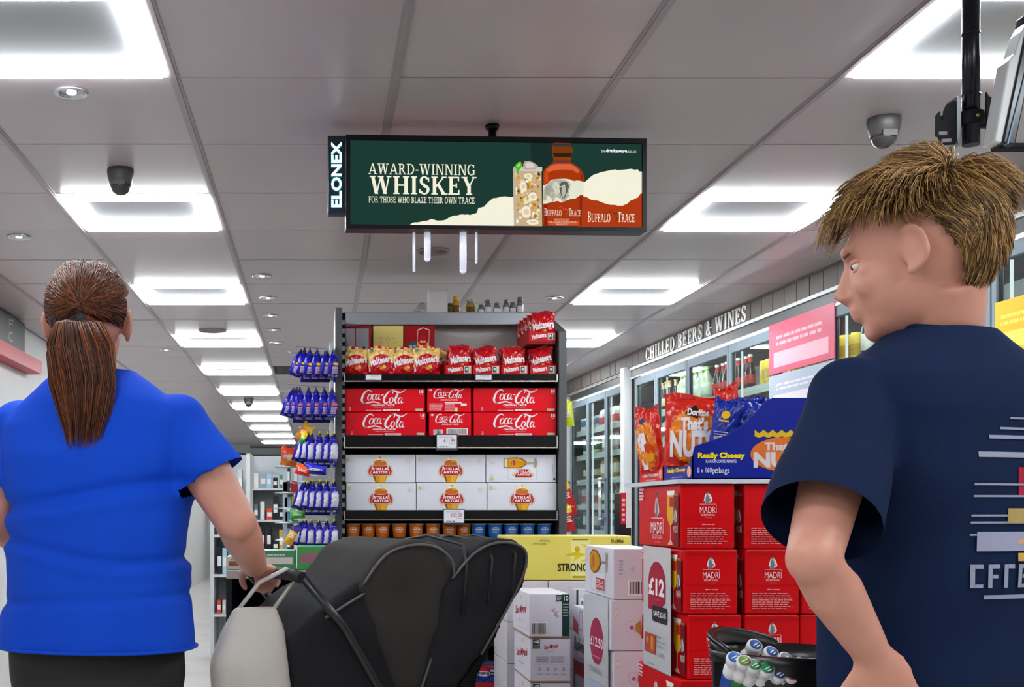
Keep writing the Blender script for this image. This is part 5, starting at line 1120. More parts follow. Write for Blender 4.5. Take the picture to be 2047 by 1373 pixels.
# white cartons with small script, left
GZ_, GH, GW, GL = 3.54, .1297, .117, .29; GX0 = X_(1060, GZ_)
kraft = '#a98a66'
def sm_front(a, W_, H_, k):
    if k == 0:
        a.bars(W_ * .05, H_ * .05, W_ * .45, H_ * .36, 14, 12); a.rect(W_ * .82, 0, W_ * 1.0, H_ * .98, '#1e3a30'); a.rect(W_ * .66, H_ * .82, W_ * .84, H_ * .97, '#1e3a30'); a.up(); a.text('10', W_ * .86, H_ * .84, W_ * .97, H_ * .95, '#e8ece8', bold=.02); a.lines(W_ * .84, H_ * .5, W_ * .98, H_ * .8, 5, '#9ab0a4'); a.lines(W_ * .68, H_ * .85, W_ * .8, H_ * .95, 3, '#b0c0b8')
        a.text('San Miguel', W_ * .52, H_ * .5, W_ * .76, H_ * .62, '#b8303c', rot=-1.0, shear=.2); a.rect(W_ * .5, H_ * .0, W_ * .503, H_ * .8, '#c4c2cc')
    else:
        a.rect(W_ * .06, H_ * .76, W_ * .24, H_ * .97, '#1e3a30'); a.up(); a.text('10', W_ * .08, H_ * .88, W_ * .17, H_ * .95, '#f0f0f0', bold=.03); a.rect(W_ * .18, H_ * .88, W_ * .21, H_ * .95, '#f0f0f0'); a.lines(W_ * .08, H_ * .79, W_ * .22, H_ * .86, 2, '#a0b4aa')
        a.text('San Miguel', W_ * .34, H_ * .74, W_ * .7, H_ * .86, '#b8202c', rot=.15, shear=.25, bold=.02); a.lines(W_ * .42, H_ * .70, W_ * .6, H_ * .72, 1, '#d88a90'); a.rect(W_ * .14, H_ * .45, W_ * .47, H_ * .6, '#c6c6d0'); a.up(); a.lines(W_ * .16, H_ * .47, W_ * .45, H_ * .59, 3, '#8a8a96'); a.lines(W_ * .5, H_ * .45, W_ * .86, H_ * .6, 5, '#9a9aa8'); a.rect(0, H_ * .4, W_, H_ * .405, '#b9b7c4')
        for q_ in range(4): a.rect(W_ * (.2 + .2 * q_), H_ * .26, W_ * (.26 + .2 * q_), H_ * .34, '#b0b0bc'); a.lines(W_ * (.16 + .2 * q_), H_ * .18, W_ * (.30 + .2 * q_), H_ * .22, 1, '#9a9aa6')
def sm_side(a, W_, H_):
    a.text('San Miguel', W_ * .15, H_ * .42, W_ * .85, H_ * .66, '#b8202c', shear=.25, bold=.02, rot=.1); a.lines(W_ * .35, H_ * .3, W_ * .65, H_ * .34, 1, '#d88a90'); a.ell(W_ * .55, H_ * .85, W_ * .05, H_ * .05, '#e0c060', 8)
for i in range(7):
    z0 = (6 - i) * GH; x0 = GX0 - (.0 if i else .003)
    r_ = carton('beer_box', x0, x0 + GW, GZ_, GZ_ + GL, z0 + .001, z0 + GH - .001, '#dcdae6', 'white beer carton with green corner mark, %s of the left front column' % rown[i], 'drink box', 'white and green beer cartons', .002)
    if i < 3: a = front(x0, GZ_, z0); sm_front(a, GW, GH, i); a.build('front_print', r_); a = leftside(x0, GZ_ + GL, z0); sm_side(a, GL, GH); a.build('side_print', r_)
    b = MB(); b.box(x0 - .001, x0 + GW + .001, GZ_ - .001, GZ_ + GL, z0 + .001, z0 + .005, card(kraft)); b.build('kraft_edge', r_)
# red-and-white script cartons
BZ, BH, BL = 3.5, .172, .24; BX = X_(1181, BZ)
def bud_side(a, W_, H_):
    a.poly([(0, H_ * .55), (W_ * .3, H_ * .5), (W_ * .3, H_ * .7), (0, H_ * .8)], '#b83040'); a.poly([(W_ * .62, H_ * .5), (W_ * .98, H_ * .5), (W_ * .98, H_ * .62), (W_ * .66, H_ * .78)], '#b83040'); a.poly([(W_ * .34, H_ * .6), (W_ * .6, H_ * .6), (W_ * .56, H_ * .95), (W_ * .38, H_ * .95)], '#a8a8b4'); a.up(); a.poly([(W_ * .38, H_ * .63), (W_ * .56, H_ * .63), (W_ * .53, H_ * .9), (W_ * .42, H_ * .9)], '#dcdce6')
    a.text('Budweiser', W_ * .05, H_ * .22, W_ * .9, H_ * .46, '#3a3e5a', shear=.3, bold=.01); a.rect(W_ * .94, 0, W_, H_, '#b02434'); a.rect(0, 0, W_, H_ * .05, '#b02434'); a.lines(W_ * .3, H_ * .1, W_ * .8, H_ * .14, 1, '#8a8a98')
for i in range(5):
    z0 = (4 - i) * BH; r_ = carton('beer_box', BX, BX + .13, BZ, BZ + BL, z0 + .001, z0 + BH - .001, '#d6d4de' if i != 1 else '#c02434', 'white and red script beer carton, %s of the narrow middle column' % rown[i], 'drink box', 'white and red beer cartons', .003)
    a = leftside(BX, BZ + BL, z0)
    if i == 1: a.rect(BL * .1, BH * .1, BL * .98, BH * .8, '#dcdae4'); a.up()
    bud_side(a, BL, BH) if i != 1 else a.lines(BL * .3, BH * .3, BL * .8, BH * .6, 3, '#c08090'); a.build('side_print', r_)
cz = 3.76; cx0 = X_(1152, cz)
for i in range(7):
    z0 = (6 - i) * .1294; r_ = carton('beer_box', cx0, cx0 + .12, cz, cz + .11, z0 + .001, z0 + .1284, '#d2d0da', 'white carton behind the script carton, %s from the top' % od[i], 'drink box', 'white cartons behind', .002)
    if i < 2: a = front(cx0, cz, z0); a.bars(.012, .03, .05, .1, 12, 6); a.rect(0, .0, .006, .128, '#1e3a30'); a.build('front_print', r_)
# back row carrying the yellow carton
for c_ in range(3):
    for i in range(7):
        x0 = .60 + c_ * .135; z0 = (6 - i) * .132
        carton('beer_box', x0, x0 + .132, 3.89, 4.17, z0 + .001, z0 + .131, '#cfccd2', 'plain white carton under the yellow carton, %s column, %s from the top' % (['left', 'middle', 'right'][c_], od[i]), 'drink box', 'plain white cartons under the yellow one', .002)
sx0, sx1 = X_(1012, 3.9), X_(1262, 3.9); sz0, sz1 = .926, Z_(1071, 3.9); r_ = carton('cider_box', sx0, sx1, 3.9, 4.1, sz0, sz1, '#d9cc62', 'long pale yellow cider carton lying on the white cartons', 'drink box', None, .004)
W_, H_ = sx1 - sx0, sz1 - sz0; a = front(sx0, 3.9, sz0)
def sxp(x): return (x - 1012) / 250 * W_
a.rect(sxp(1141), H_ * .04, sxp(1180), H_ * .9, '#e2dc8a'); a.rect(sxp(1144), H_ * .9, sxp(1176), H_ * .93, '#8a8030'); a.rect(sxp(1144), H_ * .05, sxp(1178), H_ * .1, '#a89a2c'); a.up()
a.ell(sxp(1154), H_ * .7, .008, .01, '#c8a810'); a.poly([(sxp(1130), H_ * .57), (sxp(1150), H_ * .64), (sxp(1172), H_ * .58), (sxp(1165), H_ * .55), (sxp(1158), H_ * .52), (sxp(1146), H_ * .42), (sxp(1150), H_ * .56)], '#d4b81c'); a.poly([(sxp(1160), H_ * .82), (sxp(1178), H_ * .78), (sxp(1172), H_ * .74)], '#d4b81c'); a.poly([(sxp(1158), H_ * .42), (sxp(1178), H_ * .5), (sxp(1178), H_ * .46)], '#d4b81c'); a.up()
a.text('STRONGBOW', sxp(1115), H_ * .2, sxp(1212), H_ * .38, '#1c1e10', bold=.02); a.text('ORIGINAL', sxp(1078), H_ * .87, sxp(1100), H_ * .91, '#6a6630'); a.text('APPLE CIDER', sxp(1065), H_ * .80, sxp(1092), H_ * .84, '#6a6630'); a.text('10 x 440ml', sxp(1222), H_ * .84, sxp(1246), H_ * .93, '#3a381c', bold=.02)
a.rect(sxp(1232), 0, sxp(1233), H_, '#b8aa4a'); a.build('front_print', r_)
# small standing packs between the cartons and the fridge
b = MB(); zc_ = 4.4; r_ = carton('wine_box', X_(1241, zc_), X_(1262, zc_), zc_, zc_ + .1, .96, Z_(985, zc_), '#221c1e', 'small dark and red upright wine box between the cartons and the fridge', 'box')
a = front(X_(1241, zc_), zc_, .96); wq = X_(1262, zc_) - X_(1241, zc_); hq = Z_(985, zc_) - .96; a.rect(0, hq * .55, wq * .5, hq, '#c01c28'); a.rect(wq * .5, hq * .5, wq, hq, '#d8d4d4'); a.up(); a.lines(wq * .1, hq * .6, wq * .4, hq * .95, 5, '#eebcc0'); a.lines(wq * .15, hq * .2, wq * .6, hq * .4, 4, '#8a8488'); a.build('front_print', r_)
carton('support_box', X_(1225, 4.45), X_(1290, 4.45), 4.38, 4.6, 0, .959, '#b9b6bc', 'tall plain carton under the small wine box', 'box')

# ================================================================ peanut display trays and bags on the red stack
TZ0 = zt0 + .0005
b = MB(); b.box(MX - .01, MX + 3 * MW + .06, MZ - .01, MZ + ML + .1, TZ0, TZ0 + .009, card('#cfd2d8')); b.build('card_sheet', label='thin white card sheet on top of the red box stack', cat='card')
TZ = TZ0 + .0095
def ptray(name, x0, x1, y0, y1, col, lab, px):
    """low left end facing the aisle, side walls rising to the right"""
    def h(x): return X_(x, MZ) - X_(1383, MZ)
    hh = lambda y: Z_(y, MZ) - TZ
    prof = [(0, 0), (x1 - x0, 0), (x1 - x0, hh(795)), (h(1545), hh(795)), (h(1532), hh(800)), (h(1512), hh(822)), (h(1490), hh(845)), (h(1455), hh(868)), (h(1425), hh(880)), (h(1398), hh(888)), (h(1388), hh(892)), (.0, hh(912))]
    t = thing(name, lab, 'display box', (x0, y0, TZ)); q_ = .0025
    for ya, m_ in ((y0, 0), (y1 - q_, 1)):
        b = MB(); b.prism([(x0 + p_[0], TZ + p_[1]) for p_ in prof], 'y', ya, ya + q_, card(col)); b.prism([(x0 + p_[0], TZ + p_[1]) for p_ in prof], 'y', ya + q_, ya + q_ + .0008, mat('kraft', '#9a7a58', .7)) if ya == y0 else b.prism([(x0 + p_[0], TZ + p_[1]) for p_ in prof], 'y', ya - .0008, ya, mat('kraft', '#9a7a58', .7)); b.build('side_wall', t)
    b = MB(); D_ = y1 - y0; sh = [(y0, TZ), (y0, TZ + hh(912)), (y0 + D_ * .06, TZ + hh(918)), (y0 + D_ * .14, TZ + hh(930)), (y0 + D_ * .86, TZ + hh(930)), (y0 + D_ * .94, TZ + hh(918)), (y1, TZ + hh(912)), (y1, TZ)]
    b.prism(sh, 'x', x0, x0 + q_, card(col)); b.build('end_lip', t)
    b = MB(); b.box(x0, x1, y0, y1, TZ, TZ + q_, mat('kraft')); b.build('bottom', t)
    b = MB(); b.box(x1 - q_, x1, y0, y1, TZ, TZ + hh(795), card(col)); b.build('end_wall', t)
    return t, hh, h
BX0 = X_(1384, MZ); BX1 = BX0 + .37; BY1 = MZ + .215
t1, hh, hx_ = ptray('peanut_tray', BX0, BX1, MZ, BY1, '#10218c', 'dark blue display tray of peanut bags with swooping side', 0)
a = front(BX0, MZ, TZ)
def tx(x): return X_(x, MZ) - BX0
a.text('Really Cheesy', tx(1395), hh(919), tx(1489), hh(904), '#f0d818', bold=.05); a.text('FLAVOUR COATED PEANUTS', tx(1411), hh(925), tx(1472), hh(918.5), '#dfe3f4', bold=.02)
a.text('8 x 160g', tx(1394), hh(948), tx(1427), hh(934), '#eceffa', bold=.0); a.text('e', tx(1428), hh(946), tx(1436), hh(937), '#eceffa'); a.text('bags', tx(1437), hh(949), tx(1458), hh(934), '#eceffa')
a.ell(tx(1570), hh(908), .075, .037, '#d8702c', 30); a.up(); a.text('That’s', tx(1528), hh(900), tx(1590), hh(884), '#d6cfd0', bold=.04); a.text('NUTS', tx(1506), hh(935), tx(1622), hh(903), '#d6cfd0', bold=.05); a.up()
a.poly([(tx(1508 + k * 9), hh(862 + (4 if k % 2 else -3))) for k in range(13)] + [(tx(1616 - k * 9), hh(872 + (3 if k % 2 else 0))) for k in range(13)], '#d8b020'); a.build('side_print', t1)
a = leftside(BX0, BY1, TZ); D_ = BY1 - MZ; a.text('Really Cheesy', D_ * .13, hh(943), D_ * .78, hh(932), '#f0c818', bold=.05); a.lines(D_ * .3, hh(952), D_ * .7, hh(948), 1, '#9aa4d8'); a.ell(D_ * .9, hh(942), D_ * .07, .012, '#e8a890', 16); a.build('end_print', t1)
# red tray behind it
RX0 = BX0 + .0; t2, _, _ = ptray('peanut_tray', RX0, RX0 + .37, BY1 + .006, BY1 + .215, '#d81a18', 'red display tray of peanut bags behind the blue tray', 0)
a = leftside(RX0, BY1 + .215, TZ); a.text('Chilli Heatwave', .03, hh(945), .17, hh(935), '#f4dcd8', bold=.04); a.lines(.06, hh(953), .15, hh(949), 1, '#eca8a0'); a.ell(.188, hh(940), .014, .012, '#e89888', 16); a.build('end_print', t2)
def nut_bag(px, y0, y1, z, w_, kind, lab, rot, tilt=0, grp='peanut bags'):
    h_ = (y1 - y0) * z / F; rd = foil('#d42414'); og = foil('#ee8418'); bl = foil('#0c2c9c'); ye = foil('#f0b020')
    def c_(u, v, f):
        if not f: return rd if kind != 'blue' else bl
        if kind == 'blue': return bl
        x, y = (u - .5) / .42, (v - .42) / .38
        return og if x * x + y * y < 1 else rd
    p = Vector((X_(px, z), z, Z_(y1, z))); t = thing('peanut_bag', lab, 'snack bag', p, grp); b, wf = pouch(w_, h_, .045, c_, int(px), 26, 34, crimp=.06, wr=.0014)
    ob = bpy.data.objects.new('bag', b.mesh('bag')); C.objects.link(ob); ob.parent = t
    a = pouch_art(w_, h_, wf)
    if kind == 'red':
        a.text('Doritos', w_ * .40, h_ * .70, w_ * .74, h_ * .80, '#f4eef0', bold=.04, rot=-.08); a.k -= 1; a.poly([(w_ * .36, h_ * .74), (w_ * .52, h_ * .86), (w_ * .62, h_ * .72), (w_ * .56, h_ * .66)], '#2a1414'); a.k += 1; a.up()
        a.text('That’s', w_ * .30, h_ * .50, w_ * .74, h_ * .68, '#ece8ee', bold=.05); a.text('NUTS', w_ * .13, h_ * .12, w_ * .84, h_ * .5, '#ece8ee', bold=.05)
    elif kind == 'slim':
        a.text('NUTS', h_ * .1, h_ * .1, h_ * .2, h_ * .2, '#f4ece8') if False else a.poly([(w_ * .3, h_ * .06), (w_ * .5, h_ * .06), (w_ * .56, h_ * .42), (w_ * .66, h_ * .44), (w_ * .6, h_ * .6), (w_ * .4, h_ * .6), (w_ * .3, h_ * .5)], '#ece8ee'); a.ell(w_ * .68, h_ * .24, w_ * .16, h_ * .08, '#f0a020'); a.ell(w_ * .72, h_ * .35, w_ * .14, h_ * .07, '#d84414'); a.ell(w_ * .5, h_ * .78, w_ * .12, h_ * .04, '#2c2c5a')
    else:
        if px < 1460: a.ell(w_ * .55, h_ * .72, w_ * .16, h_ * .07, '#e8b818', 9); a.up(); a.lines(w_ * .35, h_ * .6, w_ * .7, h_ * .66, 1, '#e8b818'); a.lines(w_ * .25, h_ * .25, w_ * .75, h_ * .46, 5, '#b8c4e8', .4, 4); a.lines(w_ * .3, h_ * .08, w_ * .75, h_ * .14, 2, '#e0c030')
        else: a.ell(w_ * .42, h_ * .38, w_ * .24, h_ * .16, '#c86a24'); a.up(); a.ell(w_ * .5, h_ * .3, w_ * .14, h_ * .1, '#e8b060'); a.lines(w_ * .05, h_ * .3, w_ * .3, h_ * .45, 2, '#f0c020')
    oa = bpy.data.objects.new('front_print', a.mb.mesh('front_print')); C.objects.link(oa); oa.parent = t
    t.rotation_euler = (tilt, 0, 0); t.rotation_euler = Matrix.Rotation(rot, 3, 'Z').to_euler() if not tilt else (Matrix.Rotation(rot, 3, 'Z') @ Matrix.Rotation(tilt, 3, 'Y')).to_euler(); return t
nut_bag(1385, 790, 932, 2.76, .135, 'red', 'big red peanut bag standing upright with orange circle', -.38, .03)
nut_bag(1304, 812, 946, 2.90, .075, 'slim', 'narrow red peanut bag leaning left in the red tray', -1.0, -.12)
nut_bag(1455, 771, 900, 2.86, .075, 'red', 'red peanut bag showing only its pointed top corner', -1.1, -.05)
nut_bag(1438, 796, 915, 2.70, .06, 'blue', 'dark blue peanut bag with yellow emblem, left in the blue tray', -.5, .16)
nut_bag(1424, 838, 925, 2.72, .05, 'blue', 'dark blue peanut bag leaning low at the open end', -.9, .45)
nut_bag(1497, 796, 910, 2.70, .10, 'blue', 'dark blue peanut bag with nut picture, right in the blue tray', -.15, .1)
nut_bag(1474, 803, 905, 2.74, .06, 'blue', 'dark blue peanut bag squeezed between its neighbours', -.9, -.05)

b = MB(); b.box(GX(1131) + .0005, GX(1131) + .012, 5.66, 5.9, GZ(1070), GZ(760), steel('#6a6e72', .4)); b.build('peg_rail', g)

# ================================================================ low black shelving in front of the tall unit
lz = 4.25; lx0, lx1 = X_(452, lz), X_(1012, lz); ltop = Z_(1140, lz); lu = thing('low_shelf', 'low black open shelving unit in front of the tall shelf unit', 'shelf', ((lx0 + lx1) / 2, lz, 0))
lb = mat('low_shelf_black', '#101114', .4, spec=.3); lt = mat('low_shelf_top', '#8d8780', .4)
b = MB(); b.box(lx0, lx1, lz, lz + .5, ltop - .03, ltop, lt); b.build('top', lu, bevel=.003)
for xa in (lx0, lx1 - .02): b = MB(); b.box(xa, xa + .02, lz, lz + .5, 0, ltop - .03, lb); b.build('side_panel', lu)
b = MB(); b.box(lx0 + .02, lx1 - .02, lz + .48, lz + .5, 0, ltop - .03, lb); b.build('back_panel', lu)
ls = [.05, Z_(1380, lz), Z_(1280, lz)]
for z_ in ls: b = MB(); b.box(lx0 + .02, lx1 - .02, lz, lz + .48, z_ - .02, z_, lb); b.build('shelf_board', lu)
def pack(x0, x1, z0, h, col, lab, col2='#e8e2d8', name='grocery_box', cat='box', dep=.14, y=lz + .03, fr=.35):
    r_ = carton(name, x0, x1, y, y + dep, z0 + .0005, z0 + h, col, lab, cat, None, .003); a = front(x0, y, z0); w_ = x1 - x0
    a.rect(w_ * .08, h * .3, w_ * .92, h * (.3 + fr), col2); a.lines(w_ * .15, h * .72, w_ * .8, h * .9, 1, col2, seed=int(abs(x0) * 100)); a.build('front_print', r_); return r_
def lx(px): return X_(px, lz + .03)
def lh(py): return Z_(py, lz + .03) - ltop
for a0, a1, yy, c, c2, lab in ((452, 520, 1112, '#a9a29a', '#7a4c3a', 'pale grey box at the left end of the low shelving top'), (524, 590, 1100, '#3f7a58', '#bfb6ae', 'dark green flat box, leftmost green one on the low shelving'),
    (594, 668, 1092, '#3c8a48', '#8a5a6a', 'green box with a muted stripe on the low shelving'), (672, 752, 1088, '#4aa04a', '#2e5c38', 'bright green box on the low shelving below the orange tubs'),
    (757, 830, 1086, '#b85a2a', '#5a6a4a', 'orange-brown box beside the bright green box on the low shelving'), (834, 915, 1084, '#b8283a', '#c88a90', 'red box on the low shelving, left of two red ones'),
    (919, 978, 1085, '#a83040', '#d8b0b0', 'red box on the low shelving, right of two red ones'), (982, 1010, 1088, '#8a8aa0', '#b0a040', 'narrow grey-violet box at the right end of the low shelving')):
    pack(lx(a0), lx(a1), ltop, lh(yy), c, lab, c2)
# cola multipacks on the lower shelves
def cola_pack(x0, z0, lab, h, c='#0e0e12'):
    w_ = .30; t = thing('cola_multipack', lab, 'drink pack', (x0, lz + .02, z0 + .001), 'dark cola multipacks'); b = MB(); z0 += .001
    for k in range(4): xx = x0 + .0375 + k * .075; b.lathe([(.030, 0), (.036, .012), (.036, h * .72), (.03, h * .86), (.014, h * .97), (.014, h)], (xx, lz + .058, z0), mat('cola_dark', '#140c0c', .12), 14)
    b.build('bottles', t)
    b = MB(); b.box(x0, x0 + w_, lz + .018, lz + .098, z0 + h * .02, z0 + h * .68, mat('shrink', '#15161c', .2)); b.build('wrap', t, bevel=.008)
    a = front(x0, lz + .018, z0); 
    for y0, y1, cc in ((.10, .16, '#b02434'), (.18, .30, '#23408c'), (.33, .37, '#8a90a8'), (.40, .45, '#a8aab4'), (.48, .54, '#b03a48'), (.56, .64, '#3a4a78')): a.rect(w_ * .02, h * y0, w_ * .98, h * y1, cc)
    a.up(); cx, cy, r_ = w_ * .86, h * .36, h * .15; a.ell(cx, cy, r_ * 1.12, r_ * 1.12, '#101830', 24); a.up(); a.ell(cx, cy, r_, r_, '#e8e8ee', 24); a.up()
    a.poly([(cx + r_ * cos(radians(k)), cy + r_ * sin(radians(k))) for k in range(12, 169, 12)] + [(cx - r_ * .3, cy + r_ * .42), (cx + r_ * .4, cy + r_ * .36)], '#c81e30'); a.poly([(cx + r_ * cos(radians(k)), cy + r_ * sin(radians(k))) for k in range(192, 349, 12)] + [(cx + r_ * .3, cy - r_ * .42), (cx - r_ * .4, cy - r_ * .36)], '#20388c'); a.up()
    a.text('PEPSI', cx - r_ * .85, cy - r_ * .22, cx + r_ * .85, cy + r_ * .24, '#15182c', bold=.03); a.rect(w_ * .72, h * .06, w_ * .98, h * .15, '#c01c28'); a.up(); a.text('MAX', w_ * .76, h * .07, w_ * .94, h * .14, '#f0e8e8', bold=.02) if False else None
    a.build('front_print', t); return t
p0 = cola_pack(lx1 - .335, ls[1], 'dark cola multipack with round tricolour emblem at the right end of the low shelving', .155)
for k, x0 in enumerate((lx1 - .65, lx1 - .965)): dup(p0, (x0, lz + .02, ls[1] + .001), label='dark cola multipack with round emblem, %s from the right end' % ['second', 'third'][k])
for k in range(5):
    pack(lx0 + .03 + k * .19, lx0 + .20 + k * .19, ls[2], .085, ['#8a3440', '#c02c34', '#30456e', '#8f8a90', '#c0303a'][k], 'flat drinks pack on the upper shelf of the low unit, %s from the left' % od[k], ['#3a4a70', '#30406c', '#c03040', '#c8303c', '#2c4270'][k], 'drink_pack', 'drink pack')

# ================================================================ people
SKIN = mat('skin', '#c98d78', .5, noise=.06, scale=9, bump=.03, bscale=60)
def basis(f, pitch=0.0, roll=0.0):
    f = Vector((f[0], f[1], 0)).normalized(); r_ = Vector((f.y, -f.x, 0)); M = Matrix((r_, f, Vector((0, 0, 1)))).transposed()
    return M @ Matrix.Rotation(pitch, 3, 'X') @ Matrix.Rotation(roll, 3, 'Y')
def head_geo(b, c, M, m, k=1.0):
    def L(x, y, z): return Vector(c) + M @ Vector((x * k, y * k, z * k))
    def E(x, y, z, rx, ry, rz, R=None, nu=20, nv=14): b.ell(L(x, y, z), (rx * k, ry * k, rz * k), m, M if R is None else M @ R, nu, nv)
    E(0, -.012, .022, .076, .096, .092, nu=28, nv=20); E(0, .03, -.03, .062, .064, .078); E(0, .042, -.072, .045, .046, .036); E(0, .074, -.088, .022, .018, .016)
    E(0, .077, .028, .050, .017, .013); E(-.036, .062, -.028, .024, .022, .024); E(.036, .062, -.028, .024, .022, .024)
    b.tube([L(0, .088, .014), L(0, .096, -.004), L(0, .107, -.024), L(0, .096, -.036)], [.0075 * k, .009 * k, .0135 * k, .010 * k], m, 10); E(-.011, .100, -.031, .008, .010, .007); E(.011, .100, -.031, .008, .010, .007)
    E(0, .093, -.052, .021, .011, .006); E(0, .091, -.063, .018, .011, .0065)
    for s_ in (-1, 1):
        E(s_ * .077, -.004, -.008, .007, .017, .027, Matrix.Rotation(.2 * s_, 3, 'Z')); b.tube([L(s_ * (.084 + .006 * sin(t)), -.006 - .018 * sin(t) , -.006 + .029 * cos(t)) for t in [-.5 + 3.6 * q_ / 14 for q_ in range(15)]], .0048 * k, m, 8); E(s_ * .081, .003, -.036, .006, .008, .009)
    return L
def eyes(c, M, parent, k=1.0):
    for s_ in (-1, 1):
        p = Vector(c) + M @ Vector((s_ * .030 * k, .0705 * k, .004 * k)); b = MB(); b.ell(p, (.0110, .0110, .0085), mat('eye_white', '#e8e4e0', .2), M, 14, 10)
        b.ell(p + M @ Vector((0, .0078, 0)), (.0060, .0050, .0060), mat('iris', '#2c2018', .15), M, 10, 8); b.build('eye', parent)
        b = MB(); b.ell(p + M @ Vector((0, -.0005, .0055)), (.0135, .0128, .0065), SKIN, M, 14, 10); b.ell(p + M @ Vector((0, -.0005, -.0075)), (.013, .0120, .005), SKIN, M, 14, 10); b.build('eyelid', parent)
        b = MB(); b.tube([p + M @ Vector((-s_ * .014, .012, .018)), p + M @ Vector((0, .0165, .021)), p + M @ Vector((s_ * .018, .006, .018))], [.002, .003, .0015], mat('brow', '#4e3720', .6), 8); b.build('eyebrow', parent)
def hand_geo(b, w_, fwd, up, m, side=1, curl=.9, k=1.0):
    """wrist w_, fwd towards the knuckles, up = back of the hand, side +1: thumb on the left of fwd"""
    f = Vector(fwd).normalized(); u = (Vector(up) - f * Vector(up).dot(f)).normalized(); s_ = f.cross(u) * -side; w_ = Vector(w_)
    R = Matrix((s_, f, u)).transposed()
    b.ell(w_ + f * .045 * k, (.040 * k, .052 * k, .016 * k), m, R, 16, 12); b.ell(w_ + f * .02 * k, (.030 * k, .035 * k, .018 * k), m, R, 12, 10)
    for i, (o, l) in enumerate(((.029, .072), (.010, .080), (-.010, .074), (-.029, .058))):
        p = w_ + f * (.082 - abs(o) * .25) * k + s_ * o * k; pts = [p - f * .02 * k]; ang = 0; q = p.copy(); pts.append(q.copy())
        for j, seg in enumerate((.42, .32, .26)):
            ang += curl * (.9 if j else .6); d = f * cos(ang) - u * sin(ang); q = q + d * l * seg * k; pts.append(q.copy())
        b.tube(pts, [.0095 * k, .0095 * k, .0088 * k, .008 * k, .0068 * k], m, 10)
    t0 = w_ + f * .03 * k + s_ * .028 * k; t1 = t0 + (f * .6 + s_ * .75 - u * .35).normalized() * .034 * k; t2 = t1 + (f * .7 + s_ * .15 - u * .7).normalized() * .03 * k; t3 = t2 + (f * .5 - s_ * .3 - u * .8).normalized() * .022 * k
    b.tube([t0, t1, t2, t3], [.013 * k, .0115 * k, .010 * k, .008 * k], m, 10)
def folds(seed, amp, zlo, zhi):
    r = random.Random(seed); W_ = [(r.uniform(-9, 9), r.uniform(-9, 9), r.uniform(14, 46), r.uniform(0, 6), r.uniform(.3, 1)) for _ in range(9)]
    def d(co, n):
        k = sum(a * sin(x * co.x + y * co.y + z * co.z + p) for x, y, z, p, a in W_); return n * (k * amp)
    return d
def torso_rings(c, f, rows, n=1):
    a = atan2(-f[0], f[1]); return [((c[0] + o * f[0], c[1] + o * f[1], z), rx, ry, a, .88) for (z, rx, ry, o) in rows]
def strand_hair(name, parent, gens, mats_, n_side=3):
    """gens: list of (points, radius)"""
    b = MB(); r = random.Random(3)
    for pts, rad in gens: b.tube(pts, [rad, rad * 1.1, rad * .9, rad * .35] if len(pts) == 4 else [rad * (1 - .7 * i / (len(pts) - 1)) for i in range(len(pts))], r.choice(mats_), n_side, True, False)
    return b.build(name, parent)

def person_base(name, label, loc): return thing(name, label, 'person', loc)
# ---------------------------------------------------------------- man in the dark blue t-shirt
mc = Vector((.955, 1.88)); mf = Vector((-.42, .91)).normalized(); mr_ = Vector((mf.y, -mf.x))
man = person_base('person', 'man with tousled fair hair in a dark blue t-shirt walking left at the right edge', (mc.x, mc.y, 0))
def MP(r_, f_, z): p = mc + mr_ * r_ + mf * f_; return Vector((p.x, p.y, z))
hc = Vector((.915, 1.86, 1.542)); HM = basis((-.82, .57), -.24, 0)
b = MB()
head_geo(b, hc, HM, SKIN, 1.10)
b.tube([MP(0, -.02, 1.36), MP(0, -.01, 1.42), hc + HM @ Vector((0, -.03, -.05))], [.075, .058, .056], SKIN, 20)
b.loft(torso_rings(mc, mf, [(.80, .165, .11, 0), (1.0, .15, .105, 0), (1.2, .17, .11, 0), (1.33, .17, .095, 0), (1.40, .09, .07, 0)]), SKIN)
sl_, sr_ = MP(-.180, 0, 1.315), MP(.180, 0, 1.315)
el_, wl_ = Vector((.665, 1.635, 1.085)), Vector((.775, 1.712, .955))
er_, wr_ = MP(.25, -.02, 1.06), MP(.23, .12, .86)
b.tube([sl_, (sl_ + el_) / 2, el_, el_ * .65 + wl_ * .35, wl_], [.050, .045, .037, .039, .027], SKIN, 16); b.tube([sr_, (sr_ + er_) / 2, er_, er_ * .65 + wr_ * .35, wr_], [.058, .053, .045, .046, .031], SKIN, 16)
b.ell(el_, (.037, .037, .037), SKIN); b.ell(er_, (.037, .037, .037), SKIN)
hand_geo(b, wl_, (.45, .06, -.88), (-.25, -.95, -.1), SKIN, -1, .25); hand_geo(b, wr_, (-.1, .5, -.8), (.8, .3, .1), SKIN, 1, .6)
for s_ in (-1, 1): b.tube([MP(s_ * .08, 0, .86), MP(s_ * .09, .02 * s_, .5), MP(s_ * .11, .06 * s_, .09)], [.07, .05, .040], SKIN, 14)
o = link('body', remeshed(b, 'body', .0055, 5, [SKIN]), man, (0, 0, 0)); o.location = -ORG[man.name]
eyes(hc, HM, man, 1.10)
TEE = mat('tee_navy', '#11203e', .9, noise=.08, scale=5, bump=.08, bscale=120, spec=.12)
b = MB(); rows = [(.86, .195, .135, 0), (.95, .195, .138, 0), (1.08, .195, .138, -.005), (1.2, .207, .140, -.01), (1.30, .215, .130, -.012), (1.345, .205, .116, -.012), (1.375, .17, .10, -.012), (1.405, .115, .085, -.01), (1.43, .078, .072, -.008)]
b.loft(torso_rings(mc, mf, rows), TEE, 36)
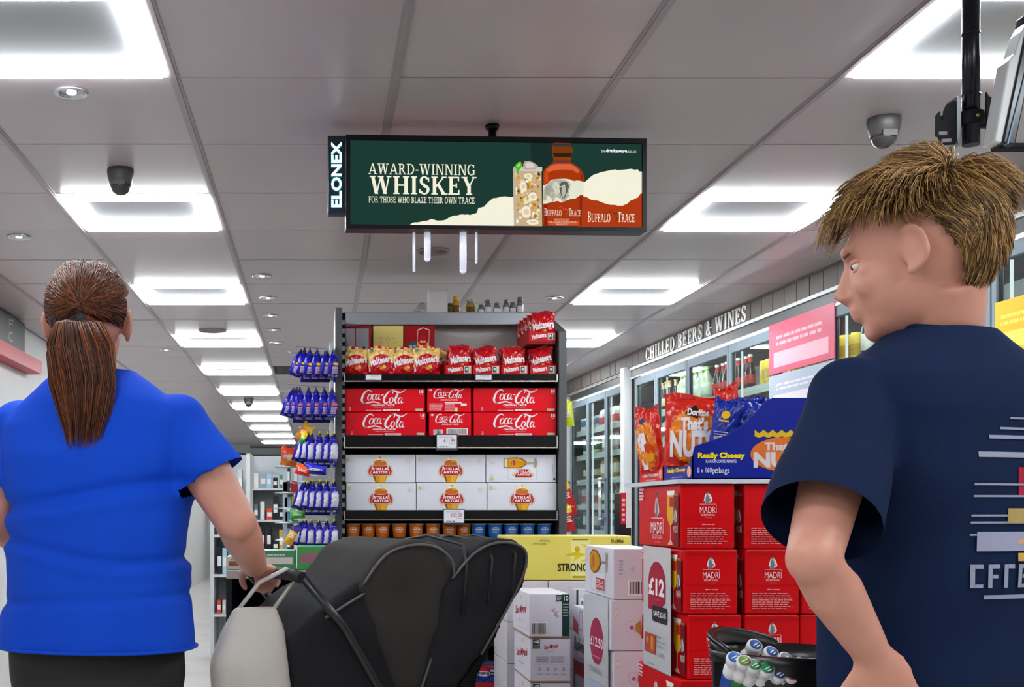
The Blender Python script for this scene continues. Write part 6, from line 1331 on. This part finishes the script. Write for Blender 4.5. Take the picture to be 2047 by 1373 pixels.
for s_, e_ in ((sl_, el_), (sr_, er_)):
    h_ = s_ * .18 + e_ * .82; b.ell(s_, (.066, .066, .064), TEE); b.tube([s_ + (s_ - h_) * .02, s_ * .5 + h_ * .5, h_], [.064, .070, .084], TEE, 22)
def hem_cuts(pairs, k_, neck, hemz, c_, lat=.0):
    cuts = []
    for s_, e_ in pairs:
        h_ = s_ * (1 - k_) + e_ * k_; d_ = (h_ - s_).normalized(); cuts.append((h_ - d_ * .008, d_, .115, lambda v, c_=c_: (Vector((v.x, v.y)) - c_).length > lat))
    cuts.append((Vector((c_.x, c_.y, neck)), (0, 0, 1), .12)); cuts.append((Vector((c_.x, c_.y, hemz)), (0, 0, -1), .26)); return cuts
tee_me = remeshed(b, 'tshirt', .007, 5, [TEE], folds(3, .0015, 0, 1), hem_cuts(((sl_, el_), (sr_, er_)), .82, 1.424, .868, mc)); o = link('tshirt', tee_me, man, (0, 0, 0)); o.location = -ORG[man.name]
b = MB(); ring = [MP(.072 * cos(t) , .066 * sin(t) - .008, 1.428 + .012 * sin(t)) for t in [2 * pi * k / 24 for k in range(25)]]; b.tube(ring, .0055, TEE, 8, cap=False); b.build('collar', man)
from mathutils.bvhtree import BVHTree
def wrapper(me):
    bv = BVHTree.FromPolygons([v.co.copy() for v in me.vertices], [list(p.vertices) for p in me.polygons]); return bv
class Wrap(Art):
    """print that lies on a garment: every point is dropped on to the cloth"""
    def pt(s, x, y):
        p = s.o + s.u * x + s.v * y; n = s.n; h = s.bv.ray_cast(p + n * .4, -n)
        return (h[0] if h[0] else p) + n * (.0012 + s.step * s.k)
    def rectg(s, x0, y0, x1, y1, col, n=5):
        for i in range(n): s.rect(x0 + (x1 - x0) * i / n, y0, x0 + (x1 - x0) * (i + 1) / n, y1, col); s.k -= .12
        s.k += .12
bu = Vector((mr_.x, mr_.y, 0)); a = Wrap(MP(0, -.3, 0), bu, (0, 0, 1)); a.bv = wrapper(tee_me); a.mode = lambda h: mat('teeprint_' + h, h, .8, spec=.2)
wh = '#8f94a8'
def bk_(y): return Z_(y, 1.76)
for y, x0, x1, hh_ in ((836, -.03, .12, .004), (856, -.05, .13, .005), (872, -.07, .14, .008), (905, -.09, .14, .012)): a.rectg(x0, bk_(y + hh_ * 900), x1, bk_(y), wh, 8)
a.rectg(-.02, bk_(990), .10, bk_(935), '#a01c34', 6); a.up()
for y in (967, 990, 1028, 1042, 1066): a.rectg(-.10, bk_(y + 4), .14, bk_(y), wh, 10)
a.rectg(-.04, bk_(1045), .12, bk_(1016), '#a8905a', 8); a.up(); a.rectg(-.09, bk_(1100), .14, bk_(1062), '#9496ae', 10); a.up(); a.rectg(-.02, bk_(1086), .11, bk_(1076), '#c89a7a', 6); a.rectg(-.02, bk_(1120), .11, bk_(1104), '#c89a4a', 6)
for k in range(9):
    x_ = -.10 + k * .027; a.rectg(x_, bk_(1172), x_ + .007, bk_(1126), '#8f93a6', 1); a.rectg(x_ + .007, bk_(1134), x_ + .019, bk_(1126), '#8f93a6', 1)
    if k % 2: a.rectg(x_ + .007, bk_(1153), x_ + .016, bk_(1146), '#8f93a6', 1)
    if k % 3 == 0: a.rectg(x_ + .007, bk_(1172), x_ + .019, bk_(1165), '#8f93a6', 1)

a.up(); 
a.rectg(-.08, bk_(1194), .14, bk_(1186), wh, 8)
a.build('back_print', man)
# hair: short, tousled
H1_, H2_, H3_ = (mat('hair_fair', '#b58c52', .45, spec=.4), mat('hair_brown', '#4e3720', .45, spec=.4), mat('hair_mid', '#7a5a34', .45, spec=.4))
def scalp(M, c, k, th, ph, lift=1.0): # th azimuth (0 = forward), ph from the top
    return Vector(c) + M @ (Vector((sin(ph) * sin(th) * .078 * lift, -.012 + sin(ph) * cos(th) * .098 * lift, .022 + cos(ph) * .094 * lift)) * k)
def flow_noise(p, k):
    return Vector((sin(p.x * k + 2 * sin(p.z * k * .6)), sin(p.y * k * 1.1 + 1.7 + 2 * cos(p.x * k * .5)), cos(p.z * k * .9 + 3 * sin(p.y * k * .4))))
def man_mask(th, ph):
    a_ = abs(th)
    if a_ < 1.15: return ph < .98 + .10 * a_
    if a_ < 1.75: return ph < 1.22 + .35 * (a_ - 1.15)
    return ph < 1.43 + 1.0 * min(1, (a_ - 1.75) / .5)
gens = []; r = random.Random(8)
while len(gens) < 6500:
    th = r.uniform(-pi, pi); ph = math.acos(r.uniform(-.75, 1))
    if not man_mask(th, ph): continue
    p = scalp(HM, hc, 1.12, th, ph); n = (p - (hc + HM @ Vector((0, -.01, .02)))).normalized()
    t_ = min(1, max(0, (ph - .5) / .8)); loc_ = inv3 @ (p - hc) if False else p
    flow = (HM @ Vector((.35, .9, 0))) * (1 - t_) + Vector((0, 0, -1.1)) * t_ - (HM @ Vector((0, .45, 0))) * t_ + flow_noise(p, 42) * .55 + Vector((r.uniform(-.22, .22), r.uniform(-.22, .22), r.uniform(-.22, .22)))
    flow = (flow - n * flow.dot(n)).normalized()
    l = (r.uniform(.045, .075) if ph < 1.15 else r.uniform(.022, .042)) ; lf = (.42 + .25 * sin(p.x * 60 + p.y * 45)) * (1 if ph < 1.15 else .55)
    gens.append(([p - n * .003, p + n * l * lf * .45 + flow * l * .25, p + n * l * lf * .72 + flow * l * .6, p + n * l * lf * .66 + flow * l * .95 - Vector((0, 0, .003))], r.uniform(.0006, .0011)))
ho = strand_hair('hair', man, gens, [H1_, H1_, H3_, H2_, H3_])
def hair_base(parent, M, c, k, mask, lift):
    b = MB(); NU, NV = 72, 44; g_ = {}
    for j_ in range(NV + 1):
        for i_ in range(NU): g_[(i_, j_)] = scalp(M, c, k, -pi + 2 * pi * i_ / NU, .001 + 2.6 * j_ / NV, lift)
    vs = [g_[(i_, j_)] for j_ in range(NV + 1) for i_ in range(NU)]; fs = []
    for j_ in range(NV):
        for i_ in range(NU):
            if mask(-pi + 2 * pi * (i_ + .5) / NU, 2.6 * (j_ + .5) / NV): fs.append((j_ * NU + i_, (j_ + 1) * NU + i_, (j_ + 1) * NU + (i_ + 1) % NU, j_ * NU + (i_ + 1) % NU))
    b.add(vs, fs, H2_, True); b.build('hair_base', parent)
hair_base(man, HM, hc, 1.12, man_mask, 1.03)
def trousers(parent, Pf, m, zt, hip, shoes):
    b = MB(); b.loft([(Pf(0, 0, zt), hip, hip * .68, 0, .9), (Pf(0, 0, zt - .12), hip * 1.02, hip * .72, 0, .9), (Pf(0, 0, zt - .2), hip * .95, hip * .66, 0, .9)], m, 28)
    for s_ in (-1, 1): b.tube([Pf(s_ * hip * .48, 0, zt - .1), Pf(s_ * hip * .5, .0, zt - .3), Pf(s_ * .11, .04 * s_, .46), Pf(s_ * .11, .08 * s_, .10)], [hip * .54, hip * .52, .078, .066], m, 18)
    me = remeshed(b, 'trousers', .011, 5, [m], folds(9, .0012, 0, 1)); o = link('trousers', me, parent, (0, 0, 0)); o.location = -ORG[parent.name]
    for s_ in (-1, 1):
        b = MB(); sm_ = mat('shoe', shoes, .5); p0 = Pf(s_ * .11, .08 * s_, 0); fw = (Pf(0, 1, 0) - Pf(0, 0, 0)); R = basis((fw.x, fw.y)); b.ell(p0 + fw * .06 + Vector((0, 0, .04)), (.048, .13, .045), sm_, R); b.ell(p0 - fw * .01 + Vector((0, 0, .06)), (.045, .06, .06), sm_, R)
        mb_ = remeshed(b, 'shoe', .008, 4, [sm_]); mz = min(v.co.z for v in mb_.vertices)
        for v in mb_.vertices: v.co.z = max(.0, v.co.z - mz - .004)
        o = link('shoe', mb_, parent, (0, 0, 0)); o.location = -ORG[parent.name]
trousers(man, MP, mat('jeans', '#10182c', .85), .93, .17, '#222222')

# ---------------------------------------------------------------- woman in the bright blue shirt
wc = Vector((-.50, 2.75)); wf_ = Vector((.22, .975)).normalized(); wr2 = Vector((wf_.y, -wf_.x))
wom = person_base('person', 'person with reddish brown ponytail in a bright blue t-shirt seen from behind at left', (wc.x, wc.y, 0))
def WP(r_, f_, z): p = wc + wr2 * r_ + wf_ * f_; return Vector((p.x, p.y, z))
HK = 1.1; hw = Vector((-.525, 2.765, 1.580)); WM = basis((-.05, .99), -.06, 0)
b = MB(); head_geo(b, hw, WM, SKIN, HK)
b.tube([WP(0, -.02, 1.37), WP(0, 0, 1.44), hw + WM @ Vector((0, -.025, -.05))], [.07, .054, .052], SKIN, 20)
b.loft(torso_rings(wc, wf_, [(.86, .17, .11, 0), (1.0, .175, .125, 0), (1.2, .18, .12, 0), (1.34, .17, .095, 0), (1.42, .09, .07, 0)]), SKIN)
s2_, e2_, w2_ = WP(.190, 0, 1.345), Vector((-.185, 2.69, 1.125)), Vector((-.150, 2.865, 1.015))
s3_, e3_, w3_ = WP(-.190, 0, 1.345), WP(-.26, .0, 1.12), WP(-.15, .2, 1.02)
for S_, E_, W__ in ((s2_, e2_, w2_), (s3_, e3_, w3_)):
    b.tube([S_, (S_ + E_) / 2, E_, E_ * .65 + W__ * .35, W__], [.062, .056, .046, .046, .029], SKIN, 16); b.ell(E_, (.047, .047, .047), SKIN)
hand_geo(b, w2_, (.25, .9, -.12), (0, .1, 1), SKIN, 1, 1.0, .95); hand_geo(b, w3_, (.5, .8, -.1), (0, .1, 1), SKIN, -1, 1.0, .95)
for s_ in (-1, 1): b.tube([WP(s_ * .09, 0, .86), WP(s_ * .1, .01, .5), WP(s_ * .11, .05 * s_, .09)], [.075, .055, .040], SKIN, 14)
o = link('body', remeshed(b, 'body', .0055, 5, [SKIN]), wom, (0, 0, 0)); o.location = -ORG[wom.name]
eyes(hw, WM, wom, HK)
BLUE = mat('shirt_blue', '#0442bc', .8, noise=.06, scale=4, bump=.06, bscale=120, spec=.2)
b = MB(); rows = [(.835, .222, .165, 0), (.93, .215, .162, 0), (1.04, .205, .155, 0), (1.16, .208, .152, 0), (1.27, .216, .146, -.01), (1.345, .218, .128, -.01), (1.385, .19, .112, -.01), (1.42, .14, .095, -.01), (1.455, .092, .078, -.008), (1.475, .072, .068, -.006)]
b.loft(torso_rings(wc, wf_, rows), BLUE, 36)
for S_, E_ in ((s2_, e2_), (s3_, e3_)):
    h_ = S_ * .42 + E_ * .58; b.ell(S_, (.068, .068, .062), BLUE); b.tube([S_ + (S_ - h_) * .02, S_ * .5 + h_ * .5, h_], [.064, .074, .088], BLUE, 22)
wf0_ = folds(5, .0016, 0, 1)
def wfold(co, n):
    d = wf0_(co, n); z = co.z
    d = d + n * (-.012 * math.exp(-((z - 1.185 - .03 * sin((co.x + .5) * 6)) / .016) ** 2) + .007 * math.exp(-((z - 1.155 - .03 * sin((co.x + .5) * 6)) / .02) ** 2) - .008 * math.exp(-((z - 1.065 + .03 * sin((co.x + .6) * 8)) / .013) ** 2) + .006 * math.exp(-((z - 1.045 + .03 * sin((co.x + .6) * 8)) / .015) ** 2) - .006 * math.exp(-((z - .955 - .05 * (co.x + .5)) / .012) ** 2) + .005 * sin(co.x * 34) * max(0, 1 - (z - .83) / .12)); return d
o = link('shirt', remeshed(b, 'shirt', .0075, 6, [BLUE], wfold, hem_cuts(((s2_, e2_), (s3_, e3_)), .58, 1.462, .842, wc, .222)), wom, (0, 0, 0)); o.location = -ORG[wom.name]
b = MB(); hem = [WP(.224 * math.copysign(abs(cos(t)) ** .88, cos(t)), .167 * math.copysign(abs(sin(t)) ** .88, sin(t)), .845) for t in [2 * pi * k / 40 for k in range(41)]]; b.tube(hem, .004, BLUE, 6, cap=False); b.build('hem', wom)
trousers(wom, WP, mat('trousers_black', '#08090c', .75), .90, .195, '#1a1a1a')
# ponytail hair
R1_, R2_, R3_ = mat('hair_auburn', '#8a4a22', .42, spec=.4), mat('hair_dark', '#2c150c', .42, spec=.4), mat('hair_red', '#5e2e16', .42, spec=.4)
tie = hw + WM @ Vector((0, -.122, -.020)); gens = []; r = random.Random(12)
def wom_mask(th, ph):
    a_ = abs(th)
    if a_ < 1.1: return ph < .98
    if a_ < 1.45: return ph < .98 + 3.0 * (a_ - 1.1)
    return ph < 2.03

while len(gens) < 2600:
    th = r.uniform(-pi, pi); ph = math.acos(r.uniform(-.7, 1))
    if not wom_mask(th, ph): continue
    q0 = [scalp(WM, hw, HK, th, ph, 1.03)]
    th2 = pi if th > 0 else -pi; ph2 = 1.72
    for k in (1, 2, 3): t_ = k / 3.2; q0.append(scalp(WM, hw, HK, th + (th2 - th) * t_, ph + (ph2 - ph) * t_ , 1.09 + .03 * sin(t_ * pi) + r.uniform(-.02, .03)))
    q0.append(tie + WM @ Vector((r.uniform(-.012, .012), .004, r.uniform(-.012, .012))))
    gens.append((q0, r.uniform(.0010, .0017)))
for _ in range(1500):
    a_ = r.uniform(0, 2 * pi); rr2 = sqrt(r.random()) * .034; ox, oy = rr2 * cos(a_), rr2 * sin(a_) * .7; l = r.uniform(.20, .30)
    q0 = [tie + WM @ Vector((ox * .45, -.004, oy * .45))]
    for t_ in (.12, .35, .6, .85, 1.0): q0.append(tie + WM @ Vector((ox * (1 + 1.1 * sin(t_ * 2.6)) + .01 * sin(t_ * 5 + a_), 0, 0)) + Vector((.02 * t_, -.035 * sin(min(1, t_ * 2.2) * pi * .55) + oy * .8 - .0 * t_, -l * t_ + .012)))
    gens.append((q0, r.uniform(.0010, .0017)))
strand_hair('hair', wom, gens, [R1_, R3_, R2_, R3_])
H2_ = R2_; hair_base(wom, WM, hw, HK, wom_mask, 1.03)
b = MB(); b.ell(tie, (.017, .011, .017), mat('hair_tie', '#141414', .6), WM, 16, 10); b.build('hair_tie', wom)

# ================================================================ pushchair
po_ = Vector((-.15, 2.96, 0)); pd = Vector((.93, .37, 0)).normalized(); pt2 = Vector((-pd.y, pd.x, 0))
pram = thing('pushchair', 'dark grey fabric pushchair pushed by the person in the blue t-shirt', 'pushchair', (po_.x, po_.y, 0))
def PP(s_, t_, z): return po_ + pd * s_ + pt2 * t_ + Vector((0, 0, z))
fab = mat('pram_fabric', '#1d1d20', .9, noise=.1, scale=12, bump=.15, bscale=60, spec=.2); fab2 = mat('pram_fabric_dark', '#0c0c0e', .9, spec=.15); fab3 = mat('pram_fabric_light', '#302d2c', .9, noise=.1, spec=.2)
def slab(name, prof, t0, t1, m, vox=.012, sm_=8, fs=1):
    b = MB(); n = len(prof); vs = [PP(s_, t0, z) for s_, z in prof] + [PP(s_, t1, z) for s_, z in prof]
    b.add(vs, [list(range(n)), list(range(n, 2 * n))[::-1]] + [(i, i + n, (i + 1) % n + n, (i + 1) % n) for i in range(n)], m)
    me = b.mesh('x'); bm = bmesh.new(); bm.from_mesh(me); bmesh.ops.recalc_face_normals(bm, faces=bm.faces); bm.to_mesh(me); bm.free()
    b2_ = MB(); b2_.v = [v.co.copy() for v in me.vertices]; b2_.f = [list(p.vertices) for p in me.polygons]; b2_.m = [0] * len(b2_.f); b2_.sm = [True] * len(b2_.f); b2_.mats = [m]
    o = link(name, remeshed(b2_, name, vox, sm_, [m], folds(fs, .0013, 0, 1)), pram, (0, 0, 0)); o.location = -ORG[pram.name]; return o
slab('seat', [(.02, .70), (.0, .84), (.10, .93), (.20, .99), (.28, 1.03), (.33, 1.02), (.36, .93), (.34, .70)], -.19, .19, fab, fs=2)
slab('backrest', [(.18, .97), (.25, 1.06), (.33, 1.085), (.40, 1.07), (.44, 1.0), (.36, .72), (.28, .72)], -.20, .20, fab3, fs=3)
slab('hood', [(.40, .96), (.47, 1.05), (.54, 1.085), (.61, 1.08), (.645, 1.045), (.62, .96), (.52, .82), (.44, .72), (.34, .72)], -.21, .21, fab, fs=4)
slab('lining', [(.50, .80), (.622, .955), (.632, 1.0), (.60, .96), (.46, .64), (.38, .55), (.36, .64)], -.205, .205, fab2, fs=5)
slab('footmuff', [(.04, .72), (.0, .60), (.12, .50), (.36, .50), (.46, .66), (.40, .74)], -.18, .18, fab, fs=6)
tubm = plastic('#17181a', .3)
pip = mat('piping', '#4a4846', .6)
for nm__, pr_, t_ in (('piping', [(.19, .975), (.25, 1.045), (.33, 1.068), (.40, 1.052), (.43, .99), (.37, .80), (.34, .72)], -.204), ('piping', [(.42, .985), (.48, 1.045), (.54, 1.07), (.60, 1.066), (.628, 1.035), (.60, .955), (.50, .80)], -.212), ('seam', [(.10, .90), (.20, .955), (.28, .99), (.31, .93), (.30, .74)], -.193)):
    b = MB(); b.tube([PP(x_, t_, z_) for x_, z_ in catmull(pr_, 4)], .0035, pip, 6); b.build(nm__, pram)
for k_, x_ in enumerate((.45, .52, .585)):
    b = MB(); b.tube([PP(x_, -.212, .90 + .02 * k_), PP(x_ + .01, -.213, 1.02 + .01 * k_), PP(x_ + .012, -.19, 1.066), PP(x_ + .012, 0, 1.085), PP(x_ + .012, .19, 1.066)], .004, mat('hood_rib', '#101012', .6), 8); b.build('hood_rib', pram)
b = MB(); b.tube([PP(.04, -.20, .995), PP(.03, -.17, 1.0), PP(.03, .17, 1.0), PP(.04, .20, .995)], .014, plastic('#101012', .7), 14); b.build('handle', pram)
for t_ in (-.21, .21): b = MB(); b.tube([PP(.04, t_ * .97, .995), PP(.14, t_, .88), PP(.34, t_, .55), PP(.60, t_, .16)], .011, tubm, 12); b.build('frame_tube', pram); b = MB(); b.tube([PP(.44, t_, .62), PP(.24, t_, .36), PP(.06, t_, .14)], .011, tubm, 12); b.build('frame_tube', pram)
b = MB(); b.box(-.0, .0, 0, 0, 0, 0, tubm) if False else None
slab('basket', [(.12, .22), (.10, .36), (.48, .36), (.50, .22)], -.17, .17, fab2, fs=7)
Rw = Matrix((pd, Vector((0, 0, 1)), pt2)).transposed()
for s_ in (.06, .60):
    for t_ in (-.235, .235):
        b = MB(); b.lathe([(.03, -.016), (.075, -.012), (.082, -.02), (.095, -.016), (.098, 0), (.095, .016), (.082, .02), (.075, .012), (.03, .016)], PP(s_, t_, .099), plastic('#111213', .6), 28, Rw); wh_ = b.build('wheel', pram)
        b = MB(); b.lathe([(.0005, -.02), (.03, -.02), (.032, 0), (.03, .02), (.0005, .02)], PP(s_, t_, .099), steel('#8d9093', .3), 18, Rw); b.build('hub', wh_)
b = MB(); A_ = PP(.04, -.186, .715); 
b.add([PP(.06, -.187, .715), PP(.19, -.187, .718), PP(.19, -.191, .733), PP(.06, -.191, .730), PP(.06, -.196, .715), PP(.19, -.196, .718), PP(.19, -.198, .733), PP(.06, -.198, .730)], [(0, 1, 2, 3), (7, 6, 5, 4), (0, 4, 5, 1), (1, 5, 6, 2), (2, 6, 7, 3), (3, 7, 4, 0)], mat('reflective', '#9a9ca4', .3)); b.build('reflective_strip', pram)
# shopping bag hanging from the handle
bagt = thing('carrier_bag', 'pale grey carrier bag hanging from the pushchair handle', 'bag', PP(-.04, -.16, .66)); bagm = mat('bag_grey', '#b3aea6', .5, noise=.06, bump=.1, bscale=12)
b = MB(); q0 = PP(-.075, -.17, 0)
b.loft([((q0.x, q0.y, .66), .075, .05, .3, .8), ((q0.x, q0.y, .70), .092, .062, .3, .8), ((q0.x, q0.y, .80), .09, .058, .3, .8), ((q0.x + .005, q0.y, .88), .072, .04, .3, .8), ((q0.x + .01, q0.y, .93), .05, .02, .3, .8)], bagm, 30)
me = remeshed(b, 'sack', .008, 4, [bagm], folds(31, .0022, 0, 1)); o = link('sack', me, bagt, (0, 0, 0)); o.location = -ORG[bagt.name]
b = MB(); b.tube([(q0.x - .03, q0.y, .92), (q0.x + .02, q0.y + .01, .985), PP(.02, -.15, 1.014), PP(.05, -.15, 1.0), (q0.x + .05, q0.y + .02, .92)], .005, bagm, 8); b.build('bag_handle', bagt)

# ================================================================ round bin of small bottles, lower right
bz = 2.28; bx = X_(1565, bz); br = .128; btop = Z_(1300, bz); bin_ = thing('round_bin', 'black round dump bin with small white-capped bottles, in front of the red boxes', 'bin', (bx, bz, 0)); bbm = plastic('#0b0b0c', .3)
b = MB(); b.lathe([(br * .8, .0), (br * .85, .01), (br, btop - .02), (br + .006, btop), (br - .002, btop + .002), (br - .008, btop - .03), (br * .93, btop - .12), (.001, btop - .12)], (bx, bz, 0), bbm, 40); b.build('drum', bin_)
b = MB(); N_ = 24; th_ = [1.3 + 2.3 * k / N_ for k in range(N_ + 1)]; R_ = br + .003
def gh(t): return btop + .03 * max(0, sin((t - 1.3) / 2.3 * pi)) ** .6
vs = [(bx + q_ * cos(t), bz + q_ * sin(t), z_) for q_, top_ in ((R_, 0), (R_, 1), (R_ - .006, 1), (R_ - .006, 0)) for t in th_ for z_ in [(gh(t) if top_ else btop - .02)]]; n_ = N_ + 1
b.add(vs, [(a_ * n_ + k, a_ * n_ + k + 1, ((a_ + 1) % 4) * n_ + k + 1, ((a_ + 1) % 4) * n_ + k) for a_ in range(4) for k in range(N_)], bbm, True); b.tube([(bx + R_ * cos(t), bz + R_ * sin(t), gh(t)) for t in th_], .006, bbm, 8); b.build('rim_guard', bin_)
def small_bottle(cbody, ctop, lab, p, rot):
    t = thing('small_bottle', lab, 'bottle', p, 'white-capped bottles in the black bin'); wcap = mat('cap_white', '#e6e4e4', .3)
    b = MB(); b.lathe([(.014, -.085), (.016, -.08), (.016, -.03), (.0145, -.024)], (0, 0, 0), plastic(cbody, .3), 16); b.build('bottle_body', t, (0, 0, 0))
    b = MB(); b.lathe([(.0145, -.026), (.0155, -.022), (.0150, -.008), (.0105, -.003), (.0100, .004), (.0135, .008), (.0145, .020), (.0140, .024), (.0005, .0245)], (0, 0, 0), wcap, 18); b.box(-.003, .003, -.0165, -.012, .010, .016, wcap); b.build('cap', t, (0, 0, 0))
    b = MB(); b.lathe([(.0112, .0248), (.0112, .0256), (.0005, .0256)], (0, 0, 0), ink(ctop), 18); b.lathe([(.0120, .0246), (.0120, .0250), (.0112, .0252)], (0, 0, 0), ink('#e8f0ec'), 18)
    b.box(-.006, .006, -.001, .0015, .0256, .0259, ink('#eef2f0')); b.box(-.004, .005, -.006, -.004, .0256, .0259, ink('#eef2f0')); b.build('cap_print', t, (0, 0, 0))
    for ch in t.children: ch.location = (0, 0, 0)
    t.rotation_euler = rot
for i, (px, py, z, cb, ct, w_) in enumerate(((1465, 1330, 2.20, '#1c4fb0', '#3a6ac0', 'blue-topped, at the left rim'), (1484, 1337, 2.19, '#1f7a3c', '#7a9a4c', 'olive-topped, second from the left rim'), (1503, 1345, 2.185, '#1a7038', '#3c9a54', 'green-topped, third from the left rim'),
    (1527, 1352, 2.18, '#1a6a38', '#2f9458', 'green-topped, middle of front row'), (1550, 1362, 2.18, '#8a2a3a', '#4a4a8a', 'violet-topped, right of the middle'), (1573, 1366, 2.18, '#a03040', '#c04a6a', 'pink-topped, towards the t-shirt'), (1598, 1374, 2.19, '#a03040', '#b83a5a', 'pink-topped, nearest the t-shirt'),
    (1500, 1304, 2.30, '#1c4fb0', '#3c5aa8', 'blue-topped, standing highest at the back'), (1532, 1318, 2.29, '#d8d8dc', '#4a62a8', 'blue-topped, back row beside the highest'), (1560, 1330, 2.28, '#d8d8dc', '#8a8a9a', 'grey-topped, back row'), (1590, 1340, 2.27, '#d8d8dc', '#8a8a9a', 'grey-topped, back row at the right'))):
    small_bottle(cb, ct, 'small bottle with flip cap in the black bin, ' + w_, P(px, py, z), (.75, -.38, .2 + .05 * i))

# ================================================================ far end of the shop (left)
rr = random.Random(77)
wz = 6.3; wx0, wx1 = X_(562, wz), X_(600, wz); wst = thing('wire_stand', 'pale grey wire stand left of the hanging sweet bags', 'stand', ((wx0 + wx1) / 2, wz, 0)); wm2 = steel('#b8c2c6', .35)
for xx in (wx0 + .02, wx1): b = MB(); b.box(xx - .012, xx + .012, wz, wz + .012, 0, Z_(935, wz), wm2); b.build('upright', wst)
for k, py in enumerate((933, 985, 1016, 1045, 1080)):
    b = MB(); z_ = Z_(py, wz)
    for dy in (0, .06, .12, .18): b.tube([(wx0 - .03, wz - .04 + dy, z_), (wx1 + .02, wz - .04 + dy, z_)], .003, wm2, 6)
    for dx in (-.03, .03, .09, .12): b.tube([(wx0 + dx, wz - .04, z_), (wx0 + dx, wz + .14, z_)], .003, wm2, 6)
    b.build('wire_shelf', wst)
for k, (px, py, c) in enumerate(((572, 985, '#4a4c52'), (588, 985, '#a83030'), (575, 1016, '#8ab0c8'), (590, 1016, '#c8a020'), (576, 1045, '#6aa0c0'), (590, 1045, '#3a8a4a'), (580, 1080, '#7ab0d0'))):
    carton('small_pack', X_(px, wz) - .018, X_(px, wz) + .018, wz, wz + .05, Z_(py, wz) + .0035, Z_(py, wz) + .06, c, '%s small pack on the pale wire stand, %s' % (['dark', 'red', 'pale blue', 'yellow', 'blue', 'green', 'light blue'][k], ['upper left', 'upper right', 'second row left', 'second row right', 'third row left', 'third row right', 'lowest'][k]), 'pack', 'packs on the wire stand')
def far_unit(px0, px1, z, pytop, lab, tiers, n):
    x0, x1 = X_(px0, z), X_(px1, z); zt = Z_(pytop, z); t = thing('display_shelving', lab, 'shelf', ((x0 + x1) / 2, z, 0)); m1 = mat('far_shelf', '#c2c6c8', .5)
    b = MB(); b.box(x0, x1, z + .4, z + .43, 0, zt, m1); b.build('back_panel', t)
    for xa in (x0, x1 - .03): b = MB(); b.box(xa, xa + .03, z, z + .4, 0, zt, m1); b.build('side_panel', t)
    for k in range(tiers):
        h = zt - .32 - k * .30
        if h < .2: break
        b = MB(); b.box(x0 + .03, x1 - .03, z, z + .4, h - .02, h, m1); b.build('shelf_board', t)
        st = (x1 - x0 - .1) / n
        for i in range(n):
            c = rr.choice(['#b8bec4', '#8ea2b4', '#3a5a80', '#c84a3a', '#d8d8d4', '#5a6a70', '#c8a03c', '#4a8a6a', '#20242c', '#9ac0d4']); hh = rr.uniform(.1, .24); xx = x0 + .05 + i * st
            b = MB(); w2 = st * rr.uniform(.6, .9); b.box(xx, xx + w2, z + .03, z + .15, h + .001, h + hh, card(c)); b.box(xx + w2 * .1, xx + w2 * .9, z + .0295, z + .0305, h + hh * .3, h + hh * .65, ink('#dcdcd8'))
            b.build('grocery_pack', label='pack on %s, tier %s, %s from left' % (lab.split(',')[1].strip(), ['one', 'two', 'three', 'four', 'five'][k], od[min(i, 7)]), cat='pack', group='packs, ' + lab.split(',')[0])
    b = MB(); b.box(x0, x1, z - .01, z, zt, zt + .06, mat('far_dark', '#3a4042', .5)); b.build('header', t)
far_unit(497, 594, 11.5, 908, 'far pale shelving, the unit beside the wire stand', 4, 6)
far_unit(420, 500, 9.2, 905, 'pale shelving, the unit behind the bare arm', 4, 5)
b = MB(); b.box(x_left, x_right, 22.7, 22.88, CEIL - .16, CEIL - .001, mat('far_dark', '#3a4042', .5)); b.build('trim_2', kind='structure')
b = MB(); b.box(-1.5, 1.5, 20.5, 20.9, 0, 1.6, mat('far_counter', '#8f9598', .5)); b.box(-1.5, 1.5, 20.48, 20.92, 1.6, 1.64, mat('far_dark', '#3a4042', .5)); b.build('far_counter', label='long grey counter at the far end of the shop', cat='counter')
# left: dark sign and red header
b = MB(); b.box(-1.899, -1.84, 6.0, 7.6, Z_(688, 7.2), CEIL - .012, mat('sign_dark', '#15120f', .5)); lw_ = b.build('wall_sign', label='dark sign with pale lettering marks at the left edge behind the brown hair', cat='sign')
a = Art((-1.84, 6.0, Z_(688, 7.2)), (0, 1, 0), (0, 0, 1)); vs, fs, _ = ribbon2d([[(1.30, .03, .012), (1.22, .035, .012), (1.22, .07, .012), (1.30, .08, .012)], [(1.22, .10, .010), (1.22, .15, .012)], [(1.22, .125, .010), (1.30, .13, .01)], [(1.22, .15, .01), (1.32, .155, .01)]]); a.mesh2(vs, fs, '#8c8c8c'); a.build('marks', lw_)
b = MB(); b.box(-1.899, -1.8, 6.0, 7.9, Z_(722, 7.2), Z_(694, 7.2), card('#a81c28')); b.build('shelf_header', label='red shelf header strip below the dark sign at the left edge', cat='header')

for o_ in list(WS.collection.objects): bpy.data.objects.remove(o_)
bpy.data.scenes.remove(WS)
